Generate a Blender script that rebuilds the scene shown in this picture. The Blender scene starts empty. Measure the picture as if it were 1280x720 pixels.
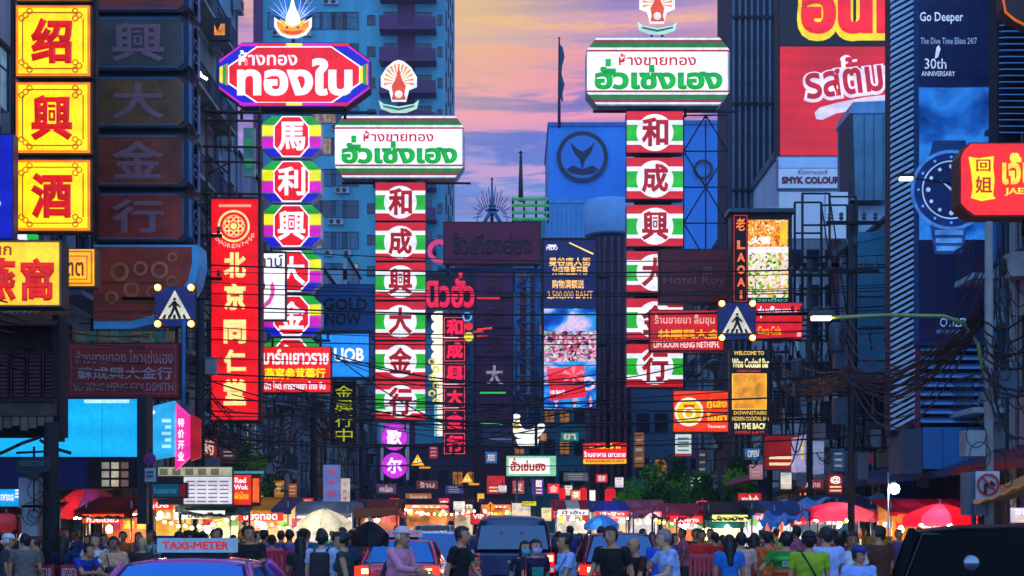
import bpy, bmesh, math, random
from mathutils import Vector, Matrix
import numpy as np
R = math.radians
rnd = random.Random(7)
S = bpy.context.scene
COL = S.collection
# ---------------------------------------------------------------- camera, sky, sun, exposure
F, HY, CZ = 1800.0, 658.0, 1.75            # focal length in photo pixels, horizon row, eye height
cam = bpy.data.cameras.new('camera'); camo = bpy.data.objects.new('camera', cam); COL.objects.link(camo)
cam.sensor_width = 36; cam.lens = 36 * F / 1280; cam.shift_y = (HY - 360) / 1280
cam.clip_start = 0.2; cam.clip_end = 4000
camo.location = (0, 0, CZ); camo.rotation_euler = (R(90), 0, 0)
S.camera = camo
vs = S.view_settings; S.display_settings.display_device = 'sRGB'
vs.view_transform = 'Standard'; vs.look = 'None'; vs.exposure = 0.6; vs.gamma = 1.0
S.cycles.use_denoising = True
S.cycles.max_bounces = 5; S.cycles.diffuse_bounces = 3; S.cycles.glossy_bounces = 3; S.cycles.transparent_max_bounces = 6
S.cycles.sample_clamp_indirect = 4.0

def lin(h):
    h = h.lstrip('#'); o = []
    if len(h) == 3: h = h[0] * 2 + h[1] * 2 + h[2] * 2
    for i in (0, 2, 4):
        v = int(h[i:i+2], 16) / 255
        o.append(v / 12.92 if v <= .04045 else ((v + .055) / 1.055) ** 2.4)
    return (*o, 1)

world = bpy.data.worlds.new('World'); S.world = world; world.use_nodes = True
wn = world.node_tree.nodes; wl = world.node_tree.links; wn.clear()
SUN_EL, SUN_AZ = R(4.0), R(-6.0)           # the sun has just reached the roofs down the street
sky = wn.new('ShaderNodeTexSky'); sky.sky_type = 'NISHITA'; sky.sun_disc = False
sky.sun_elevation = SUN_EL; sky.sun_rotation = SUN_AZ; sky.air_density = 1.4; sky.dust_density = 1.5; sky.ozone_density = 4
tc = wn.new('ShaderNodeTexCoord'); sp = wn.new('ShaderNodeSeparateXYZ'); wl.new(tc.outputs['Generated'], sp.inputs[0])
ramp = wn.new('ShaderNodeValToRGB'); wl.new(sp.outputs['Z'], ramp.inputs[0])
cr = ramp.color_ramp; cr.elements[0].position = 0.0; cr.elements[0].color = lin('#6f8fd8')
cr.elements[1].position = 1.0; cr.elements[1].color = lin('#3f9cf6')
for p, c in ((.19, '#8aa6ee'), (.225, '#6890e4'), (.265, '#6478d4'), (.29, '#9484d2'), (.31, '#d3a0cc'), (.345, '#e0a4c0'), (.40, '#b893d2'), (.55, '#6aa0ec'), (.75, '#4a9af2')):
    e = cr.elements.new(p); e.color = lin(c)
# streaky clouds, long in azimuth and thin in height
mp = wn.new('ShaderNodeMapping'); mp.inputs['Scale'].default_value = (3.0, 3.0, 26.0); mp.inputs['Location'].default_value = (1.3, 0, 4.2)
wl.new(tc.outputs['Generated'], mp.inputs[0])
n1 = wn.new('ShaderNodeTexNoise'); n1.inputs['Scale'].default_value = 2.7; n1.inputs['Detail'].default_value = 11; n1.inputs['Roughness'].default_value = .66; n1.inputs['Distortion'].default_value = .5
wl.new(mp.outputs[0], n1.inputs['Vector'])
c1 = wn.new('ShaderNodeValToRGB'); wl.new(n1.outputs[0], c1.inputs[0])
c1.color_ramp.elements[0].position = .47; c1.color_ramp.elements[0].color = (0, 0, 0, 1)
c1.color_ramp.elements[1].position = .555; c1.color_ramp.elements[1].color = (1, 1, 1, 1)
band = wn.new('ShaderNodeValToRGB'); wl.new(sp.outputs['Z'], band.inputs[0])       # lit cloud colour by height
bb = band.color_ramp; bb.elements[0].position = 0; bb.elements[0].color = lin('#b9b0ea'); bb.elements[1].position = 1; bb.elements[1].color = lin('#4a9af2')
for p, c in ((.20, '#9aaeee'), (.225, '#a8aae6'), (.24, '#d8a8da'), (.25, '#8f9ce2'), (.272, '#ffa4c4'), (.31, '#ff9cac'), (.345, '#ffcf90'), (.37, '#ffc0a8'), (.5, '#b9a0dd'), (.7, '#6aa4ee')):
    e = bb.elements.new(p); e.color = lin(c)
mx = wn.new('ShaderNodeMixRGB'); wl.new(c1.outputs[0], mx.inputs[0]); wl.new(ramp.outputs[0], mx.inputs[1]); wl.new(band.outputs[0], mx.inputs[2])
# dark slate-blue streaks
n2 = wn.new('ShaderNodeTexNoise'); n2.inputs['Scale'].default_value = 1.4; n2.inputs['Detail'].default_value = 6; n2.inputs['Distortion'].default_value = .8
mp2 = wn.new('ShaderNodeMapping'); mp2.inputs['Scale'].default_value = (2.2, 2.2, 34.0); mp2.inputs['Location'].default_value = (5.1, 2, 1.1)
wl.new(tc.outputs['Generated'], mp2.inputs[0]); wl.new(mp2.outputs[0], n2.inputs['Vector'])
c2 = wn.new('ShaderNodeValToRGB'); wl.new(n2.outputs[0], c2.inputs[0]); c2.color_ramp.elements[0].position = .50; c2.color_ramp.elements[1].position = .62
c2.color_ramp.elements[1].color = (.85, .85, .85, 1)
mx2 = wn.new('ShaderNodeMixRGB'); wl.new(c2.outputs[0], mx2.inputs[0]); wl.new(mx.outputs[0], mx2.inputs[1]); mx2.inputs[2].default_value = lin('#7478c4')
# the afterglow: clouds round the set sun
gl = wn.new('ShaderNodeVectorMath'); gl.operation = 'DISTANCE'; gl.inputs[1].default_value = (-.04, .935, .355)
wl.new(tc.outputs['Generated'], gl.inputs[0])
gr = wn.new('ShaderNodeValToRGB'); wl.new(gl.outputs['Value'], gr.inputs[0])
gr.color_ramp.elements[0].position = .015; gr.color_ramp.elements[0].color = (.85, .85, .85, 1); gr.color_ramp.elements[1].position = .11; gr.color_ramp.elements[1].color = (0, 0, 0, 1)
mx3 = wn.new('ShaderNodeMixRGB'); wl.new(gr.outputs[0], mx3.inputs[0]); wl.new(mx2.outputs[0], mx3.inputs[1]); mx3.inputs[2].default_value = lin('#ffd27c')
# away from the sunset: twilight blue, made overbright to fill the shaded fronts
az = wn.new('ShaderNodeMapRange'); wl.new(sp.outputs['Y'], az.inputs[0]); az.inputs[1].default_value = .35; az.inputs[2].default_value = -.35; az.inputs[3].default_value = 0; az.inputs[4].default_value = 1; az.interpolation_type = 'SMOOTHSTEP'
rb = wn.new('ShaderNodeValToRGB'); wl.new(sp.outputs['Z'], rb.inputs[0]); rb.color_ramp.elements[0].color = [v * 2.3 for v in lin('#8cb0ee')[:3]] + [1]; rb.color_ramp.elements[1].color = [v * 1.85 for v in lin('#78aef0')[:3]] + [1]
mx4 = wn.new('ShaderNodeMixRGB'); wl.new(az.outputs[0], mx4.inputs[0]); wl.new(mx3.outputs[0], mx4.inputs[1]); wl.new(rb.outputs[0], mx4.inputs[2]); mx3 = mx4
# Nishita dusk sky added underneath
ad = wn.new('ShaderNodeMixRGB'); ad.blend_type = 'ADD'; ad.inputs[0].default_value = 1
sc_ = wn.new('ShaderNodeMixRGB'); sc_.blend_type = 'MULTIPLY'; sc_.inputs[0].default_value = 1; sc_.inputs[2].default_value = (.006, .006, .006, 1)
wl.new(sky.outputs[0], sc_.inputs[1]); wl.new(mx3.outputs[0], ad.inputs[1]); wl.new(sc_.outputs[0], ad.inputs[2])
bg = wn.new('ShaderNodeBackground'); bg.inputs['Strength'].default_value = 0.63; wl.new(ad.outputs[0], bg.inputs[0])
wo = wn.new('ShaderNodeOutputWorld'); wl.new(bg.outputs[0], wo.inputs[0])
sun = bpy.data.lights.new('sun', 'SUN'); sun.energy = .25; sun.angle = R(10); sun.color = (1, .72, .6)
suno = bpy.data.objects.new('sun', sun); COL.objects.link(suno)
suno.rotation_euler = Vector((-math.sin(SUN_AZ) * math.cos(SUN_EL), -math.cos(SUN_AZ) * math.cos(SUN_EL), -math.sin(SUN_EL))).to_track_quat('-Z', 'Y').to_euler()

# ---------------------------------------------------------------- materials
MATS = {}
def em(col, s=1.0, var=.12, scale=3.0):
    s = s * (.86 if s < 2 else 2.0)
    """a backlit face or lamp: light from tubes behind is slightly uneven"""
    k = ('em', col, s, var, scale)
    if k in MATS: return MATS[k]
    m = bpy.data.materials.new('lit_' + col.strip('#')); m.use_nodes = True; n = m.node_tree.nodes; l = m.node_tree.links; n.clear()
    o = n.new('ShaderNodeOutputMaterial'); b = n.new('ShaderNodeBsdfPrincipled'); l.new(b.outputs[0], o.inputs[0])
    c = lin(col); b.inputs['Base Color'].default_value = [c[0] * .35, c[1] * .35, c[2] * .35, 1]; b.inputs['Roughness'].default_value = .35
    b.inputs['Emission Color'].default_value = c
    if var:
        t = n.new('ShaderNodeTexCoord'); q = n.new('ShaderNodeTexNoise'); q.inputs['Scale'].default_value = scale; q.inputs['Detail'].default_value = 3
        r = n.new('ShaderNodeMapRange'); r.inputs[1].default_value = .3; r.inputs[2].default_value = .7; r.inputs[3].default_value = s * (1 - var * 1.6); r.inputs[4].default_value = s * (1 + var)
        l.new(t.outputs['Object'], q.inputs[0]); l.new(q.outputs[0], r.inputs[0])
        g = n.new('ShaderNodeTexNoise'); g.inputs['Scale'].default_value = 14; g.inputs['Detail'].default_value = 6; g.inputs['Roughness'].default_value = .75; l.new(t.outputs['Object'], g.inputs[0])
        gm = n.new('ShaderNodeMapRange'); gm.inputs[1].default_value = .38; gm.inputs[2].default_value = .6; gm.inputs[3].default_value = .80; gm.inputs[4].default_value = 1.06; l.new(g.outputs[0], gm.inputs[0])
        wv = n.new('ShaderNodeTexWave'); wv.bands_direction = 'Z'; wv.inputs['Scale'].default_value = .55; wv.inputs['Distortion'].default_value = .6; l.new(t.outputs['Object'], wv.inputs[0])
        wm = n.new('ShaderNodeMapRange'); wm.inputs[3].default_value = .9; wm.inputs[4].default_value = 1.1; l.new(wv.outputs['Fac'], wm.inputs[0])
        x1 = n.new('ShaderNodeMath'); x1.operation = 'MULTIPLY'; l.new(r.outputs[0], x1.inputs[0]); l.new(gm.outputs[0], x1.inputs[1])
        x2 = n.new('ShaderNodeMath'); x2.operation = 'MULTIPLY'; l.new(x1.outputs[0], x2.inputs[0]); l.new(wm.outputs[0], x2.inputs[1]); l.new(x2.outputs[0], b.inputs['Emission Strength'])
    else: b.inputs['Emission Strength'].default_value = s
    MATS[k] = m; return m

def pb(col, rough=.6, metal=0.0, var=.35, scale=1.5, bump=.15, streak=False):
    k = ('pb', col, rough, metal, var, scale, bump, streak)
    if k in MATS: return MATS[k]
    m = bpy.data.materials.new('surface_' + col.strip('#')); m.use_nodes = True; n = m.node_tree.nodes; l = m.node_tree.links; b = n['Principled BSDF']
    c = lin(col); b.inputs['Roughness'].default_value = rough; b.inputs['Metallic'].default_value = metal
    t = n.new('ShaderNodeTexCoord'); mpn = n.new('ShaderNodeMapping'); l.new(t.outputs['Object'], mpn.inputs[0])
    if streak: mpn.inputs['Scale'].default_value = (1, 1, .12)
    q = n.new('ShaderNodeTexNoise'); q.inputs['Scale'].default_value = scale; q.inputs['Detail'].default_value = 8; q.inputs['Roughness'].default_value = .65
    l.new(mpn.outputs[0], q.inputs[0])
    x = n.new('ShaderNodeMixRGB'); r = n.new('ShaderNodeMapRange'); r.inputs[1].default_value = .35; r.inputs[2].default_value = .68
    l.new(q.outputs[0], r.inputs[0]); l.new(r.outputs[0], x.inputs[0])
    x.inputs[1].default_value = [v * (1 - var) for v in c[:3]] + [1]; x.inputs[2].default_value = [min(1, v * (1 + var * .6)) for v in c[:3]] + [1]
    l.new(x.outputs[0], b.inputs['Base Color'])
    if bump:
        q2 = n.new('ShaderNodeTexNoise'); q2.inputs['Scale'].default_value = scale * 9; q2.inputs['Detail'].default_value = 4; l.new(t.outputs['Object'], q2.inputs[0])
        u = n.new('ShaderNodeBump'); u.inputs['Strength'].default_value = bump; u.inputs['Distance'].default_value = .03; l.new(q2.outputs[0], u.inputs['Height']); l.new(u.outputs[0], b.inputs['Normal'])
    MATS[k] = m; return m

def led(name, stops, scale=1.2, s=1.0, stretch=(1, 1, 1), detail=5, dist=.6, seed=0, cells=0):
    """moving-picture LED panel: a soft photographic mix of colours"""
    m = bpy.data.materials.new(name); m.use_nodes = True; n = m.node_tree.nodes; l = m.node_tree.links; n.clear()
    o = n.new('ShaderNodeOutputMaterial'); b = n.new('ShaderNodeEmission'); l.new(b.outputs[0], o.inputs[0]); b.inputs[1].default_value = s
    t = n.new('ShaderNodeTexCoord'); mpn = n.new('ShaderNodeMapping'); mpn.inputs['Scale'].default_value = stretch; mpn.inputs['Location'].default_value = (seed, seed, seed); l.new(t.outputs['Object'], mpn.inputs[0])
    q = n.new('ShaderNodeTexNoise'); q.inputs['Scale'].default_value = scale; q.inputs['Detail'].default_value = detail; q.inputs['Distortion'].default_value = dist; l.new(mpn.outputs[0], q.inputs[0])
    r = n.new('ShaderNodeValToRGB')
    if cells:
        vo = n.new('ShaderNodeTexVoronoi'); vo.inputs['Scale'].default_value = cells; vo.inputs['Randomness'].default_value = 1
        wv = n.new('ShaderNodeMixRGB'); wv.blend_type = 'ADD'; wv.inputs[0].default_value = .35; l.new(mpn.outputs[0], wv.inputs[1]); l.new(q.outputs['Color'], wv.inputs[2]); l.new(wv.outputs[0], vo.inputs['Vector'])
        sx = n.new('ShaderNodeSeparateXYZ'); l.new(vo.outputs['Color'], sx.inputs[0]); av = n.new('ShaderNodeMath'); av.operation = 'MULTIPLY_ADD'; av.inputs[1].default_value = .45; l.new(sx.outputs[0], av.inputs[0])
        h = n.new('ShaderNodeMath'); h.operation = 'MULTIPLY'; h.inputs[1].default_value = .58; l.new(q.outputs[0], h.inputs[0]); l.new(h.outputs[0], av.inputs[2]); l.new(av.outputs[0], r.inputs[0])
    else: l.new(q.outputs[0], r.inputs[0])
    l.new(r.outputs[0], b.inputs[0]); b.inputs[1].default_value = s * .8
    e = r.color_ramp.elements
    e[0].position = stops[0][0]; e[0].color = lin(stops[0][1]); e[1].position = stops[-1][0]; e[1].color = lin(stops[-1][1])
    for p, c in stops[1:-1]: x = e.new(p); x.color = lin(c)
    return m

def glass(col='#0c2a44', rough=.08):
    k = ('gl', col, rough)
    if k in MATS: return MATS[k]
    m = bpy.data.materials.new('window_glass'); m.use_nodes = True; b = m.node_tree.nodes['Principled BSDF']
    b.inputs['Base Color'].default_value = lin(col); b.inputs['Roughness'].default_value = rough; b.inputs['IOR'].default_value = 1.5
    b.inputs['Coat Weight'].default_value = .6
    MATS[k] = m; return m

def plastic(col):
    """thin coloured plastic or cloth that lets light through"""
    k = ('plastic', col)
    if k in MATS: return MATS[k]
    m = bpy.data.materials.new('thin_' + col.strip('#')); m.use_nodes = True; n = m.node_tree.nodes; l = m.node_tree.links; n.clear()
    o = n.new('ShaderNodeOutputMaterial'); mxs = n.new('ShaderNodeMixShader'); mxs.inputs[0].default_value = .5; d = n.new('ShaderNodeBsdfPrincipled'); t = n.new('ShaderNodeBsdfTranslucent')
    c = lin(col); d.inputs['Base Color'].default_value = c; d.inputs['Roughness'].default_value = .5; t.inputs[0].default_value = c
    q = n.new('ShaderNodeTexNoise'); q.inputs['Scale'].default_value = 5; q.inputs['Detail'].default_value = 5; x = n.new('ShaderNodeMixRGB'); l.new(q.outputs[0], x.inputs[0]); x.inputs[1].default_value = [v * .6 for v in c[:3]] + [1]; x.inputs[2].default_value = [min(1, v * 1.25) for v in c[:3]] + [1]
    l.new(x.outputs[0], d.inputs['Base Color']); l.new(x.outputs[0], t.inputs[0]); l.new(d.outputs[0], mxs.inputs[1]); l.new(t.outputs[0], mxs.inputs[2]); l.new(mxs.outputs[0], o.inputs[0])
    MATS[k] = m; return m

# ---------------------------------------------------------------- mesh helpers
class MB:
    def __init__(s): s.v = []; s.f = []; s.mi = []; s.m = []; s.sm = []
    def _m(s, m):
        if m not in s.m: s.m.append(m)
        return s.m.index(m)
    def add(s, vs, fs, m=None, smooth=False):
        o = len(s.v); s.v += [tuple(v) for v in vs]; i = s._m(m)
        for f in fs: s.f.append([o + a for a in f]); s.mi.append(i); s.sm.append(smooth)
        return s
    def box(s, x0, x1, y0, y1, z0, z1, m=None):
        return s.add([(x0, y0, z0), (x1, y0, z0), (x1, y1, z0), (x0, y1, z0), (x0, y0, z1), (x1, y0, z1), (x1, y1, z1), (x0, y1, z1)],
                     [(0, 3, 2, 1), (4, 5, 6, 7), (0, 1, 5, 4), (1, 2, 6, 5), (2, 3, 7, 6), (3, 0, 4, 7)], m)
    def prism(s, pts, y0, y1, m=None, ms=None):
        """pts in (x,z), counter-clockwise seen from -Y; front face at y0"""
        n = len(pts); vs_ = [(x, y0, z) for x, z in pts] + [(x, y1, z) for x, z in pts]
        s.add(vs_, [list(range(n)), list(range(2 * n - 1, n - 1, -1))], m)
        s.add(vs_, [(i, i + n, (i + 1) % n + n, (i + 1) % n) for i in range(n)], ms or m); return s
    def tube(s, pts, r, m=None, n=6, cap=True):
        pts = [Vector(p) for p in pts]; rs = r if isinstance(r, (list, tuple)) else [r] * len(pts); vs_ = []; prev = None
        for i, p in enumerate(pts):
            d = (pts[min(i + 1, len(pts) - 1)] - pts[max(i - 1, 0)]); d = d.normalized() if d.length > 1e-9 else Vector((0, 0, 1))
            a = d.cross(Vector((0, 0, 1)) if abs(d.z) < .9 else Vector((0, 1, 0))).normalized(); b = d.cross(a)
            for k in range(n):
                t = 2 * math.pi * k / n; vs_.append(p + (a * math.cos(t) + b * math.sin(t)) * rs[i])
        fs = [(i * n + k, i * n + (k + 1) % n, (i + 1) * n + (k + 1) % n, (i + 1) * n + k) for i in range(len(pts) - 1) for k in range(n)]
        if cap: fs += [list(range(n - 1, -1, -1)), [(len(pts) - 1) * n + k for k in range(n)]]
        return s.add(vs_, fs, m, True)
    def lathe(s, prof, c=(0, 0, 0), m=None, n=12, axis='z', sy=1.0):
        vs_ = []
        for r, z in prof:
            for k in range(n):
                t = 2 * math.pi * k / n; a, b = r * math.cos(t), r * math.sin(t) * sy
                vs_.append((c[0] + a, c[1] + b, c[2] + z) if axis == 'z' else ((c[0] + a, c[1] - z, c[2] + b) if axis == 'y' else (c[0] + z, c[1] + a, c[2] + b)))
        fs = [(i * n + k, i * n + (k + 1) % n, (i + 1) * n + (k + 1) % n, (i + 1) * n + k) for i in range(len(prof) - 1) for k in range(n)]
        fs += [list(range(n - 1, -1, -1)), [(len(prof) - 1) * n + k for k in range(n)]]
        return s.add(vs_, fs, m, True)
    def mesh(s, name):
        me = bpy.data.meshes.new(name); me.from_pydata(s.v, [], s.f)
        for m in s.m:
            if m: me.materials.append(m)
        if len(s.m) > 1: me.polygons.foreach_set('material_index', s.mi)
        me.polygons.foreach_set('use_smooth', s.sm); me.update(); return me
    def build(s, name, parent=None, loc=(0, 0, 0), rz=0):
        return link(name, s.mesh(name), parent, loc, rz)

def link(name, me, parent=None, loc=(0, 0, 0), rz=0, sc=None):
    o = bpy.data.objects.new(name, me); COL.objects.link(o); o.location = loc
    if rz: o.rotation_euler.z = rz
    if sc: o.scale = sc
    if parent: o.parent = parent
    return o

TMP = bpy.data.scenes.new('workbench')       # scratch scene for evaluating modifiers and fonts, removed at the end
def bake(o):
    """evaluate o alone and hand back the finished mesh"""
    TMP.collection.objects.link(o); vl = TMP.view_layers[0]; vl.update()
    me = bpy.data.meshes.new_from_object(o.evaluated_get(vl.depsgraph)); TMP.collection.objects.unlink(o); return me

LABELS = {}
def tag(o, label, cat, group=None):
    o['label'] = label; o['category'] = cat
    if group: o['group'] = group
    LABELS.setdefault(label, []).append(o.name); return o
def thing(name, label, cat, loc=(0, 0, 0), rz=0, group=None):
    o = bpy.data.objects.new(name, None); COL.objects.link(o); o.location = loc; o.rotation_euler.z = rz
    o.empty_display_size = .2
    return tag(o, label, cat, group)
def struct(name, mb, kind='structure'):
    o = mb.build(name); o['kind'] = kind; return o
def kids(o): return KID.get(o.name, [])
def copy_tree(o, parent=None):
    c = o.copy(); COL.objects.link(c); c.parent = parent
    for ch in [x for x in o.children]: copy_tree(ch, c)
    return c
def W(px, py, D): return Vector(((px - 640) / F * D, D, CZ + (HY - py) / F * D))

# ---------------------------------------------------------------- lettering
_TX = {}
def text_mesh(s, bold):
    k = (s, bold)
    if k in _TX: return _TX[k]
    def raw(t, b):
        f = bpy.data.curves.new('t', 'FONT'); f.body = t; f.bevel_depth = b; f.bevel_resolution = 0; f.resolution_u = 2; f.extrude = .001
        o = bpy.data.objects.new('t', f); me = bake(o)
        bpy.data.objects.remove(o); bpy.data.curves.remove(f)
        a = np.empty(len(me.vertices) * 3); me.vertices.foreach_get('co', a); return me, a.reshape(-1, 3)
    marks = [i for i, c in enumerate(s) if c in '่้']
    if marks:                          # tone marks are set one by one above their letter
        base = ''.join(c for c in s if c not in '่้'); m1, v = raw(base, bold); fs = [list(p.vertices) for p in m1.polygons]
        _, ref = raw('ก', 0); top = ref[:, 1].max()
        for n_, i in enumerate(marks):
            pre = ''.join(c for c in s[:i] if c not in '่้'); up = pre[-1] in 'ัีิ์'; _, a = raw(pre, 0); _, a0 = raw(pre.rstrip('ัีิ์')[:-1] or '.', 0); x1 = raw(pre.rstrip('ัีิ์'), 0)[1][:, 0].max()
            m2, q2 = raw(s[i], bold * .8); zt = (a[:, 1].max() if up else top) + .05
            q2[:, 0] += x1 - .03 - q2[:, 0].max(); q2[:, 1] += zt - q2[:, 1].min()
            off = len(v); v = np.vstack([v, q2]); fs += [[off + q for q in p.vertices] for p in m2.polygons]
    else:
        m1, v = raw(s, bold); fs = [list(p.vertices) for p in m1.polygons]
    lo = v.min(0); hi = v.max(0); w, h = hi[0] - lo[0], hi[1] - lo[1]
    q = np.stack([(v[:, 0] - lo[0]) / w, -(v[:, 2]) / h * .6, (v[:, 1] - lo[1]) / h], 1)
    me = bpy.data.meshes.new('lettering'); me.from_pydata(q.tolist(), [], fs); me.materials.append(None); me.update()
    _TX[k] = me; return me

class Sign:
    """Everything in photo pixels at distance D; the root stands at the sign's own foot, parts in metres round it."""
    def __init__(s, name, label, cat, D, x0, y0, x1, y1, group=None, yaw=0):
        s.D = D; s.k = D / F; s.cx = (x0 + x1) / 2; s.by = y1; p = W(s.cx, y1, D)
        s.root = thing(name, label, cat, p, R(yaw), group); s.rect_ = (x0, y0, x1, y1)
    def L(s, x, y): return ((x - s.cx) * s.k, (s.by - y) * s.k)
    def box(s, name, x0, y0, x1, y1, m, front=0, depth=.3, parent=None):
        a, b = s.L(x0, y1); c, d = s.L(x1, y0)
        return MB().box(a, c, front, front + depth, b, d, m).build(name, parent or s.root)
    def poly(s, name, pts, m, layer=1, depth=.02, parent=None, ms=None):
        q = [s.L(*p) for p in pts]
        ar = sum(q[i][0] * q[(i + 1) % len(q)][1] - q[(i + 1) % len(q)][0] * q[i][1] for i in range(len(q)))
        if ar < 0: q.reverse()
        return MB().prism(q, -layer * .025, -layer * .025 + depth, m, ms).build(name, parent or s.root)
    def polys(s, name, items, layer=1, depth=.02, parent=None):
        mb = MB()
        for pts, m, *l in items:
            q = [s.L(*p) for p in pts]
            ar = sum(q[i][0] * q[(i + 1) % len(q)][1] - q[(i + 1) % len(q)][0] * q[i][1] for i in range(len(q)))
            if ar < 0: q.reverse()
            ly = layer + (l[0] if l else 0)
            mb.prism(q, -ly * .025, -ly * .025 + depth, m)
        return mb.build(name, parent or s.root)
    def rect(s, name, x0, y0, x1, y1, m, layer=1, parent=None, depth=.02):
        return s.poly(name, [(x0, y1), (x1, y1), (x1, y0), (x0, y0)], m, layer, depth, parent)
    def disc(s, name, cx, cy, r, m, layer=1, parent=None, n=28, ry=None):
        return s.poly(name, [(cx + r * math.cos(2 * math.pi * i / n), cy - (ry or r) * math.sin(2 * math.pi * i / n)) for i in range(n)], m, layer, .02, parent)
    def ring(s, name, cx, cy, r0, r1, m, layer=1, parent=None, n=28):
        mb = MB(); v = []
        for i in range(n):
            t = 2 * math.pi * i / n
            for r in (r0, r1):
                x, z = s.L(cx + r * math.cos(t), cy + r * math.sin(t)); v += [(x, -layer * .025, z), (x, -layer * .025 + .018, z)]
        f = []
        for i in range(n):
            a = i * 4; b = ((i + 1) % n) * 4
            f += [(a, b, b + 2, a + 2), (a, a + 1, b + 1, b), (a + 2, b + 2, b + 3, a + 3)]
        mb.add(v, f, m); return mb.build(name, parent or s.root)
    def frame(s, name, x0, y0, x1, y1, w, m, layer=1, parent=None, depth=.04):
        return s.polys(name, [([(x0, y1), (x1, y1), (x1, y1 - w), (x0, y1 - w)], m), ([(x0, y0 + w), (x1, y0 + w), (x1, y0), (x0, y0)], m),
                              ([(x0, y1 - w), (x0 + w, y1 - w), (x0 + w, y0 + w), (x0, y0 + w)], m), ([(x1 - w, y1 - w), (x1, y1 - w), (x1, y0 + w), (x1 - w, y0 + w)], m)], layer, depth, parent)
    def txt(s, t, x0, y0, x1, y1, m, layer=2, bold=.015, name='lettering', parent=None, rot=0):
        me = text_mesh(t, bold); a, b = s.L(x0, y1); c, d = s.L(x1, y0)
        o = link(name, me, parent or s.root, (a, -layer * .025 - .01, b), 0, (c - a, min(d - b, .9), d - b))
        if rot: o.rotation_euler = (0, rot, 0)
        o.material_slots[0].link = 'OBJECT'; o.material_slots[0].material = m
        return o
    def bars(s, name, segs, r, m, back=.1, parent=None, n=5):
        """segs: px polylines, y offset back (metres)"""
        mb = MB()
        for pl in segs: mb.tube([(s.L(p[0], p[1])[0], (p[2] if len(p) > 2 else back), s.L(p[0], p[1])[1]) for p in pl], r, m, n)
        return mb.build(name, parent or s.root)

METAL = pb('#2a3644', .5, .6, .4, 2); DARKM = pb('#0e141c', .5, .5, .4, 3); RUST = pb('#4a3028', .7, .2, .5, 3)
WIRE = pb('#07080b', .6, 0, .2, 4, 0); BOXB = pb('#1a2c3c', .6, .3, .4, 2)

def scaffold(sg, x0, x1, y0, y1, nx, ny, r=.03, back=.35, m=None, braces=True):
    """a steel frame behind a hanging sign"""
    segs = []
    xs = [x0 + (x1 - x0) * i / nx for i in range(nx + 1)]; ys = [y0 + (y1 - y0) * i / ny for i in range(ny + 1)]
    for x in xs: segs.append([(x, y0), (x, y1)])
    for y in ys: segs.append([(x0, y), (x1, y)])
    if braces:
        for i in range(nx):
            for j in range(ny): segs.append([(xs[i], ys[j]), (xs[i + 1], ys[j + 1])] if (i + j) % 2 else [(xs[i + 1], ys[j]), (xs[i], ys[j + 1])])
    return sg.bars('steel_frame', segs, r, m or METAL, back)
# ---------------------------------------------------------------- ground, road, pavements
g = MB().box(-1500, 1500, -60, 3000, -.3, 0, pb('#3a3c40', .9, 0, .3, .2)); struct('ground', g)
road = MB().box(-7.2, 7.2, -30, 160, 0.0, .014, pb('#34363a', .55, 0, .4, .8, .4)); struct('road', road)
for nm, x0, x1 in (('pavement', -12.2, -7.2), ('pavement', 7.2, 12.2)):
    struct(nm, MB().box(x0, x1, -30, 160, .018, .14, pb('#54565a', .8, 0, .3, 1.2)))
struct('kerb', MB().box(-7.2, -7.0, -30, 160, .018, .155, pb('#777', .8))); struct('kerb', MB().box(7.0, 7.2, -30, 160, .018, .155, pb('#777', .8)))
wp = pb('#c8c8c8', .6, 0, .25, 2, 0)
mk = MB()
for x in (-3.6, 0, 3.6):
    for i in range(22): mk.box(x - .07, x + .07, 30 + i * 6, 33 + i * 6, .018, .022, wp)
for i in range(14): mk.box(-6.6 + i, -6.1 + i, 19, 23, .018, .022, wp)
struct('road_markings', mk)

# ---------------------------------------------------------------- shophouses
def wall_mats(c): return pb(c, .8, 0, .6, .7, .3, True)
_WIN = {}
def window_meshes(w, h, fm, gm, ax):
    """frame with a mullion and a pane, facing along -Y before turning"""
    k = (round(w, 2), round(h, 2), fm.name, gm.name)
    if k not in _WIN:
        f = MB(); t = .06
        f.box(-w / 2, w / 2, -.06, .04, 0, t, fm).box(-w / 2, w / 2, -.06, .04, h - t, h, fm).box(-w / 2, -w / 2 + t, -.055, .04, t, h - t, fm).box(w / 2 - t, w / 2, -.055, .04, t, h - t, fm)
        f.box(-.025, .025, -.04, .03, t, h - t, fm).box(-w / 2 + t, w / 2 - t, -.03, .025, h * .68, h * .68 + .04, fm)
        p = MB().box(-w / 2 + .03, w / 2 - .03, .0, .015, .03, h - .03, gm)
        _WIN[k] = (f.mesh('window'), p.mesh('pane'))
    return _WIN[k]
AC = MB().box(-.4, .4, -.32, 0, 0, .58, pb('#9aa2a8', .5)).lathe([(.22, 0), (.22, .02), (.05, .02)], (-.1, -.322, .29), pb('#20252a', .5), 12, 'y').mesh('air_conditioner')
LITW = [em('#d88a3a', .4, .5, 2), em('#c8a070', .4, .5, 2), em('#7ab0d0', .35, .5, 2)]
GLS = glass()
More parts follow.
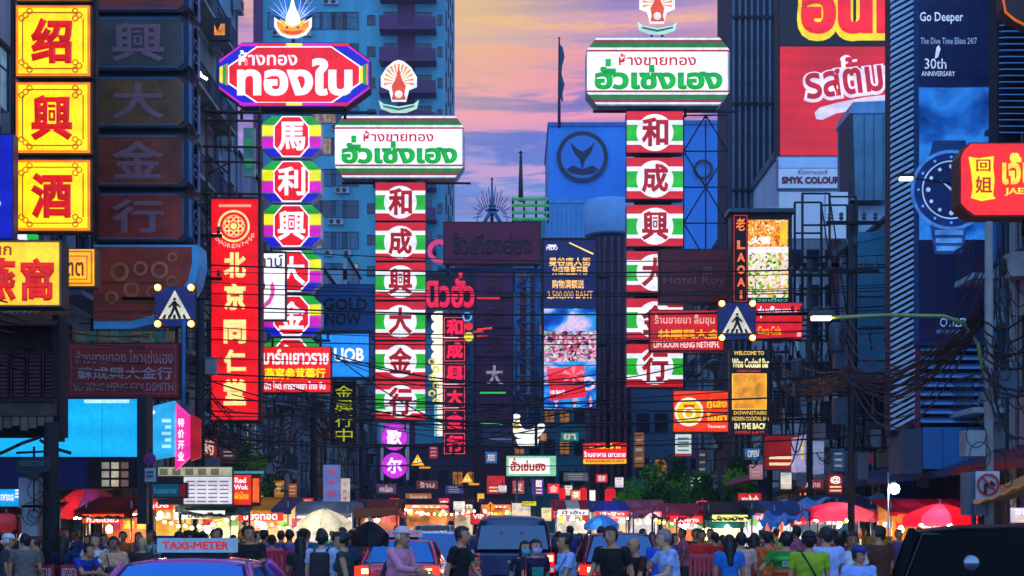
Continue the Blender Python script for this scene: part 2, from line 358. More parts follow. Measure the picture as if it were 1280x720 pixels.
def house(name, label, x, y0, y1, floors, fh, col, side, cat='building', nwin=None, gf=4.2, trim='#2c3a48', balcony=False, lit=.08, depth=11, acs=.35, group=None, seed=0, x_front=None):
    """a shophouse whose front faces the street (side -1: stands left, front looks to +X; side 1: mirror; side 0 faces -Y)"""
    rr = random.Random(seed * 31 + int(y0)); wm = wall_mats(col); tm = pb(trim, .7)
    L = y1 - y0; H = gf + floors * fh
    if side == 0: loc = (x, y0, 0); rz = 0
    elif side < 0: loc = (x, (y0 + y1) / 2, 0); rz = R(90)
    else: loc = (x, (y0 + y1) / 2, 0); rz = R(-90)
    w = L if side else x_front
    root = thing(name, label, cat, loc, rz, group)
    n = nwin or max(1, round(w / 1.9)); pit = w / n; ww = pit * .62; wh = fh * .52
    m = MB(); m.box(-w / 2, w / 2, .32, depth, 0, H, wm)      # core behind the facade
    for e in range(floors + 1):                               # spandrels
        z = gf + e * fh - fh * .0; zt = min(z + fh * .27, H) if e < floors else H + .9
        zb = z - fh * .21 if e else gf - .5
        m.box(-w / 2, w / 2, 0, .3, zb, zt, wm)
    for i in range(n + 1):
        xc = -w / 2 + i * pit; hw = (pit - ww) / 2
        m.box(max(-w / 2, xc - hw), min(w / 2, xc + hw), .004, .298, 0 if i in (0, n) else gf - .4, H, wm)
    m.build('wall', root)
    MB().box(-w / 2 - .02, w / 2 + .02, -.14, .2, H + .905, H + 1.02, tm).build('parapet_cap', root)
    for e in range(floors):
        z = gf + e * fh + fh * .27
        MB().box(-w / 2 + .01, w / 2 - .01, -.10, -.004, z - .1, z - .003, tm).build('ledge', root)
        for i in range(n):
            xc = -w / 2 + (i + .5) * pit; li = rr.random() < lit
            gm = rr.choice(LITW) if li else GLS
            fm, pm = window_meshes(ww - .02, wh - .02, tm, gm, 0)
            f = link('window', fm, root, (xc, .16, z + .01)); link('pane', pm, f)
            if rr.random() < acs: link('air_conditioner', AC, root, (xc + rr.uniform(-.3, .3), -.13, z - .75))
        if balcony:
            b = MB().box(-w / 2 + .1, w / 2 - .1, -.9, -.11, z - .55, z - .42, wm)
            bo = b.build('balcony', root); rl = MB()
            rl.box(-w / 2 + .1, w / 2 - .1, -.9, -.86, z + .35, z + .4, tm)
            k = int(w / .18)
            for q in range(k + 1): xx = -w / 2 + .12 + (w - .26) * q / k; rl.box(xx, xx + .025, -.89, -.87, z - .415, z + .347, tm)
            rl.build('railing', bo)
    # pipes, meter boxes, a faded painted band
    for k in range(2):
        xx = -w / 2 + rr.uniform(.1, .5) if k == 0 else w / 2 - rr.uniform(.1, .4)
        MB().tube([(xx, -.05, .3), (xx, -.05, gf + fh * floors * rr.uniform(.5, .95))], .045, pb(rr.choice(['#5a7080', '#8a5a4a', '#2a3c4a']), .5, .3), 6).build('drain_pipe', root)
    for k in range(rr.randint(1, 3)):
        xx = rr.uniform(-w / 2 + .4, w / 2 - .8); zz = gf + rr.uniform(-.2, fh * 1.5); MB().box(xx, xx + rr.uniform(.3, .6), -.3, -.145, zz, zz + rr.uniform(.4, .7), pb(rr.choice(['#a0aab0', '#3f6078', '#6a4a40']), .5)).build('meter_box', root)
    if rr.random() < .6:
        z = gf + fh * rr.randint(0, max(0, floors - 1)) + fh * .9; MB().box(-w * .4, w * .4, -.2, -.145, z - .9, z - .1, pb(rr.choice(['#2a6a8a', '#8a2a30', '#a08a3a', '#3a5a9a', '#d0d0d0']), .5, 0, .5, 2)).build('fascia_board', root)
    # shop opening
    lm = em(rr.choice(['#ffc27a', '#ff8a4a', '#ffe9c0', '#ff5a3a', '#fff1d0']), .8, .5, 1.3) if rr.random() < (.45 if side > 0 and y0 > 50 or side < 0 and y0 > 30 else .0) else pb(rr.choice(['#3a5468', '#4a4a58', '#2c4a5c']), .5, .3, .3, 3)
    MB().box(-w / 2 + .3, w / 2 - .3, .29, .317, .3, gf - .9, lm).build('shop_interior', root)
    sm = MB(); k = max(2, int(w / 1.2))
    for q in range(k + 1): xx = -w / 2 + .3 + (w - .7) * q / k; sm.box(xx, xx + .09, .12, .24, .15, gf - .9, tm)
    sm.build('shop_front', root)
    aw = MB().add([(-w / 2 + .1, -.02, gf - .55), (w / 2 - .1, -.02, gf - .55), (w / 2 - .1, -1.5, gf - 1.05), (-w / 2 + .1, -1.5, gf - 1.05),
                   (-w / 2 + .1, -.02, gf - .62), (w / 2 - .1, -.02, gf - .62), (w / 2 - .1, -1.5, gf - 1.22), (-w / 2 + .1, -1.5, gf - 1.22)],
                  [(0, 3, 2, 1), (4, 5, 6, 7), (2, 3, 7, 6), (0, 4, 7, 3), (1, 2, 6, 5)], pb(rr.choice(['#7a1f2a', '#1f3f6a', '#245048', '#6a5a30']), .7))
    aw.build('awning', root)
    return root

tint = ['#7fa8bc', '#8a98ac', '#6f98a8', '#a0a8b0', '#6488a4', '#a08c88', '#8ab0bc', '#92a094']
cname = ['teal', 'slate', 'sea green', 'grey', 'blue grey', 'brownish', 'pale teal', 'olive grey']
ordn = ['first', 'second', 'third', 'fourth', 'fifth', 'sixth', 'seventh', 'eighth', 'ninth', 'tenth', 'eleventh', 'twelfth', 'thirteenth', 'fourteenth', 'fifteenth', 'sixteenth', 'seventeenth', 'eighteenth', 'nineteenth', 'twentieth', 'twenty-first', 'twenty-second', 'twenty-third', 'twenty-fourth', 'twenty-fifth', 'twenty-sixth', 'twenty-seventh']
y = 16; i = 0
while y < 128:
    w = rnd.choice([4.2, 4.6, 5.0, 8.4]); fl = rnd.choice([4, 4, 5]); 
    if 40 < y < 62: fl = 9 if y > 46 else 6
    house('shophouse', f'{cname[i % 8]} shophouse with {fl} upper storeys, {ordn[i]} along the pavement behind the red pharmacy sign', -12.2, y, y + w - .04, fl, 3.3, tint[i % 8], -1, balcony=(i % 3 == 1), seed=i, lit=.1, group='shophouses along the west pavement')
    y += w; i += 1
y = 18; i = 0
while y < 122:
    w = rnd.choice([4.2, 4.6, 5.0, 8.4]); fl = rnd.choice([3, 4, 4, 5])
    if 34 < y < 64: fl = 2
    elif y < 90: fl = 4
    house('shophouse', f'{cname[(i + 3) % 8]} shophouse with {fl} upper storeys, {ordn[i]} along the pavement behind the watch billboard', 12.2, y, y + w - .04, fl, 3.3, tint[(i + 3) % 8], 1, balcony=(i % 3 == 0), seed=50 + i, lit=.08, group='shophouses along the east pavement')
    y += w; i += 1

# hotel tower down the street
def tower():
    D = 140; x0 = W(318, 0, D).x; x1 = W(555, 0, D).x; w = x1 - x0; H = 66
    t = thing('hotel_tower', 'tall teal hotel tower with stacked purple balconies beside the open sky', 'tower', ((x0 + x1) / 2, D, 0))
    wm = pb('#50a8ba', .8, 0, .3, .35, .1, True); pm = pb('#5c3058', .8, 0, .2, .5); gm = glass('#0a1c30')
    m = MB().box(-w / 2, w / 2, 0, 26, 0, H, wm); m.box(-w / 2 - .02, -w / 2 + .8, -.5, 0, 0, H, pm); m.build('wall', t)
    X = lambda px: W(px, 0, D).x - (x0 + x1) / 2
    wf, wpn = window_meshes(1.6, 1.7, pb('#244a5a', .6), gm, 0)
    wps = [wpn, window_meshes(1.6, 1.7, pb('#244a5a', .6), pb('#4a7a90', .7, 0, .4, 6), 0)[1], window_meshes(1.6, 1.7, pb('#244a5a', .6), LITW[1], 0)[1]]
    sf, spn = window_meshes(.8, 1.0, pb('#244a5a', .6), gm, 0)
    MB().box(X(497), X(519), -.06, -.003, 0, H, pm).build('stair_column', t)
    slab = MB().box(X(476), X(546), -1.9, -.07, 0, .35, pm).mesh('balcony')
    ral = MB().box(X(476), X(500), -1.9, -1.8, .353, 1.35, pm).mesh('parapet'); ral2 = MB().box(X(520), X(546), -1.9, -1.8, .353, 1.2, pm).mesh('parapet')
    z = 22
    while z < H - 3:
        for px in (345, 357, 369, 381, 393, 410, 424, 438):
            f = link('window', wf, t, (X(px), -.02, z + .6)); link('pane', wps[min(2, int(rnd.random() * 2.15))], f)
            if rnd.random() < .45: link('air_conditioner', AC, t, (X(px) + rnd.uniform(-.5, .5), -.02, z - .1))
        f = link('window', sf, t, (X(464), -.02, z + 1.0)); link('pane', spn, f)
        for px in (484, 492, 524, 535):
            f = link('window', wf, t, (X(px), -.02, z + .6), 0, (.45, 1, 1)); link('pane', wpn, f)
        b = link('balcony', slab, t, (0, 0, z)); link('air_conditioner', AC, t, (X(rnd.choice((484, 492, 526, 536))), -.4, z + .36)); link('parapet', ral, b); link('parapet', ral2, b)
        f = link('window', sf, t, (X(550), -.02, z + 1.0), 0, (.6, 1, 1)); link('pane', spn, f)
        z += 3.05
    MB().box(-w / 2 - .2, w / 2 + .2, -.3, 26.2, H, H + 1, pm).build('roof', t)
    # right-hand flank openings
    z = 24
    while z < H - 3:
        for yy in (4, 9, 14, 19):
            f = link('window', wf, t, (w / 2 + .02, yy, z), R(90)); link('pane', wpn, f)
        z += 3.05
tower()

def slab_building(name, label, px0, px1, ytop, D, depth, col, cat='building', rib=False, wins=None, col2='#203040', z0=0, lit=.05):
    a = W(px0, ytop, D); b = W(px1, ytop, D); w = b.x - a.x; H = a.z
    t = thing(name, label, cat, ((a.x + b.x) / 2, D, 0)); wm = pb(col, .75, 0, .25, .3, .1, True); tm = pb(col2, .7)
    MB().box(-w / 2, w / 2, 0, depth, z0, H, wm).build('wall', t)
    MB().box(-w / 2 - .1, w / 2 + .1, -.12, depth + .1, H + .003, H + .35, tm).build('roof_edge', t)
    if rib:
        r = MB().box(-.05, .05, -.12, -.003, z0, H - .1, tm).mesh('rib'); n = int(w / rib)
        for i in range(n + 1): link('rib', r, t, (-w / 2 + .06 + (w - .12) * i / n, 0, 0))
    if wins:
        nx, fh, ww, wh = wins; wf, wpn = window_meshes(ww, wh, tm, GLS, 0); wf2, wpl = window_meshes(ww, wh, tm, LITW[0], 0)
        z = max(z0, 4) + 1
        while z < H - fh * .7:
            for i in range(nx):
                li = rnd.random() < lit
                f = link('window', wf, t, (-w / 2 + w * (i + .5) / nx, -.02, z)); link('pane', wpl if li else wpn, f)
            z += fh
    return t, w, H
# far end of the street
slab_building('office_block', 'dark office block closing the far end of the street under the maroon panel', 540, 640, 336, 190, 20, '#5a6c98', wins=(6, 3.2, 1.2, 1.4))
slab_building('office_block', 'low dark violet block at the far end beside the striped sign column', 430, 539, 400, 175, 20, '#5c5078', wins=(7, 3.2, 1.0, 1.4))
slab_building('office_block', 'teal block with green lit rails behind the tall advertising screen', 641, 700, 276, 170, 20, '#3a8a94', wins=(4, 3.2, 1.0, 1.4))
slab_building('office_block', 'dark teal building with caged windows behind the goose sign', 640, 790, 500, 118, 12, '#369aa8', wins=(8, 2.6, .9, 1.3), lit=.12)
slab_building('office_block', 'brown block rising behind the right hand gold shop column', 746, 812, 282, 100, 14, '#74505c', rib=.8, wins=(3, 3.3, .8, 1.6))
slab_building('office_block', 'dark brown block behind the small neon characters', 592, 642, 345, 112, 8, '#4a2c48', rib=.7)
slab_building('office_block', 'low block with dim canopy behind the striped sign column foot', 470, 600, 560, 116, 8, '#4a4664', wins=(7, 3, .9, 1.2), lit=.25)
slab_building('office_block', 'dark block behind the trees and the orange dessert sign', 770, 905, 470, 96, 8, '#44789a', wins=(6, 3, .9, 1.3), lit=.1)
# bank tower
tb, wb, Hb = slab_building('bank_tower', 'bright blue bank tower carrying a round leaf emblem', 686, 783, 158, 130, 14, '#2f8fe0', z0=0, wins=None, col2='#2a70b8')
s = Sign('bank_emblem', 'round dark emblem with a forked leaf high on the blue bank tower', 'emblem', 129.8, 696, 163, 761, 228)
em_d = pb('#14203c', .6)
s.ring('ring', 728, 196, 27, 32, pb('#1a1a38', .5), 2); s.disc('backing_disc', 728, 196, 26.9, pb('#2f80d0', .6, 0, .1), 1)
s.polys('leaf', [([(713, 178), (717, 190), (725, 200), (728, 214), (731, 200), (739, 190), (743, 178), (735, 186), (728, 190), (721, 186)], em_d)], 3)
s.polys('wave', [([(708, 212), (716, 207), (728, 212), (740, 207), (748, 212), (742, 217), (728, 219), (714, 217)], em_d)], 3)
t2, w2, H2 = slab_building('office_block', 'blue block with a round ring emblem next to the right hand gold shop column', 846, 916, 156, 120, 10, '#2c86d6', col2='#2a70b8')
s = Sign('ring_emblem', 'small dark ring emblem on the blue block beside the steel lattice', 'emblem', 119.8, 866, 200, 892, 225)
s.ring('ring', 879, 212, 9, 12.5, em_d, 2)
slab_building('plant_room', 'pale blue ribbed plant room under the blue bank tower', 683, 770, 254, 124, 5, '#5aa4dc', rib=.42, col2='#4a94cc')
# rounded bay
bay = thing('bay_tower', 'pale blue rounded bay between the bank tower and the gold shop column', 'building', W(763, 300, 96) * 1.0)
bay.location.z = 0; zt = W(0, 252, 96).z; zb = W(0, 296, 96).z
MB().lathe([(1.35, 0), (1.35, zb - .02)], (0, 0, 0), pb('#232a48', .7), 16).build('shaft', bay)
MB().lathe([(1.7, zb), (1.75, zb + .1), (1.75, zt - .2), (1.6, zt)], (0, 0, 0), pb('#6fa9d8', .6, 0, .15), 20).build('drum', bay)
for i in range(5): MB().box(-1.0 + i * .45, -.82 + i * .45, -1.55, -1.36, 3, zb - .3, pb('#6a3044', .7)).build('fin', bay)
# mast, rods and flag poles
def pole(name, label, px, y0, y1, D, r, col='#141c2c', cat='pole', flag=None):
    a = W(px, y1, D); H = W(px, y0, D).z - a.z
    t = thing(name, label, cat, a); MB().tube([(0, 0, 0), (0, 0, H * .5), (0, 0, H)], [r, r * .8, r * .5], pb(col, .5, .3), 8).build('shaft', t)
    MB().lathe([(0.01, 0), (r * .9, r), (0.01, 2 * r)], (0, 0, H), pb(col, .4, .5), 8).build('finial', t)
    if flag:
        v = []; n = 6
        for i in range(n + 1):
            z = H * .96 - i * H * .62 / n
            v += [(0, 0, z), (.22 * flag + .12 * math.sin(i * 1.3), .1 * math.sin(i), z - .25), (.5 * flag * (.6 + .3 * math.sin(i * 1.9)), .1, z - .35)]
        fs = []
        for i in range(n): a_ = i * 3; fs += [(a_, a_ + 1, a_ + 4, a_ + 3), (a_ + 1, a_ + 2, a_ + 5, a_ + 4)]
        MB().add(v, fs, pb('#28506a', .8, 0, .5, 3)).build('flag', t)
    return t
pole('flagpole', 'flagpole with a limp dark flag above the blue bank tower', 699, 50, 160, 128, .14, flag=1.1)
pole('rooftop_mast', 'slim dark mast standing in the sky next to the bank tower', 651, 194, 252, 168, .3)
pole('rooftop_mast', 'short dark mast rising behind the maroon panel', 615, 226, 280, 150, .18)
# green lit rails
s = Sign('rooftop_railing', 'green lit rooftop rails between the spire and the bank tower', 'railing', 120, 640, 247, 686, 277)
for k, yy in enumerate((249, 257, 266, 274)): s.bars('rail', [[(640, yy), (686, yy)]], .14, em('#2f9a58', .55, .3), 0)
for xx in (641, 655, 670, 685): s.bars('post', [[(xx, 247), (xx, 278)]], .1, DARKM, .25)
# ---------------------------------------------------------------- hanging signs
RED = em('#e0141c', .95); WHT = em('#f4f0ff', 1.0, .06); GRN = em('#12a838', .85, .1); DRED = em('#b0101c', .8, .1)
YEL = em('#ffe010', 1.0, .08, 1.5); YEL2 = em('#ffc400', 1.0, .15); ORA = em('#ff7a18', 1.0, .2); MAG = em('#d818c0', .85, .1); BLU = em('#1c18c8', .8, .1)
LYEL = em('#f0e81c', .9, .1); GOLD = em('#ffd884', 1.05, .1)

# yellow column: three framed panels
s = Sign('wine_shop_sign', 'glowing yellow column of three framed panels with big red characters', 'sign', 30, 12, -40, 122, 296)
s.bars('post', [[(14, -40), (14, 300)]], .05, RUST, .1); s.bars('post', [[(119, -40), (119, 300)]], .05, RUST, .1)
s.bars('post', [[(14, -40, .6), (14, 300, .6)]], .05, RUST, .6)
for (y0, y1, ch) in ((-88, 2, ''), (6, 97, '绍'), (102, 193, '興'), (199, 290, '酒')):
    p = s.box('panel', 19, y0, 115, y1, pb('#5a4a28', .6), 0, .35)
    s.rect('face', 21, y0 + 2, 112.5, y1 - 2, YEL, 1, p)
    s.frame('orange_edge', 21, y0 + 2, 112.5, y1 - 2, 2.4, ORA, 2, p)
    bd = []
    for (a, b, c, d) in ((35, y0 + 10, 98, y0 + 11.2), (35, y1 - 11.2, 98, y1 - 10), (28.5, y0 + 18, 29.7, y1 - 18), (104, y0 + 18, 105.2, y1 - 18)):
        bd.append(([(a, d), (c, d), (c, b), (a, b)], em('#a84a10', .8)))
    s.polys('border_line', bd, 2, .02, p)
    for cx, cy in ((33, y0 + 14), (100, y0 + 14), (33, y1 - 14), (100, y1 - 14)):
        for dx, dy in ((0, 0), (-5, 4 if cy < (y0 + y1) / 2 else -4), (5 if cx < 60 else -5, -5 if cy < (y0 + y1) / 2 else 5)):
            s.ring('scroll', cx + dx, cy + dy, 2.6, 4.0, em('#c86010', .85), 2.5, p, 12)
    if ch: s.txt(ch, 40, y0 + 18, 92, y1 - 16, em('#d01010', .85), 3, .045, 'character', p)

# dark unlit octagon column beside it
s = Sign('unlit_gold_shop_sign', 'tall unlit dark red sign column with a blue side and a scrolled round foot', 'sign', 34, 117, -30, 250, 412)
BS = pb('#2a7fb0', .55, .2, .3, 2); MR = pb('#c04028', .5, 0, .5, 1.0, .1)
FC = [pb('#54504a', .4, .1, .4, 1), pb('#8a5a2c', .45, .1, .6, 1), pb('#9c4420', .45, 0, .6, 1), pb('#a83420', .45, 0, .6, 1)]
CHR = pb('#946870', .5, 0, .2)
for i, (y0, y1, ch) in enumerate(((-60, 15, ''), (20, 88, '興'), (95, 160, '大'), (167, 234, '金'), (240, 302, '行'))):
    p = s.poly('panel', [(117, y1), (228, y1), (235, y1 - 6), (235, y0 + 6), (228, y0), (117, y0)], pb('#16344a', .5, .2), 0, 1.25)
    s.poly('face', [(118, y1 - 2), (222, y1 - 2), (230, y1 - 9), (230, y0 + 9), (222, y0 + 2), (118, y0 + 2)], FC[(i - 1) % 4], 1, .02, p)
    s.polys('edge_line', [([(118, y0 + 4.5), (219, y0 + 4.5), (219, y0 + 3.5), (118, y0 + 3.5)], BS), ([(118, y1 - 3.5), (219, y1 - 3.5), (219, y1 - 4.5), (118, y1 - 4.5)], BS), ([(228, y1 - 12), (229, y1 - 12), (229, y0 + 12), (228, y0 + 12)], BS)], 1.5, .02, p)
    if ch: s.txt(ch, 140, y0 + 9, 205, y1 - 10, CHR, 1.2, .025, 'character', p).scale.y = .25
    a, b = s.L(235, y1 - 7); c, d = s.L(235, y0 + 7)
    sd = MB().box(a + .002, a + .03, .05, 1.2, b, d, BS).build('side_panel', s.root)
    for q in range(3):
        zc = b + (d - b) * (q + .5) / 3
        MB().lathe([(.3, 0), (.3, .02), (.24, .021), (.24, 0.0)], (a + .03, .62, zc), pb('#1a4868', .6), 14, 'x').build('side_medallion', sd)
s.box('core', 119, -60, 233, 305, pb('#101820', .7), .2, .9)
pts = [(117, 306), (248, 306), (249, 330), (244, 352), (232, 374), (214, 392), (190, 405), (165, 411), (117, 411)]
s.poly('round_foot', pts, pb('#5ac4f4', .5, .1, .2), 0, .9)
s.poly('foot_face', [(117, 309), (240, 309), (240, 330), (235, 350), (223, 369), (206, 384), (184, 396), (163, 401), (117, 401)], MR, 1)
for q, (cx, cy, r) in enumerate(((150, 340, 12), (176, 336, 9), (200, 338, 11), (216, 322, 6), (165, 362, 10), (192, 366, 9), (140, 372, 8), (215, 352, 7))):
    s.ring('scroll', cx, cy, r * .65, r, pb('#d08040', .5, .1), 2, None, 16)
for yy in (352, 376, 388): s.polys('foot_line', [([(118, yy + 1.4), (212, yy + 1.4), (212, yy), (118, yy)], pb('#8a5a30', .5, .3))], 2.5)

# chamfered red header with rainbow corners
def chamfer(x0, y0, x1, y1, cx, cy): return [(x0, y0 + cy), (x0 + cx, y0), (x1 - cx, y0), (x1, y0 + cy), (x1, y1 - cy), (x1 - cx, y1), (x0 + cx, y1), (x0, y1 - cy)]
s = Sign('gold_shop_header_sign', 'red chamfered sign with rainbow corners and large white lettering', 'sign', 45, 273, 53, 463, 135)
s.poly('cabinet', chamfer(273, 53, 463, 134, 30, 22), pb('#30204a', .5), 0, .5)
s.poly('magenta_edge', chamfer(274, 54, 462, 133, 30, 22), MAG, 1)
s.poly('blue_edge', [(274, 88), (274, 79), (308, 54), (428, 54), (462, 79), (462, 108), (428, 133), (308, 133), (274, 108)], BLU, 1.4)
s.poly('white_edge', [(285, 91), (285, 83), (321, 58.5), (415, 58.5), (451, 83), (451, 105), (415, 129.5), (321, 129.5), (285, 105)], WHT, 1.8)
s.poly('red_face', [(287, 90), (287, 84), (322, 60), (414, 60), (449, 84), (449, 104), (414, 128), (322, 128), (287, 104)], RED, 2.2)
for x in (275, 450): s.polys('side_stripes', [([(x, 103), (x + 3.6, 105), (x + 3.6, 83), (x, 85)], YEL), ([(x + 4, 105.5), (x + 7.5, 107), (x + 7.5, 81), (x + 4, 82.5)], GRN), ([(x + 8, 107), (x + 10.5, 107), (x + 10.5, 80), (x + 8, 81)], em('#e08020', .9))], 2.6)
for xa, xb, m in ((322, 358, RED), (358, 378, YEL), (378, 414, MAG), (300, 322, MAG), (414, 436, RED)):
    s.polys('edge_block', [([(xa, 58.5), (xb, 58.5), (xb, 55), (xa, 55)], m), ([(xa, 132.5), (xb, 132.5), (xb, 129), (xa, 129)], m)], 2.7)
s.txt('ห้างทอง', 299, 64, 372, 83, WHT, 3.6, .018); s.txt('ทองใบ', 297, 74, 441, 121, WHT, 3.6, .045)
s.bars('hanger', [[(300, 134), (300, 146)], [(430, 134), (430, 146)], [(262, 138), (470, 138)]], .05, METAL, .25)
# emblem above
s = Sign('flame_emblem', 'white spire emblem with blue rays and orange bowl crowning the rainbow header sign', 'emblem', 45.2, 336, -10, 398, 53)
ib = em('#3f6cf0', .9, .1)
for k in range(9):
    for sg in (-1, 1):
        a = R(20 + k * 7); x0 = 366 + sg * (6 + 0 * k); y0 = 26
        x1 = 366 + sg * math.cos(a) * 33; y1 = 26 - math.sin(a) * 38; dx, dy = (y1 - y0), -(x1 - x0); L_ = math.hypot(dx, dy); dx, dy = dx / L_ * 1.1, dy / L_ * 1.1
        s.polys('ray', [([(x0 + dx, y0 + dy), (x1, y1), (x0 - dx, y0 - dy)], em('#a8c8ff', .95) if k % 2 else ib)], 1)
s.poly('bowl', [(343, 22), (352, 28), (366, 30), (380, 28), (390, 22), (390, 34), (383, 44), (372, 48), (360, 48), (350, 44), (343, 34)], WHT, 1.5)
s.poly('bowl_inlay', [(346, 26), (354, 31), (366, 33), (378, 31), (387, 26), (386, 34), (380, 42), (370, 45), (362, 45), (352, 42), (347, 34)], em('#ff9420', .95), 2)
s.poly('bowl_band', [(352, 38), (366, 40), (380, 38), (375, 43), (366, 44), (358, 43)], em('#e04818', .9), 2.4)
s.poly('spire', [(366, -6), (369, 8), (375, 22), (376, 30), (366, 34), (357, 30), (358, 22), (363, 8)], em('#fffbe8', 1.05), 2.6)
s.poly('collar', [(350, 24), (358, 28), (366, 26), (374, 28), (382, 24), (378, 33), (366, 36), (354, 33)], YEL2, 2.2)
s.disc('stud', 359, 35, 1.6, em('#204a80', .8), 3, None, 10); s.disc('stud', 373, 35, 1.6, em('#204a80', .8), 3, None, 10)
s.bars('stand', [[(366, 48), (366, 54)]], .06, METAL, .1)
# rainbow octagon column
s = Sign('rainbow_panel_sign', 'column of rainbow bordered octagonal panels with white characters on red', 'sign', 45.1, 326, 144, 404, 448)
for y0, y1, ch in ((145, 197, '馬'), (201, 253, '利'), (256, 309, '興'), (313, 365, '大'), (369, 420, '金'), (423, 475, '行')):
    h = y1 - y0; p = s.poly('panel', chamfer(327, y0, 402, y1, 13, 11), pb('#ddd', .5), 0, .45)
    for sg in (-1, 1):
        X = lambda v: 364.5 + sg * v
        s.polys('colour_bars', [([(X(36.5), y0 + 10), (X(25), y0 + 1), (X(12), y0 + 1), (X(20), y0 + 11)], em('#18a030', .85, .1)),
                 ([(X(36.5), y0 + 11.5), (X(20), y0 + 12), (X(20), y0 + 25), (X(36.5), y0 + 25)], LYEL),
                 ([(X(36.5), y0 + 26.5), (X(20), y0 + 26.5), (X(20), y0 + 39), (X(36.5), y0 + 39)], MAG),
                 ([(X(36.5), y0 + 41), (X(25), y1 - 1), (X(12), y1 - 1), (X(20), y0 + 41)], BLU)], 1, .02, p)
    s.poly('outline', chamfer(342, y0 + .5, 387, y1 - .5, 11, 13), WHT, 1.6, .02, p)
    s.poly('red_centre', chamfer(343.6, y0 + 2, 385.4, y1 - 2, 10.5, 12.5), RED, 2, .02, p)
    s.txt(ch, 347.5, y0 + 8, 382, y1 - 8, WHT, 2.8, .028, 'character', p)
s.box('spine', 345, 140, 384, 470, DARKM, .46, .3)

# white clinic sign and the red drugstore sign in front of its lower half
s = Sign('white_clinic_sign', 'white lit sign with a pink curved stroke partly covered by the red pharmacy sign', 'sign', 43.6, 318, 314, 357, 401)
s.box('cabinet', 318, 314, 357.5, 401, pb('#3a1420', .5), 0, .25); s.rect('face', 319, 317, 356, 399, em('#f2ecf8', 1.0, .05), 1)
s.txt('าาน์', 326, 319, 354, 334, em('#2a3a60', .5), 2, .01); s.txt('ไอ', 319, 350, 332, 362, em('#2a3a60', .5), 2, .01)
s.polys('pink_stroke', [([(341, 352), (344, 360), (343, 370), (338, 380), (330, 386), (322, 388), (322, 384), (330, 380), (336, 374), (339, 366), (338, 358)], em('#e050a0', .9))], 2)
s = Sign('pharmacy_strip_sign', 'red lit sign with white and yellow lines of lettering next to the blue bank sign', 'sign', 43.8, 326, 432, 414, 492)
s.box('cabinet', 326, 433, 414, 491, pb('#601010', .5), 0, .3); s.rect('face', 327, 434, 413, 490, em('#e41a14', .95, .12), 1)
s.txt('มาร์ทเยาวราช', 329, 437, 411, 456, WHT, 2, .03); s.txt('燕窩参茸藥行', 331, 460, 407, 474, YEL, 2, .03); s.txt('เปิด ไอดี การขายยา ไทย จีน', 329, 477, 407, 487, WHT, 2, .02)
s.bars('hanger', [[(340, 420), (340, 434)], [(400, 420), (400, 434)]], .04, METAL, .1)

# tall red pharmacy sign
s = Sign('pharmacy_banner_sign', 'tall glowing red sign with a round logo over five pale yellow characters', 'sign', 40, 258, 244, 327, 530)
s.box('cabinet', 262, 246, 326, 528, pb('#5a0c10', .5, .2), 0, .5); s.rect('face', 263.5, 248, 324, 526, em('#e81018', .95, .22, .8), 1)
s.frame('dark_edge', 263, 247.5, 324.5, 526.5, 1.6, pb('#4a0a10', .5), 2)
s.rect('small_line', 274, 256, 314, 259, em('#ff9a80', .9), 2)
s.ring('logo_ring', 292.5, 283, 17.5, 20, GOLD, 2); s.ring('logo_ring', 292.5, 283, 12.5, 14, em('#ffb090', .9), 2)
s.disc('logo_centre', 292.5, 283, 4, GOLD, 2, None, 16)
for k in range(8):
    a = R(k * 45 + 22); s.ring('logo_knot', 292.5 + 9 * math.cos(a), 283 + 9 * math.sin(a), 2.2, 3.6, GOLD, 2.5, None, 10)
for k, ch in enumerate('TONGRENTANG'):
    a = R(205 - k * 23); cx, cy = 292.5 + 26 * math.cos(a) * .98, 283 - 22 * math.sin(a) * -1 * .0 + 21 * abs(math.sin(a)) ** .7 + 3
    cx = 292.5 - 26 * math.cos(R(25 + k * 13)); cy = 285 + 23 * math.sin(R(25 + k * 13)); s.txt(ch, cx - 2.3, cy - 2.6, cx + 2.3, cy + 2.6, em('#ffb0a0', .95), 2, .03)
for ch, y0, y1 in (('北', 316, 348), ('京', 354, 388), ('同', 400, 430), ('仁', 437, 466), ('堂', 474, 507)):
    s.txt(ch, 280, y0, 308, y1, GOLD, 2.4, .045, 'character')
scaffold(s, 246, 262, 236, 560, 1, 16, .025, .5, pb('#4a4a50', .5, .5))
[s.bars('stay', [q], .035, METAL, .3) for q in ([(240, 318), (262, 318)], [(236, 452), (262, 452)], [(200, 262), (262, 250)])]

